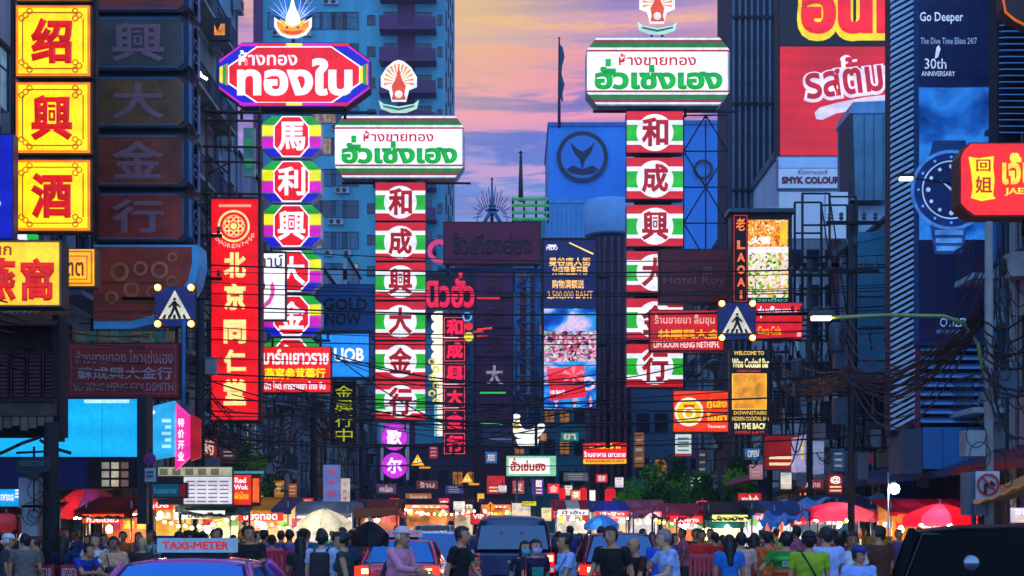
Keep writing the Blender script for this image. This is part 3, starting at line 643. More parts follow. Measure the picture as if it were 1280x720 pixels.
# white gold-shop headers with green lettering, and their striped columns
def gold_header(D, x0, y0, x1, y1, label, xl, chip):
    s = Sign('gold_shop_header_sign', label, 'sign', D, x0, y0, x1, y1); h = y1 - y0; w = x1 - x0
    X = lambda f: x0 + w * f; Y = lambda f: y0 + h * f
    c = chip
    s.poly('cabinet', [(X(0), Y(.8)), (X(0), Y(.2)), (X(c), Y(0)), (X(1 - c), Y(0)), (X(1), Y(.22)), (X(1), Y(.78)), (X(1 - c), Y(1)), (X(c), Y(1))], pb('#c8ccd0', .4), 0, .9)
    s.poly('face', [(X(.006), Y(.80)), (X(.985), Y(.80)), (X(.985), Y(.22)), (X(.006), Y(.22))], em('#f6f4ff', 1.0, .08, .8), 1)
    st = []
    cols = [(.02, '#e8e8f0', .95), (.05, '#b03038', .6), (.085, '#2c7a30', .7), (.16, '#e8f0e8', .8), (.195, '#b82030', .75)]
    def bar(f0, f1, m):
        a = c * (1 - f0 / .2) if f0 < .2 else 0; b = c * (1 - f1 / .2) if f1 < .2 else 0
        st.append(([(X(b), Y(f1)), (X(1 - b), Y(f1)), (X(1 - a), Y(f0)), (X(a), Y(f0))], m))
        st.append(([(X(a), Y(1 - f0)), (X(1 - a), Y(1 - f0)), (X(1 - b), Y(1 - f1)), (X(b), Y(1 - f1))], m))
    for (f0, cc, q), f1 in zip(cols, (.045, .08, .155, .19, .218)): bar(f0, f1, em(cc, q))
    s.polys('stripes', st, 1.2)
    s.txt('ห้างขายทอง', X(.225), Y(.25), X(.765), Y(.425), em('#c81820', .85), 2, .018)
    s.txt('ฮั่วเซ่งเฮง', X(.055), Y(.33), X(.95), Y(.775), GRN, 2.4, .05)
    s.bars('hanger', [[(X(.3), Y(1)), (X(.3), Y(1.12))], [(X(.7), Y(1)), (X(.7), Y(1.12))], [(X(.05), Y(1.04)), (X(1.05), Y(1.04))]], .05, METAL, .4)
    return s
gold_header(56, 418, 144, 580, 223, 'smaller white hexagonal sign with green lettering hanging over the striped column', 0, .07)
gold_header(50, 733, 46, 912, 132, 'large white hexagonal sign with green lettering against the sunset sky', 0, .075)
def gold_emblem(D, cx, y0, y1, label):
    w = (y1 - y0) * .68; s = Sign('temple_emblem', label, 'emblem', D, cx - w / 2, y0, cx + w / 2, y1); h = y1 - y0
    X = lambda f: cx + w * f; Y = lambda f: y0 + h * f
    s.poly('white_shield', [(X(-.2), Y(.78)), (X(-.28), Y(.56)), (X(-.5), Y(.5)), (X(-.5), Y(.32)), (X(-.34), Y(.14)), (X(-.14), Y(.03)), (X(0), Y(0)), (X(.14), Y(.03)), (X(.34), Y(.14)), (X(.5), Y(.32)), (X(.5), Y(.5)), (X(.28), Y(.56)), (X(.2), Y(.78))], em('#e8ecf8', .95), 1, .12)
    for k in range(13):
        a = R(-8 + k * 16.3); r0, r1 = .1, .42
        p0 = (X(math.cos(a) * r0), Y(.42 - math.sin(a) * r0 * .8)); p1 = (X(math.cos(a) * r1), Y(.42 - math.sin(a) * r1 * .82))
        dx, dy = -math.sin(a) * w * .035, -math.cos(a) * w * .035
        s.polys('ray', [([(p0[0], p0[1]), (p1[0] + dx, p1[1] + dy), (p1[0] - dx, p1[1] - dy)], em('#f09a20', .9))], 2)
    s.poly('central_figure', [(X(0), Y(.12)), (X(.06), Y(.3)), (X(.12), Y(.42)), (X(.2), Y(.5)), (X(.16), Y(.66)), (X(.2), Y(.76)), (X(-.2), Y(.76)), (X(-.16), Y(.66)), (X(-.2), Y(.5)), (X(-.12), Y(.42)), (X(-.06), Y(.3))], em('#d84a18', .9), 2.5)
    s.disc('medallion', cx, Y(.66), w * .11, em('#e8e0e0', .9), 3, None, 14)
    s.poly('scroll_base', [(X(-.56), Y(.76)), (X(-.42), Y(.84)), (X(0), Y(.89)), (X(.42), Y(.84)), (X(.56), Y(.76)), (X(.5), Y(.92)), (X(.2), Y(1)), (X(-.2), Y(1)), (X(-.5), Y(.92))], em('#b8e0d0', .8), 2.5, .1)
    s.poly('scroll_line', [(X(-.46), Y(.86)), (X(0), Y(.925)), (X(.46), Y(.86)), (X(.42), Y(.9)), (X(0), Y(.965)), (X(-.42), Y(.9))], em('#1c6a50', .8), 3.2)
    s.bars('stand', [[(X(-.15), Y(.95)), (X(-.15), Y(1.07))], [(X(.15), Y(.95)), (X(.15), Y(1.07))]], .05, METAL, .1)
gold_emblem(56.3, 498.5, 75, 141, 'orange rayed temple emblem standing on the smaller white sign over the hotel tower')
gold_emblem(50.3, 821.5, -22, 43, 'orange rayed temple emblem cut by the top edge above the large white sign')
DR = em('#c4141c', .95, .1); WR = em('#e8e8ee', .95, .08); GR2 = em('#28b428', .8, .1)
def gold_column(D, x0, x1, panels, label):
    s = Sign('striped_panel_sign', label, 'sign', D, x0, panels[0][0], x1, panels[-1][1])
    for y0, y1, ch in panels:
        p = s.box('panel', x0, y0, x1, y1, pb('#6a6a70', .5), 0, .55); h = y1 - y0
        Y = lambda f: y0 + h * f; q = []
        for f0, f1, m in ((.01, .22, DR), (.22, .33, WR), (.33, .72, GR2), (.72, .81, WR), (.81, .99, DR)):
            q.append(([(x0 + .5, Y(f1)), (x1 - .5, Y(f1)), (x1 - .5, Y(f0)), (x0 + .5, Y(f0))], m))
        s.polys('stripes', q, 1, .02, p)
        w = x1 - x0; s.disc('white_disc', (x0 + x1) / 2, Y(.52), w * .325, WR, 2, p, 26)
        s.txt(ch, (x0 + x1) / 2 - w * .235, Y(.16), (x0 + x1) / 2 + w * .235, Y(.86), em('#a80c14', .8), 3, .035, 'character', p)
    s.box('spine', x0 + 12, panels[0][0] - 6, x1 - 12, panels[-1][1], DARKM, .56, .3)
    return s
gold_column(56, 469, 532, [(228, 276, '和'), (278, 326, '成'), (328, 375, '興'), (377, 425, '大'), (427, 474, '金'), (476, 526, '行')],
            'complete striped red and green sign column with six red characters on white discs')
s = gold_column(50, 783, 854, [(139, 191, '和'), (197, 249, '成'), (256, 308, '興'), (314, 366, '大'), (373, 425, '金'), (430, 484, '行')],
            'striped red and green sign column whose lower panels hide behind the hotel sign')
scaffold(s, 857, 913, 138, 320, 2, 4, .028, .6, pb('#26384c', .5, .4)); scaffold(s, 857, 905, 440, 560, 2, 3, .028, .6, pb('#26384c', .5, .4))

# bird's nest sign, its small neighbour and the blue one at the edge
s = Sign('restaurant_sign', 'yellow lit box sign with two big red characters cut by the picture edge', 'sign', 24, -50, 301, 78, 385)
s.box('cabinet', -50, 301, 77, 384, pb('#4a3a2a', .5, .3), 0, .4); s.rect('face', -48, 303, 74, 381.5, em('#ffc81c', 1.0, .2, .9), 1)
s.frame('edge_strip', -50, 301.5, 77, 383.5, 1.8, pb('#8a7a60', .4, .6), 2)
s.txt('燕', -26, 323, 22, 377, em('#d01808', .85), 2, .045, 'character'); s.txt('窩', 27, 323, 69, 377, em('#d01808', .85), 2, .045, 'character'); s.txt('รังนก', -30, 304, 16, 320, em('#b02810', .7), 2, .02)
s = Sign('restaurant_sign', 'small yellow sign with double red border peeping out behind the two character box sign', 'sign', 26, 60, 310, 121, 360)
s.box('cabinet', 60, 311, 120, 359, pb('#6a4a20', .5), 0, .3); s.rect('face', 61, 312, 118, 357.5, em('#ffb814', .95, .15), 1)
s.frame('border', 62, 314, 116, 355.5, 1.6, em('#e05010', .8), 2); s.frame('border', 66, 320, 110, 350, 1.1, em('#e05010', .8), 2); s.txt('ภัตต', 70, 322, 106, 346, em('#801808', .7), 2.5, .02)
s = Sign('bank_sign', 'plain deep blue lit sign at the edge beside the yellow column', 'sign', 29, -30, 166, 17, 301)
s.box('cabinet', -30, 167, 16.5, 300, pb('#101c60', .5), 0, .3); s.rect('face', -28, 169, 15.5, 298, em('#0d1fb8', .8, .15), 1); s.txt('ธ', -22, 240, 2, 262, WHT, 2, .02)
s.box('white_strip', 22, 293, 33, 298.5, em('#e8f0ff', .9), 0, .1); s.box('green_strip', 33.4, 293, 46, 298.5, em('#20c040', .8), 0, .1)

# goldsmith sign
s = Sign('goldsmith_sign', 'unlit maroon signboard with faded lettering above the cyan screen', 'sign', 32, 83, 427, 226, 498)
s.box('cabinet', 84, 428, 225, 498, pb('#30080c', .6), 0, .35); s.rect('face', 86, 430, 223, 496, pb('#a01c1c', .5, 0, .3, 1), 1)
s.frame('border', 89, 434, 220, 492.5, 1.2, pb('#a05050', .5), 2)
s.txt('ห้างขายทอง โซวเซ่งเฮง', 96, 438, 217, 455, pb('#b88a8a', .4), 2, .01); s.txt('蘇成興大金行', 97, 459, 216, 475, pb('#b89a9a', .4), 2, .02); s.txt('SO SENG HENG GOLDSMITH', 93, 479, 217, 489, pb('#b08a8a', .4), 2, .01)
for k in range(9): s.box('name_card', 90 + k * 14, 412, 102 + k * 14, 424, pb(['#8a8a50', '#4a7a5a', '#a08040'][k % 3], .6), .3, .05)
s.bars('frame_post', [[(80, 410), (80, 560)], [(228, 400), (228, 560)]], .05, pb('#2a78a8', .5, .3), .1)

# pedestrian crossing warning signs with amber lamps
def ped_sign(D, x0, y0, x1, y1, label, lamps=4, small=False):
    s = Sign('crossing_sign', label, 'traffic sign', D, x0, y0, x1, y1); w, h = x1 - x0, y1 - y0
    X = lambda f: x0 + w * f; Y = lambda f: y0 + h * f
    s.box('board', x0, y0, x1, y1, pb('#20242c', .5), 0, .08); s.rect('blue_face', x0 + 1, y0 + 1, x1 - 1, y1 - 1, em('#0c1a5c', .8, .1), 1)
    s.poly('white_triangle', [(X(.5), Y(.1)), (X(.88), Y(.8)), (X(.12), Y(.8))], em('#c8c8b8', .85), 2)
    s.disc('figure_head', X(.5), Y(.32), w * .035, pb('#0a0a0c', .5), 3, None, 10)
    s.polys('walking_figure', [([(X(.45), Y(.56)), (X(.46), Y(.37)), (X(.54), Y(.37)), (X(.56), Y(.56))], pb('#0a0a0c', .5)), ([(X(.45), Y(.55)), (X(.51), Y(.57)), (X(.42), Y(.76)), (X(.37), Y(.74))], pb('#0a0a0c', .5)),
        ([(X(.5), Y(.56)), (X(.56), Y(.54)), (X(.64), Y(.74)), (X(.58), Y(.76))], pb('#0a0a0c', .5)), ([(X(.46), Y(.39)), (X(.48), Y(.44)), (X(.37), Y(.54)), (X(.35), Y(.51))], pb('#0a0a0c', .5)), ([(X(.53), Y(.39)), (X(.65), Y(.5)), (X(.63), Y(.53)), (X(.52), Y(.45))], pb('#0a0a0c', .5))], 3)
    if lamps == 4: s.polys('crossing_bars', [([(X(.2 + k * .13), Y(.8)), (X(.27 + k * .13), Y(.8)), (X(.3 + k * .11), Y(.7)), (X(.25 + k * .11), Y(.7))], pb('#0a0a0c', .5)) for k in range(5)], 2.6)
    cs = ((X(.1), Y(.04)), (X(.9), Y(.04)), (X(.1), Y(.93)), (X(.9), Y(.93))) if lamps == 4 else ((X(.0), Y(1.15)), (X(1.), Y(1.15)))
    for cx, cy in cs:
        hb = s.disc('lamp_housing', cx, cy, w * .1, pb('#1a1208', .5), 2, None, 14)
        a, b = s.L(cx, cy); MB().lathe([(.01, .06), (w * .05 * s.k, .05), (w * .075 * s.k, 0), (w * .075 * s.k, -.02)], (a, -.1, b), em('#ff8a20', 6, 0), 12, 'y').build('lamp_ring', hb)
        MB().lathe([(.01, .09), (w * .035 * s.k, .07), (w * .045 * s.k, .05)], (a, -.1, b), em('#ffe090', 14, 0), 12, 'y').build('lamp_bulb', hb)
    return s
s = ped_sign(33.2, 193, 358, 245, 409, 'blue pedestrian crossing sign with four amber lamps beside the red pharmacy banner')
s.bars('bracket', [[(150, 372), (262, 372)], [(219, 409), (219, 470)]], .04, DARKM, .15)
s = ped_sign(40, 897, 378, 945, 426, 'blue pedestrian crossing sign with four amber lamps over the black cocktail bar sign')
s.bars('bracket', [[(945, 392, .15), (1014, 391, .15)]], .05, DARKM, .15)
s = ped_sign(108, 746, 517, 768, 533, 'tiny distant pedestrian crossing sign with two amber lamps', 2)
s.bars('post', [[(757, 533), (757, 655)]], .09, METAL, .1)

# blue bank signs
s = Sign('bank_sign', 'bright blue lit sign with white capital letters under the dark gold sign', 'sign', 50, 397, 416, 463, 474)
s.box('cabinet', 397, 416, 463, 473, pb('#0c2a60', .5), 0, .5); s.rect('face', 398.5, 417.5, 461, 471, em('#1f86e8', .95, .12), 1); s.txt('UOB', 418, 435, 455, 452, WHT, 2, .03)
s = Sign('gold_loan_sign', 'unlit dark blue board reading gold now above the bright blue bank sign', 'sign', 52, 396, 354, 468, 416)
s.box('board', 397, 355, 468, 415, pb('#14385e', .6, 0, .2), 0, .3); s.rect('face', 398.5, 357, 466.5, 413, pb('#1a5c98', .55, 0, .2), 1); s.txt('GOLD', 405, 372, 460, 388, pb('#0a1830', .5), 2, .03); s.txt('NOW', 407, 391, 452, 406, pb('#0a1830', .5), 2, .02)
s = Sign('yellow_neon_sign', 'dark board with dim yellow neon characters below the blue bank sign', 'sign', 52, 412, 476, 446, 556)
s.box('board', 413, 477, 445, 556, pb('#141c2c', .6), 0, .3)
for k, ch in enumerate('金興行中'): s.txt(ch, 419, 482 + k * 18, 441, 498 + k * 18, em('#c8d024', .55), 2, .0, 'character')

# neon purple discs
s = Sign('karaoke_sign', 'two glowing purple discs with white characters under the striped column', 'sign', 70, 474, 528, 512, 600)
for cy, ch in ((547, '歌'), (582, '尔')):
    a, b = s.L(493, cy); d = MB().lathe([(16.5 * s.k, 0), (16.5 * s.k, .3)], (a, .3, b), pb('#401040', .5), 26, 'y').build('disc', s.root)
    s.disc('lit_face', 493, cy, 16, em('#c832d8', .95, .12), 1, d); s.txt(ch, 483.5, cy - 10, 502.5, cy + 10, WHT, 2, .03, 'character', d)
s.disc('disc_rim', 493, 530, 13, em('#a040c0', .7), 0, None, 20); s.bars('rail', [[(477, 500), (477, 600)], [(509, 500), (509, 600)]], .08, em('#8a90c8', .35), .2)

# red neon characters, white scallops, thai neon
s = Sign('neon_gold_shop_sign', 'dark red column of six glowing red neon characters behind the striped column', 'sign', 86, 552, 390, 584, 572)
s.box('board', 553, 392, 583, 571, pb('#3a2028', .6, 0, .4), 0, .4)
for k, ch in enumerate('和成興大金行'):
    y0 = 398 + k * 29; s.frame('neon_box', 555, y0 - 1.5, 581, y0 + 24.5, .8, em('#ff5070', .8), 1); s.txt(ch, 558, y0 + 1, 579, y0 + 22, em('#f01848', 1.0), 2, .05, 'character')
for yy in (392, 421.6, 479.8, 508.6): s.rect('white_tube', 554, yy, 573, yy + 1.6, em('#ffc8d0', 1.1), 2)
s = Sign('scallop_light_strip', 'string of white scalloped lights running down beside the red neon characters', 'light strip', 85, 540, 388, 554, 545)
s.box('strip', 546, 389, 553, 545, em('#fff4d8', 1.0, .2), 0, .2)
for k in range(7): s.disc('scallop', 545.5, 396 + k * 12.5, 6.5, em('#fff4d8', 1.05, .1), 1, None, 16)
for k in range(6): s.ring('yellow_loop', 540 + (k % 2) * 5, 452 + k * 10, 2.5, 4.5, em('#e8d820', .9), 2, None, 12)
for k in range(9): s.poly('zigzag', [(543, 500 + k * 5), (549, 503 + k * 5), (543, 506 + k * 5)], em('#8ad0d8', .7), 1)
s = Sign('flower_neon', 'small blue and yellow neon ornament at the top of the red neon column', 'sign', 84, 574, 388, 596, 428)
s.ring('blue_loop', 584, 396, 4, 6, em('#50b0f0', .9), 1); s.disc('red_heart', 586, 408, 5, em('#e82030', .9), 1, None, 12); s.disc('yellow_bulb', 586, 421, 6, em('#e8d820', .95), 1, None, 14); s.bars('tube', [[(592, 415, 0), (604, 414, 0)], [(596, 420, 0), (610, 419, 0)]], .05, em('#f03020', 1), 0)
s = Sign('neon_thai_sign', 'grey board with big pinkish red neon lettering over the neon characters', 'sign', 84, 531, 330, 594, 388)
s.box('board', 531, 341, 594, 387, pb('#4a3c48', .7, 0, .4), 0, .3); s.txt('นิวฮั่ว', 533, 336, 593, 385, em('#e8204a', .95), 2, .04)
s.ring('neon_arc', 549, 314, 9, 15, em('#d83a78', .8), 0, None, 20)
s = Sign('unlit_shop_board', 'wide unlit maroon board under the neon spire', 'sign', 78, 553, 276, 677, 332)
s.box('board', 554, 277, 676, 331, pb('#2a0a1c', .6), 0, .5); s.rect('face', 555.5, 278.5, 674.5, 329.5, pb('#8a2044', .6, 0, .3, .6), 1); s.txt('ซ้วเกียงฮ่อง', 566, 290, 664, 318, pb('#2c0a18', .4), 2, .03)
s.bars('hanger', [[(560, 331), (560, 345)], [(670, 331), (670, 560)], [(548, 336), (690, 336)]], .09, pb('#2a5a90', .5, .3), .3)
s = Sign('neon_spire', 'slender blue spire with thin radiating rays on top of the maroon board', 'sign', 78.2, 588, 224, 636, 276)
sb = pb('#2a6a9c', .4, .4)
s.poly('spire_mast', [(615, 224), (616.6, 240), (618.4, 256), (614, 256), (615.0, 256), (612.2, 256), (613.8, 240)], sb, 0, .2)
s.polys('spire_legs', [([(611.5, 256), (619, 256), (621, 266), (627, 276), (622, 276), (615.3, 265), (608.6, 276), (604, 276), (609.6, 266)], sb), ([(607, 263.6), (623.4, 263.6), (624, 261), (606.5, 261)], sb)], 0, .2)
for k in range(19):
    a = R(-6 + k * 10.7); r0 = 20 if k % 2 else 24
    x0, y0 = 615 + math.cos(a) * 9 * 1.4, 268 - math.sin(a) * 12; x1, y1 = 615 + math.cos(a) * r0, 268 - math.sin(a) * r0 * 1.5
    if abs(x1 - 615) > 4: s.bars('ray', [[(x0, y0, .1), (x1, y1, .1)]], .022, pb('#3a4a70', .5), .1, None, 4)
s.ring('arch', 615, 276, 18, 19.3, pb('#5a7ab0', .5), 0, None, 30)
# dark panel column in the middle
s = Sign('unlit_panel_sign', 'unlit dark violet panel column with a dim white character', 'sign', 88, 592, 334, 643, 560)
for k, (y0, y1) in enumerate(((336, 372), (375, 410), (413, 447), (450, 489), (494, 528))):
    p = s.box('panel', 593, y0, 642, y1, pb('#200c28', .6), 0, .4); s.rect('face', 594.5, y0 + 1.5, 640.5, y1 - 1.5, pb('#6a285a', .6, 0, .4, .8), 1, p)
    ch = '和成興大金'[k]; s.txt(ch, 607, y0 + 6, 629, y1 - 6, em('#b0a0b8', .5) if k == 3 else pb('#5a2840', .5), 2, .03, 'character', p)
s.bars('tube', [[(596, 372.5, 0), (625, 373, 0)]], .07, em('#e82838', .9), 0); s.bars('tube', [[(600, 491, 0), (632, 491, 0)], [(600, 530, 0), (628, 530, 0)]], .06, em('#3ad050', .8), 0)
s.bars('tube', [[(596, 412, 0), (615, 410, 0)]], .06, em('#f04030', .9), 0)
for k in range(3): s.box('dim_strip', 602, 532 + k * 9, 640, 539 + k * 9, pb('#4a5a88', .5), 0, .2)
s = Sign('lattice_tower', 'blue steel lattice with reddish strips between the dark column and the tall screen', 'steel frame', 95, 643, 336, 677, 560)
scaffold(s, 645, 674, 336, 560, 1, 10, .07, .0, pb('#1e5a9a', .5, .4)); s.box('rust_strip', 650, 345, 658, 556, pb('#6a2c3c', .7), .3, .2); s.box('rust_strip', 663, 345, 670, 556, pb('#5a3440', .7), .3, .2)

# tall LED screen
s = Sign('advertising_screen', 'tall lit screen showing gold lettering over a blue and red picture', 'screen', 70, 676, 297, 748, 514)
s.box('cabinet', 677, 298, 747.5, 513, pb('#0a1024', .5), 0, .6)
s.rect('sky_picture', 680, 300, 745, 512, led('screen_picture', [(.25, '#0a1a60'), (.42, '#1250c0'), (.52, '#2a9af0'), (.6, '#e8c8e8'), (.68, '#2868d0'), (.8, '#b8e8f8')], .55, .95, (1, 1, 1.6)), 1)
s.rect('navy_top', 679.5, 299.5, 745.5, 386, em('#0b1450', .8, .15), 1.6)
s.poly('streak', [(712, 303), (742, 317), (741, 318.5), (711, 304.2)], GOLD, 2.2)
s.txt('MIDO', 683, 308, 697, 313, WHT, 2.4, .02); s.polys('wing_mark', [([(684, 306), (696, 306), (693, 309), (687, 309)], WHT)], 2)
for k, (t, a, b) in enumerate((('曼谷唐人街', 686, 738), ('分店隆重开幕', 690, 735), ('购物满额送', 690, 730), ('2,500,000 BAHT', 684, 741))): s.txt(t, a, 322 + k * 14 - (k == 1) * 3, b, 333 + k * 14 - (k == 1) * 3, em('#ffc46a', 1), 2.4, .02)
s.rect('picture_band', 680, 414, 745, 452, led('garden_picture', [(.3, '#20284a'), (.42, '#d84a8a'), (.5, '#f0e8f8'), (.58, '#2a8a5a'), (.68, '#f0b8d8'), (.8, '#1858b8')], 1.6, .95, (1, 1, 1.2), 8, 1.2, 3, 7), 2)
s.ring('red_arch', 713, 428, 8, 10, em('#d82a3a', .9), 2.4, None, 18)
s.poly('gift_box', [(684, 464), (728, 460), (733, 496), (688, 501)], em('#e01828', .95, .15), 3)
s.poly('gift_lid', [(683, 461), (730, 457), (731, 466), (684, 470)], em('#f03848', .95, .1), 3.4)
for a in range(6):
    t = R(a * 60 + 15); s.poly('ribbon_loop', [(717, 470), (717 + 15 * math.cos(t), 470 + 11 * math.sin(t)), (717 + 14 * math.cos(t + .45), 470 + 11 * math.sin(t + .45))], em('#ff7a80', 1), 4)
s.txt('100 BAHT', 688, 488, 706, 493, WHT, 4, .03); s.ring('number_ring', 735, 480, 5, 9, em('#f8c8e0', .9), 2.5, None, 16)
for x in (695, 718, 738): s.poly('dancer', [(x - 3, 502), (x, 494), (x + 3, 502), (x + 1.5, 503), (x + 1.5, 509), (x - 1, 509), (x - 1, 503)], em('#e8a0b8', .9), 2.5)
s.frame('bezel', 676.5, 297.5, 748, 514, 3, pb('#0a0e1c', .4, .4), 2.8, None, .08); s.txt('WWW.YAOWARAT', 684, 509.5, 740, 512, em('#8ab8e0', .8), 4, 0)
s.bars('side_rail', [[(760, 300), (760, 560)], [(748, 345), (762, 345)], [(748, 430), (762, 430)], [(748, 500), (762, 500)]], .12, pb('#15233f', .5, .3), .2)

# maroon hotel sign, red shop sign
s = Sign('hotel_sign', 'unlit dark maroon hotel sign partly covering the right hand striped column', 'sign', 46, 823, 310, 912, 380)
s.box('cabinet', 824, 311, 911, 379, pb('#1c0810', .5), 0, .5); s.rect('face', 825.5, 312.5, 909.5, 377.5, pb('#80141c', .5, 0, .3, .8), 1)
s.txt('โรงแรม', 853, 327, 888, 338, pb('#6a4038', .5), 2, .01); s.txt('店', 878, 333, 890, 344, pb('#9a6a50', .4), 2, .02); s.txt('Hotel Roy', 829, 345, 906, 359, pb('#8a6a68', .4), 2, .0); s.txt('Bangkok @ Chinatown', 828, 363, 902, 370, pb('#7a5a58', .4), 2, 0)
s = Sign('gold_shop_sign', 'red lit sign with yellow characters in the middle row and white letters below', 'sign', 44.6, 811, 386, 906, 440)
s.box('cabinet', 812, 387, 905, 439, pb('#500c10', .5), 0, .4); s.rect('face', 813, 388.5, 904, 437.5, em('#c81418', .85, .25, .8), 1)
s.txt('ร้านขายยา ลิ้มซุน', 818, 392, 893, 408, em('#e8a898', .9), 2, .02); s.txt('林順興大金', 822, 412, 900, 424, em('#ffb020', .95), 2, .03); s.txt('LIM SOON HENG NETHIPH.', 817, 427, 899, 435, em('#f8d8d0', .95), 2, .02)
# LAOAI column with food pictures
s = Sign('restaurant_light_box', 'black light box with orange vertical letters beside two bright food pictures', 'sign', 42, 912, 262, 992, 380)
s.box('cabinet', 914, 266, 990, 379, pb('#0c0a0e', .5), 0, .6); s.box('canopy', 910, 262, 993, 266.5, pb('#3a5a70', .4, .5), -.2, .9)
s.frame('tube_frame', 917, 269, 934, 377, .8, em('#c82818', .8), 1)
s.txt('老', 919.5, 273, 931, 289, em('#ff7a28', 1.05), 2, .02, 'character')
for k, ch in enumerate('LAOAI'): s.txt(ch, 921 if ch != 'I' else 924.5, 301 + (k) * 15.5, 931 if ch != 'I' else 927.5, 312 + k * 15.5, em('#ff6a28', 1.05), 2, .04, 'character')
p = s.rect('food_picture', 935, 275, 985, 312, led('hot_pot_picture', [(.3, '#b03018'), (.42, '#f09020'), (.5, '#fff0c0'), (.58, '#e86a30'), (.68, '#f8c830'), (.8, '#702010')], 2.2, 1.0, (1, 1, 1), 7, .8, 5, 17), 1)
p = s.rect('food_picture', 935, 315, 985, 372, led('salad_picture', [(.3, '#3a7a20'), (.4, '#b8d840'), (.48, '#fff4f0'), (.56, '#f0b0b8'), (.64, '#f4e8f0'), (.74, '#e8c040'), (.84, '#d04060')], 1.6, 1.0, (1, 1, 1), 7, .8, 9, 15), 1)
s.rect('white_band', 935, 309, 985, 316, em('#f0e8f0', .95), 1.6); s.rect('yellow_band', 975, 278, 984, 306, em('#e8c028', .9), 1.6); s.txt('火锅', 938, 296, 962, 306, em('#fff', 1), 2, .03)
s.txt('ก๋วยเตี๋ยว', 938, 372.6, 984, 377.4, em('#40c0a0', .7), 2, .02)
# soft drink board
s = Sign('noodle_shop_sign', 'red two row sign with white lettering right of the crossing sign', 'sign', 41.2, 941, 377, 1005, 425)
s.box('cabinet', 942, 378, 1003.5, 424, pb('#50080c', .5), 0, .35); s.rect('face', 943, 379, 1002.5, 402, em('#d81c20', .9, .15), 1); s.rect('face', 943, 404, 1002.5, 423, em('#d81020', .9, .15), 1)
s.txt('จุ่มเตี๊ยมทาน', 947, 383, 995, 398, WHT, 2, .03); s.txt('Coca-Cola', 947, 408, 976, 419, em('#f8b030', .95), 2, .02); s.rect('white_corner', 996, 415, 1001, 421, em('#f8a0a0', .9), 2)
# black cocktail bar sign
s = Sign('cocktail_bar_sign', 'tall black sign with pale yellow bar lettering and a plain amber square', 'sign', 38, 911, 436, 964, 544)
s.box('board', 912, 437, 962.5, 543, pb('#0a0a0c', .4), 0, .3); YB = em('#f0c050', .9)
s.txt('WELCOME TO', 917, 439, 955, 444, YB, 1, .03); s.txt('Wine Cocktail Bar', 915, 448, 961, 460, em('#fff0a8', .95), 1, .03); s.txt('OPEN DAILY', 921, 462.5, 951, 465.5, em('#e03018', .85), 1, .02)
s.rect('amber_square', 916, 468, 957, 511, em('#e8981c', .85, .35, 3.5), 1)
s.frame('square_edge', 915, 467, 958, 512, 1.2, em('#ffc040', .95), 1.4)
s.txt('DOWNSTAIRS', 917, 514, 958, 518.5, YB, 1, .02); s.txt('HIDDEN COCKTAIL BAR', 915, 521, 961, 526, YB, 1, .02); s.txt('IN THE BACK', 918, 529, 958, 536.5, em('#fff0a8', .95), 1, .03); s.txt('OPEN LATE', 918, 539, 957, 542, em('#e03018', .85), 1, .03)
# orange dessert sign and white sign below
s = Sign('dessert_sign', 'orange red lit sign with a round yellow badge beside the cocktail bar sign', 'sign', 47.5, 840, 487, 912, 541)
s.box('cabinet', 841, 488, 911, 540.5, pb('#601808', .5), 0, .4); s.rect('face', 842, 489, 910, 539.5, em('#f0380c', .95, .18), 1)
s.disc('sign_or_reflection_disc', 861, 515, 18, em('#fff0c8', 1), 2); s.disc('badge_inner', 861, 515, 15, em('#f8c010', .95), 3); s.ring('badge_bowl', 861, 517, 5, 8, em('#fff8e0', 1), 4, None, 18); s.poly('badge_cap', [(853, 506), (869, 506), (867, 510), (855, 510)], em('#d04010', .9), 4)
s.txt('กู่เล่ง', 883, 499, 908, 512, YEL2, 2, .03); s.txt('โอชา', 883, 516, 908, 527, YEL2, 2, .03); s.txt('Yaowarat', 884, 531, 907, 535, em('#fff', .9), 2, .01)
s = Sign('white_list_sign', 'small white hanging board under the orange dessert sign', 'sign', 50, 842, 541, 866, 573)
s.box('board', 843, 542, 865, 572, pb('#3a4048', .5), 0, .2); s.rect('face', 844, 543, 864, 570, em('#c8dce0', .75, .12), 1); s.rect('red_foot', 844, 567, 864, 570, em('#c03028', .7), 2)
for k in range(4): s.rect('print_line', 847, 547 + k * 5, 861, 549 + k * 5, em('#708890', .5), 2)
s = Sign('red_yellow_sign', 'small distant red and yellow sign with three lines of lettering', 'sign', 88, 727, 551, 785, 581)
s.box('cabinet', 728, 552, 784, 581, pb('#50100c', .5), 0, .4); s.rect('face', 729, 553, 783, 574, em('#e01818', .95, .12), 1); s.rect('yellow_foot', 729, 574, 783, 580, em('#ffb818', .95), 1)
s.txt('ก ก้วยจี้ ก', 737, 554.5, 775, 561, YEL, 2, .04); s.txt('ร้านอาหาร เยาวราช', 730, 564, 782, 571.5, WHT, 2, .03); s.txt('กรุงเทพมหานคร', 732, 575, 780, 579, em('#a01808', .7), 2, .03)
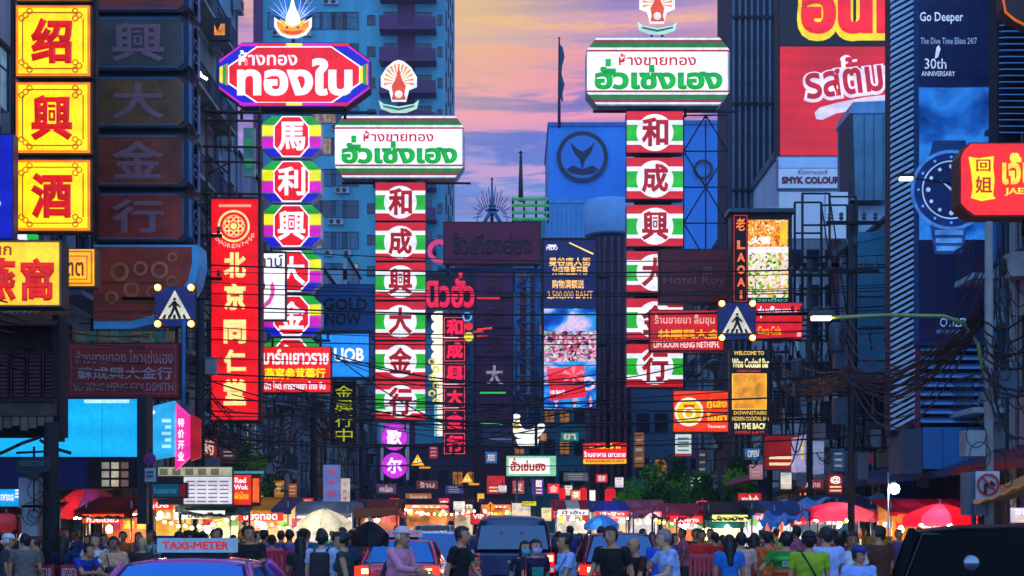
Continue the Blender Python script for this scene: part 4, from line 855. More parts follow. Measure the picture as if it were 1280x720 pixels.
# white-green sign with the goose
s = Sign('roast_goose_shop_sign', 'pale green and white lit sign with red lettering under the white goose', 'sign', 90, 631, 568, 697, 597)
s.box('cabinet', 632, 569, 696, 596, pb('#2a4a3c', .5), 0, .5); s.rect('face', 633, 570, 695, 595, em('#8ad0a8', .85, .1), 1); s.rect('inner_face', 636, 572.5, 687, 592, em('#eef4ec', 1, .05), 2); s.txt('ฮั่วเซ่นฮง', 638, 572, 682, 589, em('#c01818', .85), 3, .04)
s.bars('post', [[(646, 596), (646, 655)], [(668, 596), (668, 655)]], .09, pb('#9a8a90', .5), .2)
s = Sign('goose_figure', 'white lit goose figure sitting on a white base above the pale green sign', 'sign', 90.3, 636, 516, 684, 558)
gw = em('#f8f8f0', 1.05, .1)
def blob(s, name, ells, m, n=14):
    bm = bmesh.new()
    for (px, py, rx, ry, dz) in ells:
        x, z = s.L(px, py); a = bmesh.ops.create_uvsphere(bm, u_segments=n, v_segments=8, radius=1)
        for v in a['verts']: v.co = Vector((x + v.co.x * rx * s.k, dz + v.co.y * min(rx, ry) * s.k * .8, z + v.co.z * ry * s.k))
    me = bpy.data.meshes.new(name); bm.to_mesh(me); bm.free(); o = link(name, me, s.root)
    r = o.modifiers.new('r', 'REMESH'); r.mode = 'VOXEL'; r.voxel_size = .06; r.use_smooth_shade = True
    me.materials.append(m); q = o.parent; o.parent = None; COL.objects.unlink(o); me2 = bake(o); COL.objects.link(o); o.parent = q; o.modifiers.clear(); o.data = me2; return o
blob(s, 'body', [(659, 543, 17, 6, 0), (648, 538, 7, 8, 0), (645, 528, 5, 7, 0), (645, 522, 6, 5.5, 0), (672, 538, 7, 7, 0), (677, 534, 4.5, 6, 0), (668, 541, 9, 5, 0)], gw)
s.polys('beak', [([(641, 531), (648, 530), (652, 534), (647, 538), (641, 536)], em('#f0c818', .95))], 14); s.disc('eye', 649, 525, 1.2, pb('#101010', .3), 30, None, 8)
s.poly('base_boat', [(645, 549), (674, 549), (672, 557), (648, 557)], gw, 1, .6); s.polys('wing_line', [([(650, 541), (668, 542.5), (667, 544), (650, 543)], em('#d8b820', .8))], 24)

# ---- right side billboards
s = Sign('noodle_billboard', 'huge two part billboard, black over red, with glossy red and white lettering', 'billboard', 62, 972, -60, 1116, 197)
s.box('frame', 972, -60, 1115, 196.5, pb('#1a0a14', .6), 0, .8); s.rect('black_field', 974, -58, 1113.5, 57.5, pb('#0c0a14', .4), 1); s.rect('red_field', 975, 58.5, 1113.5, 194.5, em('#d01418', .8, .2, .35), 1)
s.txt('อันม', 996, -30, 1142, 52, em('#f0d010', .95), 1.6, .11, 'outline'); s.txt('อันม', 1000, -26, 1138, 44, em('#e81420', .95), 6, .06)
s.txt('รสต้มยำ', 1005, 76, 1152, 130, em('#e8dcf4', .9), 1.6, .1, 'outline', None, R(-7)); s.txt('รสต้มยำ', 1008, 79, 1148, 126, em('#b81020', .8), 5.4, .025, 'lettering', None, R(-7))
s.poly('white_swoosh', [(1018, 141), (1024, 135), (1045, 129), (1080, 122), (1113, 118), (1113, 132), (1075, 137), (1045, 142), (1028, 150), (1020, 149)], em('#d8cce8', .8), 2)
s = Sign('paint_shop_sign', 'white signboard with small dark red capitals under the big red billboard', 'sign', 61.6, 971, 194, 1058, 236)
s.box('cabinet', 972, 195.5, 1057.5, 236, pb('#8a9ab0', .5), 0, .4); s.rect('face', 973, 197, 1056, 210, pb('#c8e4ff', .5, 0, .1), 1); s.rect('face', 973, 211, 1056, 235, pb('#f4f8ff', .5, 0, .08), 1); s.rect('red_block', 1055, 207, 1062, 232, pb('#b01830', .5), 1.5)
s.txt('สีโรงงานและสี', 997, 212, 1034, 218, pb('#5a3a48', .5), 2, .0); s.txt('SMYK COLOUR', 977, 221, 1050, 230, pb('#8a1420', .5), 2, .05)
t, w_, h_ = slab_building('billboard_building', 'pale blue white rendered building carrying the huge noodle billboard', 972, 1100, 196, 63.5, 9, '#c0e0fa', wins=None, col2='#4a6a88')
# slatted grey tower
t, w_, h_ = slab_building('ribbed_tower', 'tall dark grey tower clad in closely spaced upright ribs', 915, 971, -60, 70, 5, '#1c2c3c', rib=.28, col2='#5a7084')
for k in range(7): MB().box(-1.1, 1.1, -.2, -.125, 18 + k * 4.2, 18.12 + k * 4.2, DARKM).build('cross_band', t)
# metal clad box / tank
s = Sign('metal_clad_bay', 'grey metal clad rooftop bay in front of the red billboard', 'building', 52, 1060, 126, 1114, 250)
MB().box(s.L(1064, 0)[0], s.L(1114, 0)[0], 0, 2.2, s.L(0, 250)[1], s.L(0, 142)[1], pb('#4f7f96', .35, .6, .3, .8)).build('body', s.root)
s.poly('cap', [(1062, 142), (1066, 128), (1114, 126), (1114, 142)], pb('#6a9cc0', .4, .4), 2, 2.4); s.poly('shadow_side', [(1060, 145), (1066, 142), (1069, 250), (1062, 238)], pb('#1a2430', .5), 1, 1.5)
for x in (1080, 1092, 1104): s.box('seam', x, 143, x + 1, 249, pb('#3a6478', .4, .6), -.03, .028)
s.box('lower_box', 1076, 254, 1112, 292, pb('#8aa8c0', .6), .4, 1.5); s.box('column', 1066, 250, 1074, 330, DARKM, .3, .4); s.box('column', 1104, 292, 1112, 470, pb('#1e5a78', .6), .3, .4)
# teal panel facade below
s = Sign('panelled_bay', 'dull teal panelled bay left of the slanted slat screen', 'building', 46, 1062, 286, 1116, 480)
s.box('body', 1072, 290, 1116, 478, pb('#3488a8', .6, .1, .35, .6), 0, 2.5); s.poly('sloping_top', [(1056, 300), (1110, 284), (1116, 284), (1116, 294), (1060, 306)], pb('#3a90b0', .5, .2), 1, 2.0)
for yy in (330, 370, 410, 450): s.box('panel_joint', 1072, yy, 1116, yy + 1.2, pb('#0e2c40', .6), -.03, .028)
# slat screen with the watch billboard
s = Sign('slat_screen', 'pale screen of slanted metal slats left of the watch billboard', 'screen', 37, 1112, -40, 1146, 545)
s.box('backing', 1114, -40, 1143, 545, pb('#0a2238', .7), .12, .5)
k0 = s.k; sl = MB(); hw = 14.5 * k0
sl.add([(-hw, -.06, -.16), (hw, -.06, .16), (hw, -.06, .24), (-hw, -.06, -.08), (-hw, .1, -.16), (hw, .1, .16), (hw, .1, .24), (-hw, .1, -.08)], [(0, 1, 2, 3), (4, 7, 6, 5), (3, 2, 6, 7), (0, 4, 5, 1), (0, 3, 7, 4), (1, 5, 6, 2)], pb('#c4e4ff', .45, .1, .15))
slm = sl.mesh('slat'); zz = .3; top = s.L(0, -40)[1]
while zz < top: link('slat', slm, s.root, (s.L(1128.5, 0)[0], 0, zz)); zz += .155
s.box('edge_strip', 1143, -40, 1150, 545, pb('#7a2c54', .6, 0, .3), -.02, .3)
s = Sign('watch_billboard', 'tall deep blue watch advertisement with a big dial and white slogan', 'billboard', 36.8, 1143, -40, 1252, 432)
s.box('frame', 1144, -40, 1250, 431, pb('#1a4a80', .5, .2), 0, .8)
s.rect('face', 1148, -38, 1238, 428, led('watch_advert_blue', [(.3, '#030a2c'), (.45, '#061a5a'), (.55, '#0a3a90'), (.66, '#1858b8'), (.8, '#0a2060')], .7, .75, (1, 1, .5), 6, .8, 2), 1)
s.rect('dark_foot', 1148, 300, 1238, 428, em('#050c3a', .6, .2), 1.3); s.rect('dark_head', 1148, -38, 1238, 109, em('#081a4c', .6, .25), 1.3)
s.rect('glow_field', 1148.5, 110, 1237.5, 300, led('splash_picture', [(.3, '#08205c'), (.42, '#1450b0'), (.55, '#2a80e8'), (.66, '#1a58b8'), (.8, '#7ab8f8')], .9, .85, (1, 1, 1), 12, .3, 6), 1.3)
s.box('light_edge', 1239, -40, 1250, 431, pb('#3a8ad0', .5, .2), -.05, .04)
SL = em('#b8d0f4', .85)
s.txt('Go Deeper', 1149, 16, 1203, 31, SL, 2, .01); s.txt('The Dive Time Elites 24/7', 1150, 48, 1220, 56, em('#8ab0e8', .7), 2, 0); s.txt('30th', 1155, 74, 1182, 87, SL, 2, 0); s.txt('ANNIVERSARY', 1151, 90, 1193, 96, SL, 2, 0)
s.polys('diver', [([(1170, 60), (1173, 57), (1175, 62), (1172, 72), (1168, 74)], SL)], 2)
c0, c1, c2 = em('#0c2a70', .7, .3), em('#3f7cd0', .7, .3), em('#a0c4f4', .75)
s.polys('watch_strap', [([(1162, 282), (1208, 282), (1203, 318), (1168, 318)], em('#1a4488', .6, .3))], 1.8); s.polys('watch_strap', [([(1166, 176), (1206, 176), (1212, 200), (1160, 200)], em('#123878', .6, .3))], 1.8)
for k in range(3): s.rect('strap_link', 1168 + k, 288 + k * 10, 1203 - k, 294 + k * 10, em('#4a88d8', .7, .3), 2.2)
s.disc('watch_case', 1188, 238, 50, c1, 2, None, 40); s.disc('watch_bezel', 1188, 238, 46, c0, 2.5, None, 40); s.ring('bezel_ring', 1188, 238, 35, 36.5, c2, 3, None, 40); s.disc('watch_dial', 1188, 238, 34, em('#0a2460', .6, .3), 3.2, None, 36)
for k in range(12):
    a = R(k * 30); p, q = 24, (29 if k % 3 else 29)
    x, y = 1188 + 29 * math.sin(a), 238 - 29 * math.cos(a); s.disc('hour_mark', x, y, 2.3 if k % 3 else 3, c2, 3.8, None, 8)
    x, y = 1188 + 41 * math.sin(a), 238 - 41 * math.cos(a); s.disc('bezel_mark', x, y, 1.8, em('#6a9ae0', .7), 3.5, None, 6)
for a, ln, wd in ((-50, 15, 1.6), (60, 21, 1.3), (170, 23, .5)):
    a = R(a); dx, dy = math.cos(a) * wd, math.sin(a) * wd; ex, ey = 1188 + math.sin(a) * ln * 1.15, 238 - math.cos(a) * ln * 1.15; s.poly('watch_hand', [(1188 - dx, 238 - dy), (1188 + dx, 238 + dy), (ex, ey)], c2, 4.2)
s.txt('CITIZEN', 1174, 398, 1211, 409, em('#6a98d8', .75), 2.4, .01); s.txt('BETTER STARTS NOW', 1170, 413, 1214, 417, em('#5080c0', .7), 2.4, 0)
# louvres below
s = Sign('louvre_bank', 'bank of wide blue horizontal louvres below the watch billboard', 'louvre', 37, 1150, 432, 1228, 532)
s.box('backing', 1150, 432, 1228, 532, pb('#06182c', .8), .3, .6)
lm = MB().add([(-1, -.1, 0), (1, -.1, 0), (1, .22, .13), (-1, .22, .13), (-1, -.1, -.03), (1, -.1, -.03), (1, .22, .10), (-1, .22, .10)], [(0, 1, 2, 3), (4, 7, 6, 5), (0, 4, 5, 1), (3, 2, 6, 7), (0, 3, 7, 4), (1, 5, 6, 2)], pb('#7ac0f8', .5, .1, .15)).mesh('slat')
for k in range(9): link('slat', lm, s.root, (0, 0, .1 + k * .23), 0, (.8, 1, 1))
s = Sign('blue_metal_box', 'flat pale blue metal box with dark underside under the louvres', 'cabinet', 36.6, 1108, 531, 1228, 594)
s.box('body', 1154, 534, 1227, 586, pb('#2a80c4', .45, .2, .2, .8), 0, 1.2); s.box('body', 1127, 536, 1153, 592, pb('#3a5870', .5, .2, .2, .8), .05, 1.2)
for x in (1178, 1203): s.box('seam', x, 535, x + .8, 585, pb('#1a5080', .5), -.02, .018)
s = Sign('louvre_bank', 'blue horizontal louvres at the picture edge behind the red neon sign', 'louvre', 33, 1252, -40, 1330, 172)
s.box('backing', 1252, -40, 1330, 172, pb('#06182c', .8), .3, .6)
for k in range(27): link('slat', lm, s.root, (0, 0, .1 + k * .145), 0, (.7, 1, .7))
s = Sign('rounded_neon_sign', 'large red rounded neon sign with a yellow scroll at the picture edge', 'sign', 22, 1199, 176, 1330, 273)
pts = [(1199, 196), (1203, 187), (1212, 178), (1330, 178), (1330, 271), (1217, 271), (1206, 264), (1199, 256)]
s.poly('cabinet', pts, pb('#5a1008', .5, .2), 0, .4); s.poly('face', [(1201, 197), (1205, 188), (1213, 180), (1330, 180), (1330, 269), (1218, 269), (1208, 262), (1201, 254)], em('#f01c10', .98, .12, 1.2), 1)
s.poly('yellow_scroll', [(1210, 197), (1222, 199), (1241, 196), (1240, 210), (1242, 225), (1240, 245), (1243, 249), (1226, 252), (1213, 248), (1215, 236), (1213, 215)], YEL, 2)
s.txt('回', 1218, 201, 1236, 216, em('#b82008', .8), 3, .02); s.txt('姐', 1217, 222, 1238, 243, em('#b82008', .8), 3, .02)
s.txt('เจ๊แดง', 1251, 192, 1328, 232, em('#ffd040', 1), 2, .04); s.txt('JAE', 1254, 236, 1278, 246, em('#ffd040', 1), 2, .03)
s.bars('bracket', [[(1290, 160), (1290, 290)]], .06, DARKM, .3)
s = Sign('round_brown_sign', 'dark brown rounded sign cut by the top corner above the red neon sign', 'sign', 22.5, 1252, -10, 1300, 42)
s.poly('board', [(1253, -8), (1300, -8), (1300, 38), (1280, 30), (1262, 22), (1254, 10)], pb('#3a1410', .5), 0, .3); s.bars('rim', [[(1253, 0, -.03), (1256, 16, -.03), (1268, 26, -.03), (1282, 33, -.03)]], .02, em('#d06018', .8), 0)
# ---------------------------------------------------------------- trees
def tree(label, X, Y, h, r, seed, dark=1.0, name='street_tree'):
    rr = random.Random(seed); t = thing(name, label, 'tree', (X, Y, .14))
    tm = MB(); tips = []
    tm.tube([(0, 0, 0), (.05, .03, h * .25), (0, 0, h * .5), (.05, 0, h * .75)], [.16, .12, .09, .04], pb('#2a2018', .9, 0, .3, 6, .4), 8)
    for k in range(9):
        a = k * 2.4 + rr.random(); z = h * (.38 + .05 * k * .8); e = Vector((math.cos(a) * r * .7, math.sin(a) * r * .7, z + h * .2 * rr.random() + .2))
        tm.tube([(0, 0, z), (e.x * .5, e.y * .5, z + .25), e], [.06, .035, .012], pb('#2a2018', .9, 0, .3, 6, .4), 5); tips.append(e)
    tm.build('trunk', t)
    cm = MB(); ms = [plastic('#38a032'), plastic('#8ad83a'), plastic('#1d6a26')]
    centres = [(e + Vector((rr.uniform(-.3, .3), rr.uniform(-.3, .3), rr.uniform(-.2, .4))), r * rr.uniform(.22, .42)) for e in tips for _ in range(3)]
    for c, cr_ in centres:
        m = rr.choice(ms)
        for _ in range(110):
            d = Vector((rr.gauss(0, 1), rr.gauss(0, 1), rr.gauss(0, .8))); d = d.normalized() * cr_ * rr.uniform(.5, 1.08); p = c + d
            a = Vector((rr.gauss(0, 1), rr.gauss(0, 1), rr.gauss(0, 1))).normalized(); b = a.cross(Vector((rr.gauss(0, 1), rr.gauss(0, 1), rr.gauss(0, 1)))).normalized(); L = rr.uniform(.07, .13)
            cm.add([p - a * L, p + b * L * .5, p + a * L, p - b * L * .5], [(0, 1, 2, 3)], m)
    cm.build('crown', t); return t
p = W(815, 0, 66); tree('bright green leafy tree behind the stalls under the red and yellow sign', p.x, 66, 4.5, 1.7, 1)
p = W(842, 0, 70); tree('darker green tree touching the bright tree behind the stalls', p.x, 70, 4.3, 1.7, 2)
p = W(788, 0, 78); tree('small green tree farthest down the kerb left of the bright tree', p.x, 78, 3.9, 1.2, 5)
p = W(908, 0, 54); tree('dark green tree beside the pale utility pole and red notice board', p.x, 54, 4.0, 1.3, 3)
p = W(290, 0, 44); tree('dark tree half hidden by cables above the blue umbrella', p.x, 44, 4.0, 1.2, 4)
if 0: tree('dark tree behind the yellow umbrella on the west pavement', p.x, 50, 4.6, 1.6, 8)

# ---------------------------------------------------------------- utility poles, boxes, cables
CONC = pb('#8a8682', .85, 0, .25, 2, .2)
def upole(label, X, Y, h, r, seed, m=None, arms=3, kit=True):
    rr = random.Random(seed); t = thing('utility_pole', label, 'pole', (X, Y, .14)); m = m or pb('#2c2e34', .8, 0, .3, 2)
    MB().tube([(0, 0, 0), (0, 0, h * .5), (0, 0, h)], [r, r * .88, r * .75], m, 10).build('shaft', t)
    for k in range(arms):
        z = h - .5 - k * 1.1; a = MB().box(-.6, .6, -r - .08, -r, z, z + .08, DARKM).build('crossarm', t)
        for x in (-.52, -.26, .26, .52): MB().lathe([(.03, 0), (.06, .05), (.03, .09), (.06, .13), (.02, .18)], (x, -r - .05, z + .1), pb('#4a5866', .4), 8).build('insulator', a)
    if kit and rr.random() < .8:
        x = rr.choice((-1, 1)) * (r + .22); tb = MB().lathe([(.17, 0), (.2, .05), (.2, .62), (.14, .7)], (x, 0, h * .62), pb('#3e5060', .5, .2), 12).build('transformer', t)
        MB().tube([(x, 0, h * .62 + .7), (x, 0, h * .62 + .9)], .04, DARKM, 6).build('bushing', tb)
    for k in range(3):
        z = h * (.3 + .14 * k); x = rr.choice((-1, 1)) * (r + .02); w = rr.uniform(.2, .34); MB().box(min(x, x + math.copysign(w, x)), max(x, x + math.copysign(w, x)), -.15, .15, z, z + rr.uniform(.35, .6), rr.choice([pb('#5a6a78', .5), pb('#27445c', .5), pb('#8a9298', .5)])).build('cable_box', t)
    cl = MB()
    for k in range(9):           # slack coils tied to the shaft
        z = h * rr.uniform(.35, .85); q = rr.uniform(.08, .2); a0 = rr.uniform(-.3, .3)
        cl.tube([(a0 + q * math.cos(a) * .8, -r - .05 - .02 * k, z + q * math.sin(a)) for a in [i * math.pi / 6 for i in range(13)]], .007, WIRE, 4, False)
    o = cl.build('slack_coils', t); o['kind'] = 'stuff'
    return t
XR = 7.0
P = {}
for nm, px, D, h, r, m, lab in (('a', 1236, 20.3, 5.9, .075, CONC, 'pale concrete utility pole carrying the no right turn sign'), ('b', 1064, 33, 9.0, .085, None, 'dark utility pole before the teal panelled bay'), ('c', 1012, 41, 9.2, .1, None, 'dark utility pole above the pale light box'),
                          ('d', 962, 50, 9.2, .11, None, 'dark utility pole behind the cocktail bar sign'), ('e', 886, 62, 7.2, .11, CONC, 'pale pole between the two green trees'),
                          ('f', 64, 23.5, 3.3, .16, pb('#0c0c10', .8), 'thick black pole beside the cyan screen'), ('g', 250, 37, 9.5, .14, None, 'dark utility pole left of the red pharmacy banner'), ('h', 392, 50, 8.5, .13, None, 'dark utility pole under the red pharmacy strip sign'), ('i', 452, 66, 8, .13, None, 'dark utility pole beside the purple karaoke discs')):
    q = W(px, 0, D); P[nm] = (q.x, D, h); upole(lab, q.x, D, h, r, ord(nm), m, 0 if nm in 'fae' else 2, nm not in 'fae')
def cable(p0, p1, sag, r=.016, m=None, label=None, group=None, name='overhead_cable', n=14, wob=0):
    p0 = Vector(p0); p1 = Vector(p1); pts = []
    for i in range(n + 1):
        t = i / n; p = p0.lerp(p1, t); p.z -= sag * 4 * t * (1 - t)
        if wob: p += Vector((rnd.uniform(-wob, wob), rnd.uniform(-wob, wob), rnd.uniform(-wob, wob)))
        pts.append(p - p0)
    o = MB().tube(pts, r, m or WIRE, 4, False).build(name, None, p0); tag(o, label or 'black overhead cable strung across the street', 'cable', group or 'cables strung across the street'); return o
for k, (yl, yr, sg, D) in enumerate(((322, 331, .15, 38), (334, 339, .1, 39), (341, 352, .2, 38.5), (351, 357, .15, 40), (362, 361, .1, 38), (371, 379, .2, 39), (384, 386, .1, 40.5), (392, 401, .3, 38.3), (404, 407, .15, 39.7), (415, 411, .2, 38.8),
        (437, 446, .15, 36), (455, 462, .2, 37), (469, 466, .15, 38), (488, 483, .2, 36), (497, 512, .25, 37), (519, 498, .1, 38), (532, 536, .25, 36.5), (546, 528, .2, 37.5), (560, 552, .3, 39), (476, 520, .1, 40), (528, 470, .1, 41), (300, 318, .2, 43))):
    a = W(640 - 12 / D * F, yl, D); b = W(640 + 12 / D * F, yr, D + 1.5); cable((-12, a.y, a.z), (12, b.y, b.z), sg * 2, rnd.choice((.012, .016, .022)))
for k in range(16):
    xa = rnd.uniform(200, 420); xb = rnd.uniform(640, 940); cable(W(xa, rnd.uniform(430, 560), 38 + k * .8), W(xb, rnd.uniform(440, 560), 40 + k * .8), rnd.uniform(.4, 1.4), rnd.choice((.014, .02)), None, 'black cable sagging deep over the middle of the street', 'sagging cables over the middle of the street')
for k in range(9):   # from the near right pole back to the second one
    a = W(1232, 306 + k * 10, 20.3); b = W(1052, 382 + k * 9, 33); cable(a, b, 1.0 + k * .07 + rnd.random() * .5, .013, pb('#5a3444', .7, 0, .2, 3, 0), 'dusty pink cable sagging between the right hand poles', 'sagging cables before the watch billboard')
for k in range(16):
    a = W(1228, 392 + rnd.uniform(-14, 14), 20.3); c = W(1060, 466 + rnd.uniform(-12, 12), 31); cable(a, c, .35 + rnd.random() * .45, .017, pb('#2c1a24', .8, 0, .3, 3, 0), 'heavy dark cable in the thick bundle below the louvres', 'thick cable bundle on the right', wob=.02)
    d = W(965, 452 + rnd.uniform(-22, 22), 49); cable(c, d, .3 + rnd.random() * .5, .022, None, 'black cable between the poles over the pale light box', 'cables along the east poles', wob=.02)
    if k < 10: cable(W(1228, 400 + k * 9, 20.3), W(1330, 300 + k * 22, 18), .2 + rnd.random() * .5, .016, pb('#1c1014', .8, 0, .3, 3, 0), 'heavy black cable running out past the near pole', 'cables leaving the near pole', wob=.02)
for k in range(12):
    cable(W(960, 470 + k * 7, 50), W(880, 530 + rnd.uniform(-12, 12), 62), .5 + rnd.random() * .4, .02, None, 'black cable running down the east kerb to the pale pole', 'cables along the far east poles')
    cable(W(250, 470 + k * 9, 37), W(392, 512 + rnd.uniform(-18, 18), 50), .5 + rnd.random() * .9, .022, pb('#10161e', .7), 'black cable running between the west poles', 'cables along the west poles', wob=.02)
    cable(W(392, 510 + rnd.uniform(-18, 18), 50), W(452, 545 + rnd.uniform(-12, 12), 66), .4 + rnd.random() * .5, .02, None, 'black cable running on toward the karaoke discs', 'cables along the far west poles')
for k in range(7):
    cable(W(322, 498 + k * 5, 45), W(385, 486 - k * 2, 45), .9 + k * .12, .02, pb('#6a7480', .6), 'grey cable looping below the pharmacy strip sign', 'grey loops below the pharmacy strip sign')
    cable(W(-20, 370 + k * 13, 23), W(250, 380 + k * 16, 37), .2 + rnd.random() * .5, .016, None, 'thin black cable from the restaurant sign to the west pole', 'cables beside the restaurant sign')
for k in range(30):   # mass hanging from the near pole
    x0 = 1238 + rnd.uniform(-6, 20); y0 = 300 + rnd.uniform(0, 180); cable(W(x0, y0, 20.1 + rnd.random()), W(x0 + rnd.uniform(-10, 45), y0 + rnd.uniform(30, 120), 20 + rnd.random()), rnd.uniform(.1, .5), .009, rnd.choice([WIRE, WIRE, pb('#3a1a20', .7, 0, .2, 3, 0), pb('#22384c', .7)]), 'tangled service cable drooping beside the near pole', 'tangle on the near pole', 'service_cable', 10)
for k in range(34):
    x0 = 955 + rnd.uniform(0, 150); y0 = 400 + rnd.uniform(0, 130); D = rnd.uniform(36, 50); cable(W(x0, y0, D), W(x0 + rnd.uniform(-40, 40), y0 + rnd.uniform(20, 110), D + 1), rnd.uniform(.2, 1.0), .022, rnd.choice([WIRE, WIRE, pb('#22384c', .7), pb('#4a2a34', .7, 0, .2, 3, 0)]), 'tangled service cable looping over the east shop fronts', 'tangle over the east shop fronts', 'service_cable', 10)
for k in range(26):
    x0 = 262 + rnd.uniform(0, 170); y0 = 490 + rnd.uniform(0, 70); D = rnd.uniform(44, 52); cable(W(x0, y0, D), W(x0 + rnd.uniform(-40, 50), y0 + rnd.uniform(15, 80), D + 1), rnd.uniform(.2, 1.0), .022, rnd.choice([WIRE, pb('#22384c', .7), pb('#3c4650', .7)]), 'tangled service cable looping over the west shop fronts', 'tangle over the west shop fronts', 'service_cable', 10)
# frames and boxes on the right, on the upper shop fronts
def frame_thing(name, label, cat, D, x0, y0, x1, y1, nx, ny, r, col='#0c121a', plates=(), braces=True, depth=1.2):
    s = Sign(name, label, cat, D, x0, y0, x1, y1)
    for k in (0, 1):
        xs = [x0 + (x1 - x0) * i / nx for i in range(nx + 1)]; ys = [y0 + (y1 - y0) * i / ny for i in range(ny + 1)]
        for x in xs: s.bars('upright', [[(x, y0), (x, y1)]], r, pb(col, .6, .3), k * depth)
        for y in ys: s.bars('rail', [[(x0, y), (x1, y)]], r * .8, pb(col, .6, .3), k * depth)
        if braces: 
            for i in range(nx): s.bars('brace', [[(xs[i], y0), (xs[i + 1], y1)]], r * .6, pb(col, .6, .3), k * depth)
    for (a, b, c, d, m, f) in plates: s.box('plate', a, b, c, d, m, f, .25)
    return s
frame_thing('sign_frame', 'empty dark steel sign frame before the pale wall beside the food light box', 'steel frame', 44, 1003, 242, 1037, 400, 1, 4, .04, braces=False)
frame_thing('sign_frame', 'leaning dark steel frame right of the empty sign frame', 'steel frame', 46, 1037, 246, 1070, 470, 1, 3, .04)
frame_thing('scaffold_platform', 'dark scaffold with grey boxes over the east shop fronts', 'scaffold', 47, 962, 420, 1108, 560, 5, 4, .035, '#141c28',
            [(985, 478, 1003, 520, pb('#3a5068', .5), .3), (1010, 440, 1024, 472, pb('#7a8a98', .5), .2), (1030, 500, 1052, 548, pb('#2c3c4c', .5), .4), (1060, 470, 1082, 520, pb('#22445c', .5), .3), (1086, 520, 1106, 560, pb('#4a5864', .5), .2), (965, 500, 978, 530, pb('#5a3a44', .5), .2)])
s = Sign('white_wall_panel', 'pale white wall panel above the food light box right of the ribbed tower', 'wall panel', 52, 972, 238, 1062, 300)
s.box('panel', 974, 240, 1060, 298, pb('#f4faff', .7, 0, .15, .8, .1, True), 0, .2)
for xx in (1002, 1031): s.box('joint', xx, 240, xx + .7, 298, pb('#5a7a94', .6), -.02, .018)
s = Sign('pale_facade', 'pale blue grey upper facade with dim windows behind the scaffold', 'building', 54, 955, 255, 1075, 600)
s.box('wall', 957, 258, 1075, 600, pb('#c4dcf0', .8, 0, .45, .5, .3, True), 0, 3)
for i in range(5):
    for j in range(5):
        f = s.box('window', 962 + i * 23, 268 + j * 44, 978 + i * 23, 296 + j * 44, pb('#2a3a4a', .6), -.06, .05); s.box('pane', 964 + i * 23, 270 + j * 44, 976 + i * 23, 294 + j * 44, GLS, -.065, .004, f)
s.box('pink_column', 1038, 300, 1050, 420, pb('#8a5064', .7), -.3, .25); s.box('pale_column', 990, 340, 997, 560, pb('#d8e4ec', .7), -.3, .25); s.box('box_beam', 955, 330, 1075, 336, pb('#20303e', .7), -.3, .25)
# left: old shop front with a louvred balcony
s = Sign('old_shop_balcony', 'dark weathered wooden balcony with louvred shutters under a corrugated roof', 'building', 25, -30, 386, 80, 552)
s.box('wall', -30, 398, 72, 545, pb('#3c2426', .9, 0, .4, 1), .2, .4)
rf = MB(); a = s.L(-30, 0)[0]; b = s.L(80, 0)[0]; z = s.L(0, 392)[1]
for k in range(14): xx = a + (b - a) * k / 14; rf.add([(xx, -.5, z - .28), (xx + .11, -.5, z - .28), (xx + .11, .6, z + .1), (xx, .6, z + .1), (xx + .02, -.5, z - .25), (xx + .09, -.5, z - .25), (xx + .09, .6, z + .13), (xx + .02, .6, z + .13)], [(0, 3, 2, 1), (4, 5, 6, 7), (0, 1, 5, 4)], pb('#4a3a30', .7, .3, .5, 2))
rf.build('corrugated_roof', s.root)
lv = MB().box(-.14, .14, -.03, .03, 0, .045, pb('#5a2c30', .7, 0, .4, 3)).mesh('louvre')
for i in range(5):
    f = s.frame('shutter', -26 + i * 20, 440, -8 + i * 20, 500, 2, pb('#3a1c20', .8), 2, None, .06)
    x = (s.L(-17 + i * 20, 0)[0])
    for j in range(11): link('louvre', lv, f, (x, .02, s.L(0, 498)[1] + .03 + j * .068), 0, (.62, 1, 1))
s.box('valance', -30, 505, 78, 522, pb('#4c3c34', .8, 0, .5, 3), -.4, .1); s.box('floor_beam', -30, 500, 78, 505, pb('#1a1214', .8), -.45, .5); s.box('corner_post', 70, 396, 79, 552, pb('#0c0a0c', .8), -.2, .3)
for k in range(10): s.box('valance_board', -28 + k * 10.5, 523, -19 + k * 10.5, 540 - (k % 3) * 3, pb('#6a584c', .8, 0, .5, 3), -.38 - .02 * (k % 2), .04)
s.bars('branch', [[(60, 548, -.4), (40, 556, -.5), (18, 568, -.6), (2, 572, -.6)], [(60, 552, -.4), (78, 562, -.5), (98, 568, -.4)]], .03, pb('#0a0c0c', .8), 0)
# hanging wooden sign silhouette on the pole
s = Sign('street_name_sign', 'dark ornate street name plate hanging from the black pole', 'sign', 23, 18, 558, 66, 602)
s.poly('plate', [(20, 574), (60, 570), (62, 588), (50, 592), (46, 600), (36, 600), (32, 592), (20, 590)], pb('#0e1a22', .6), 0, .06); s.bars('bracket', [[(60, 564), (20, 566)], [(42, 558), (42, 572)]], .02, WIRE, .02); s.txt('ถนนเยาวราช', 26, 576, 56, 583, pb('#3a6a78', .5), 1.5, .01)
s.bars('finial', [[(42, 600), (42, 640)]], .015, WIRE, .02)

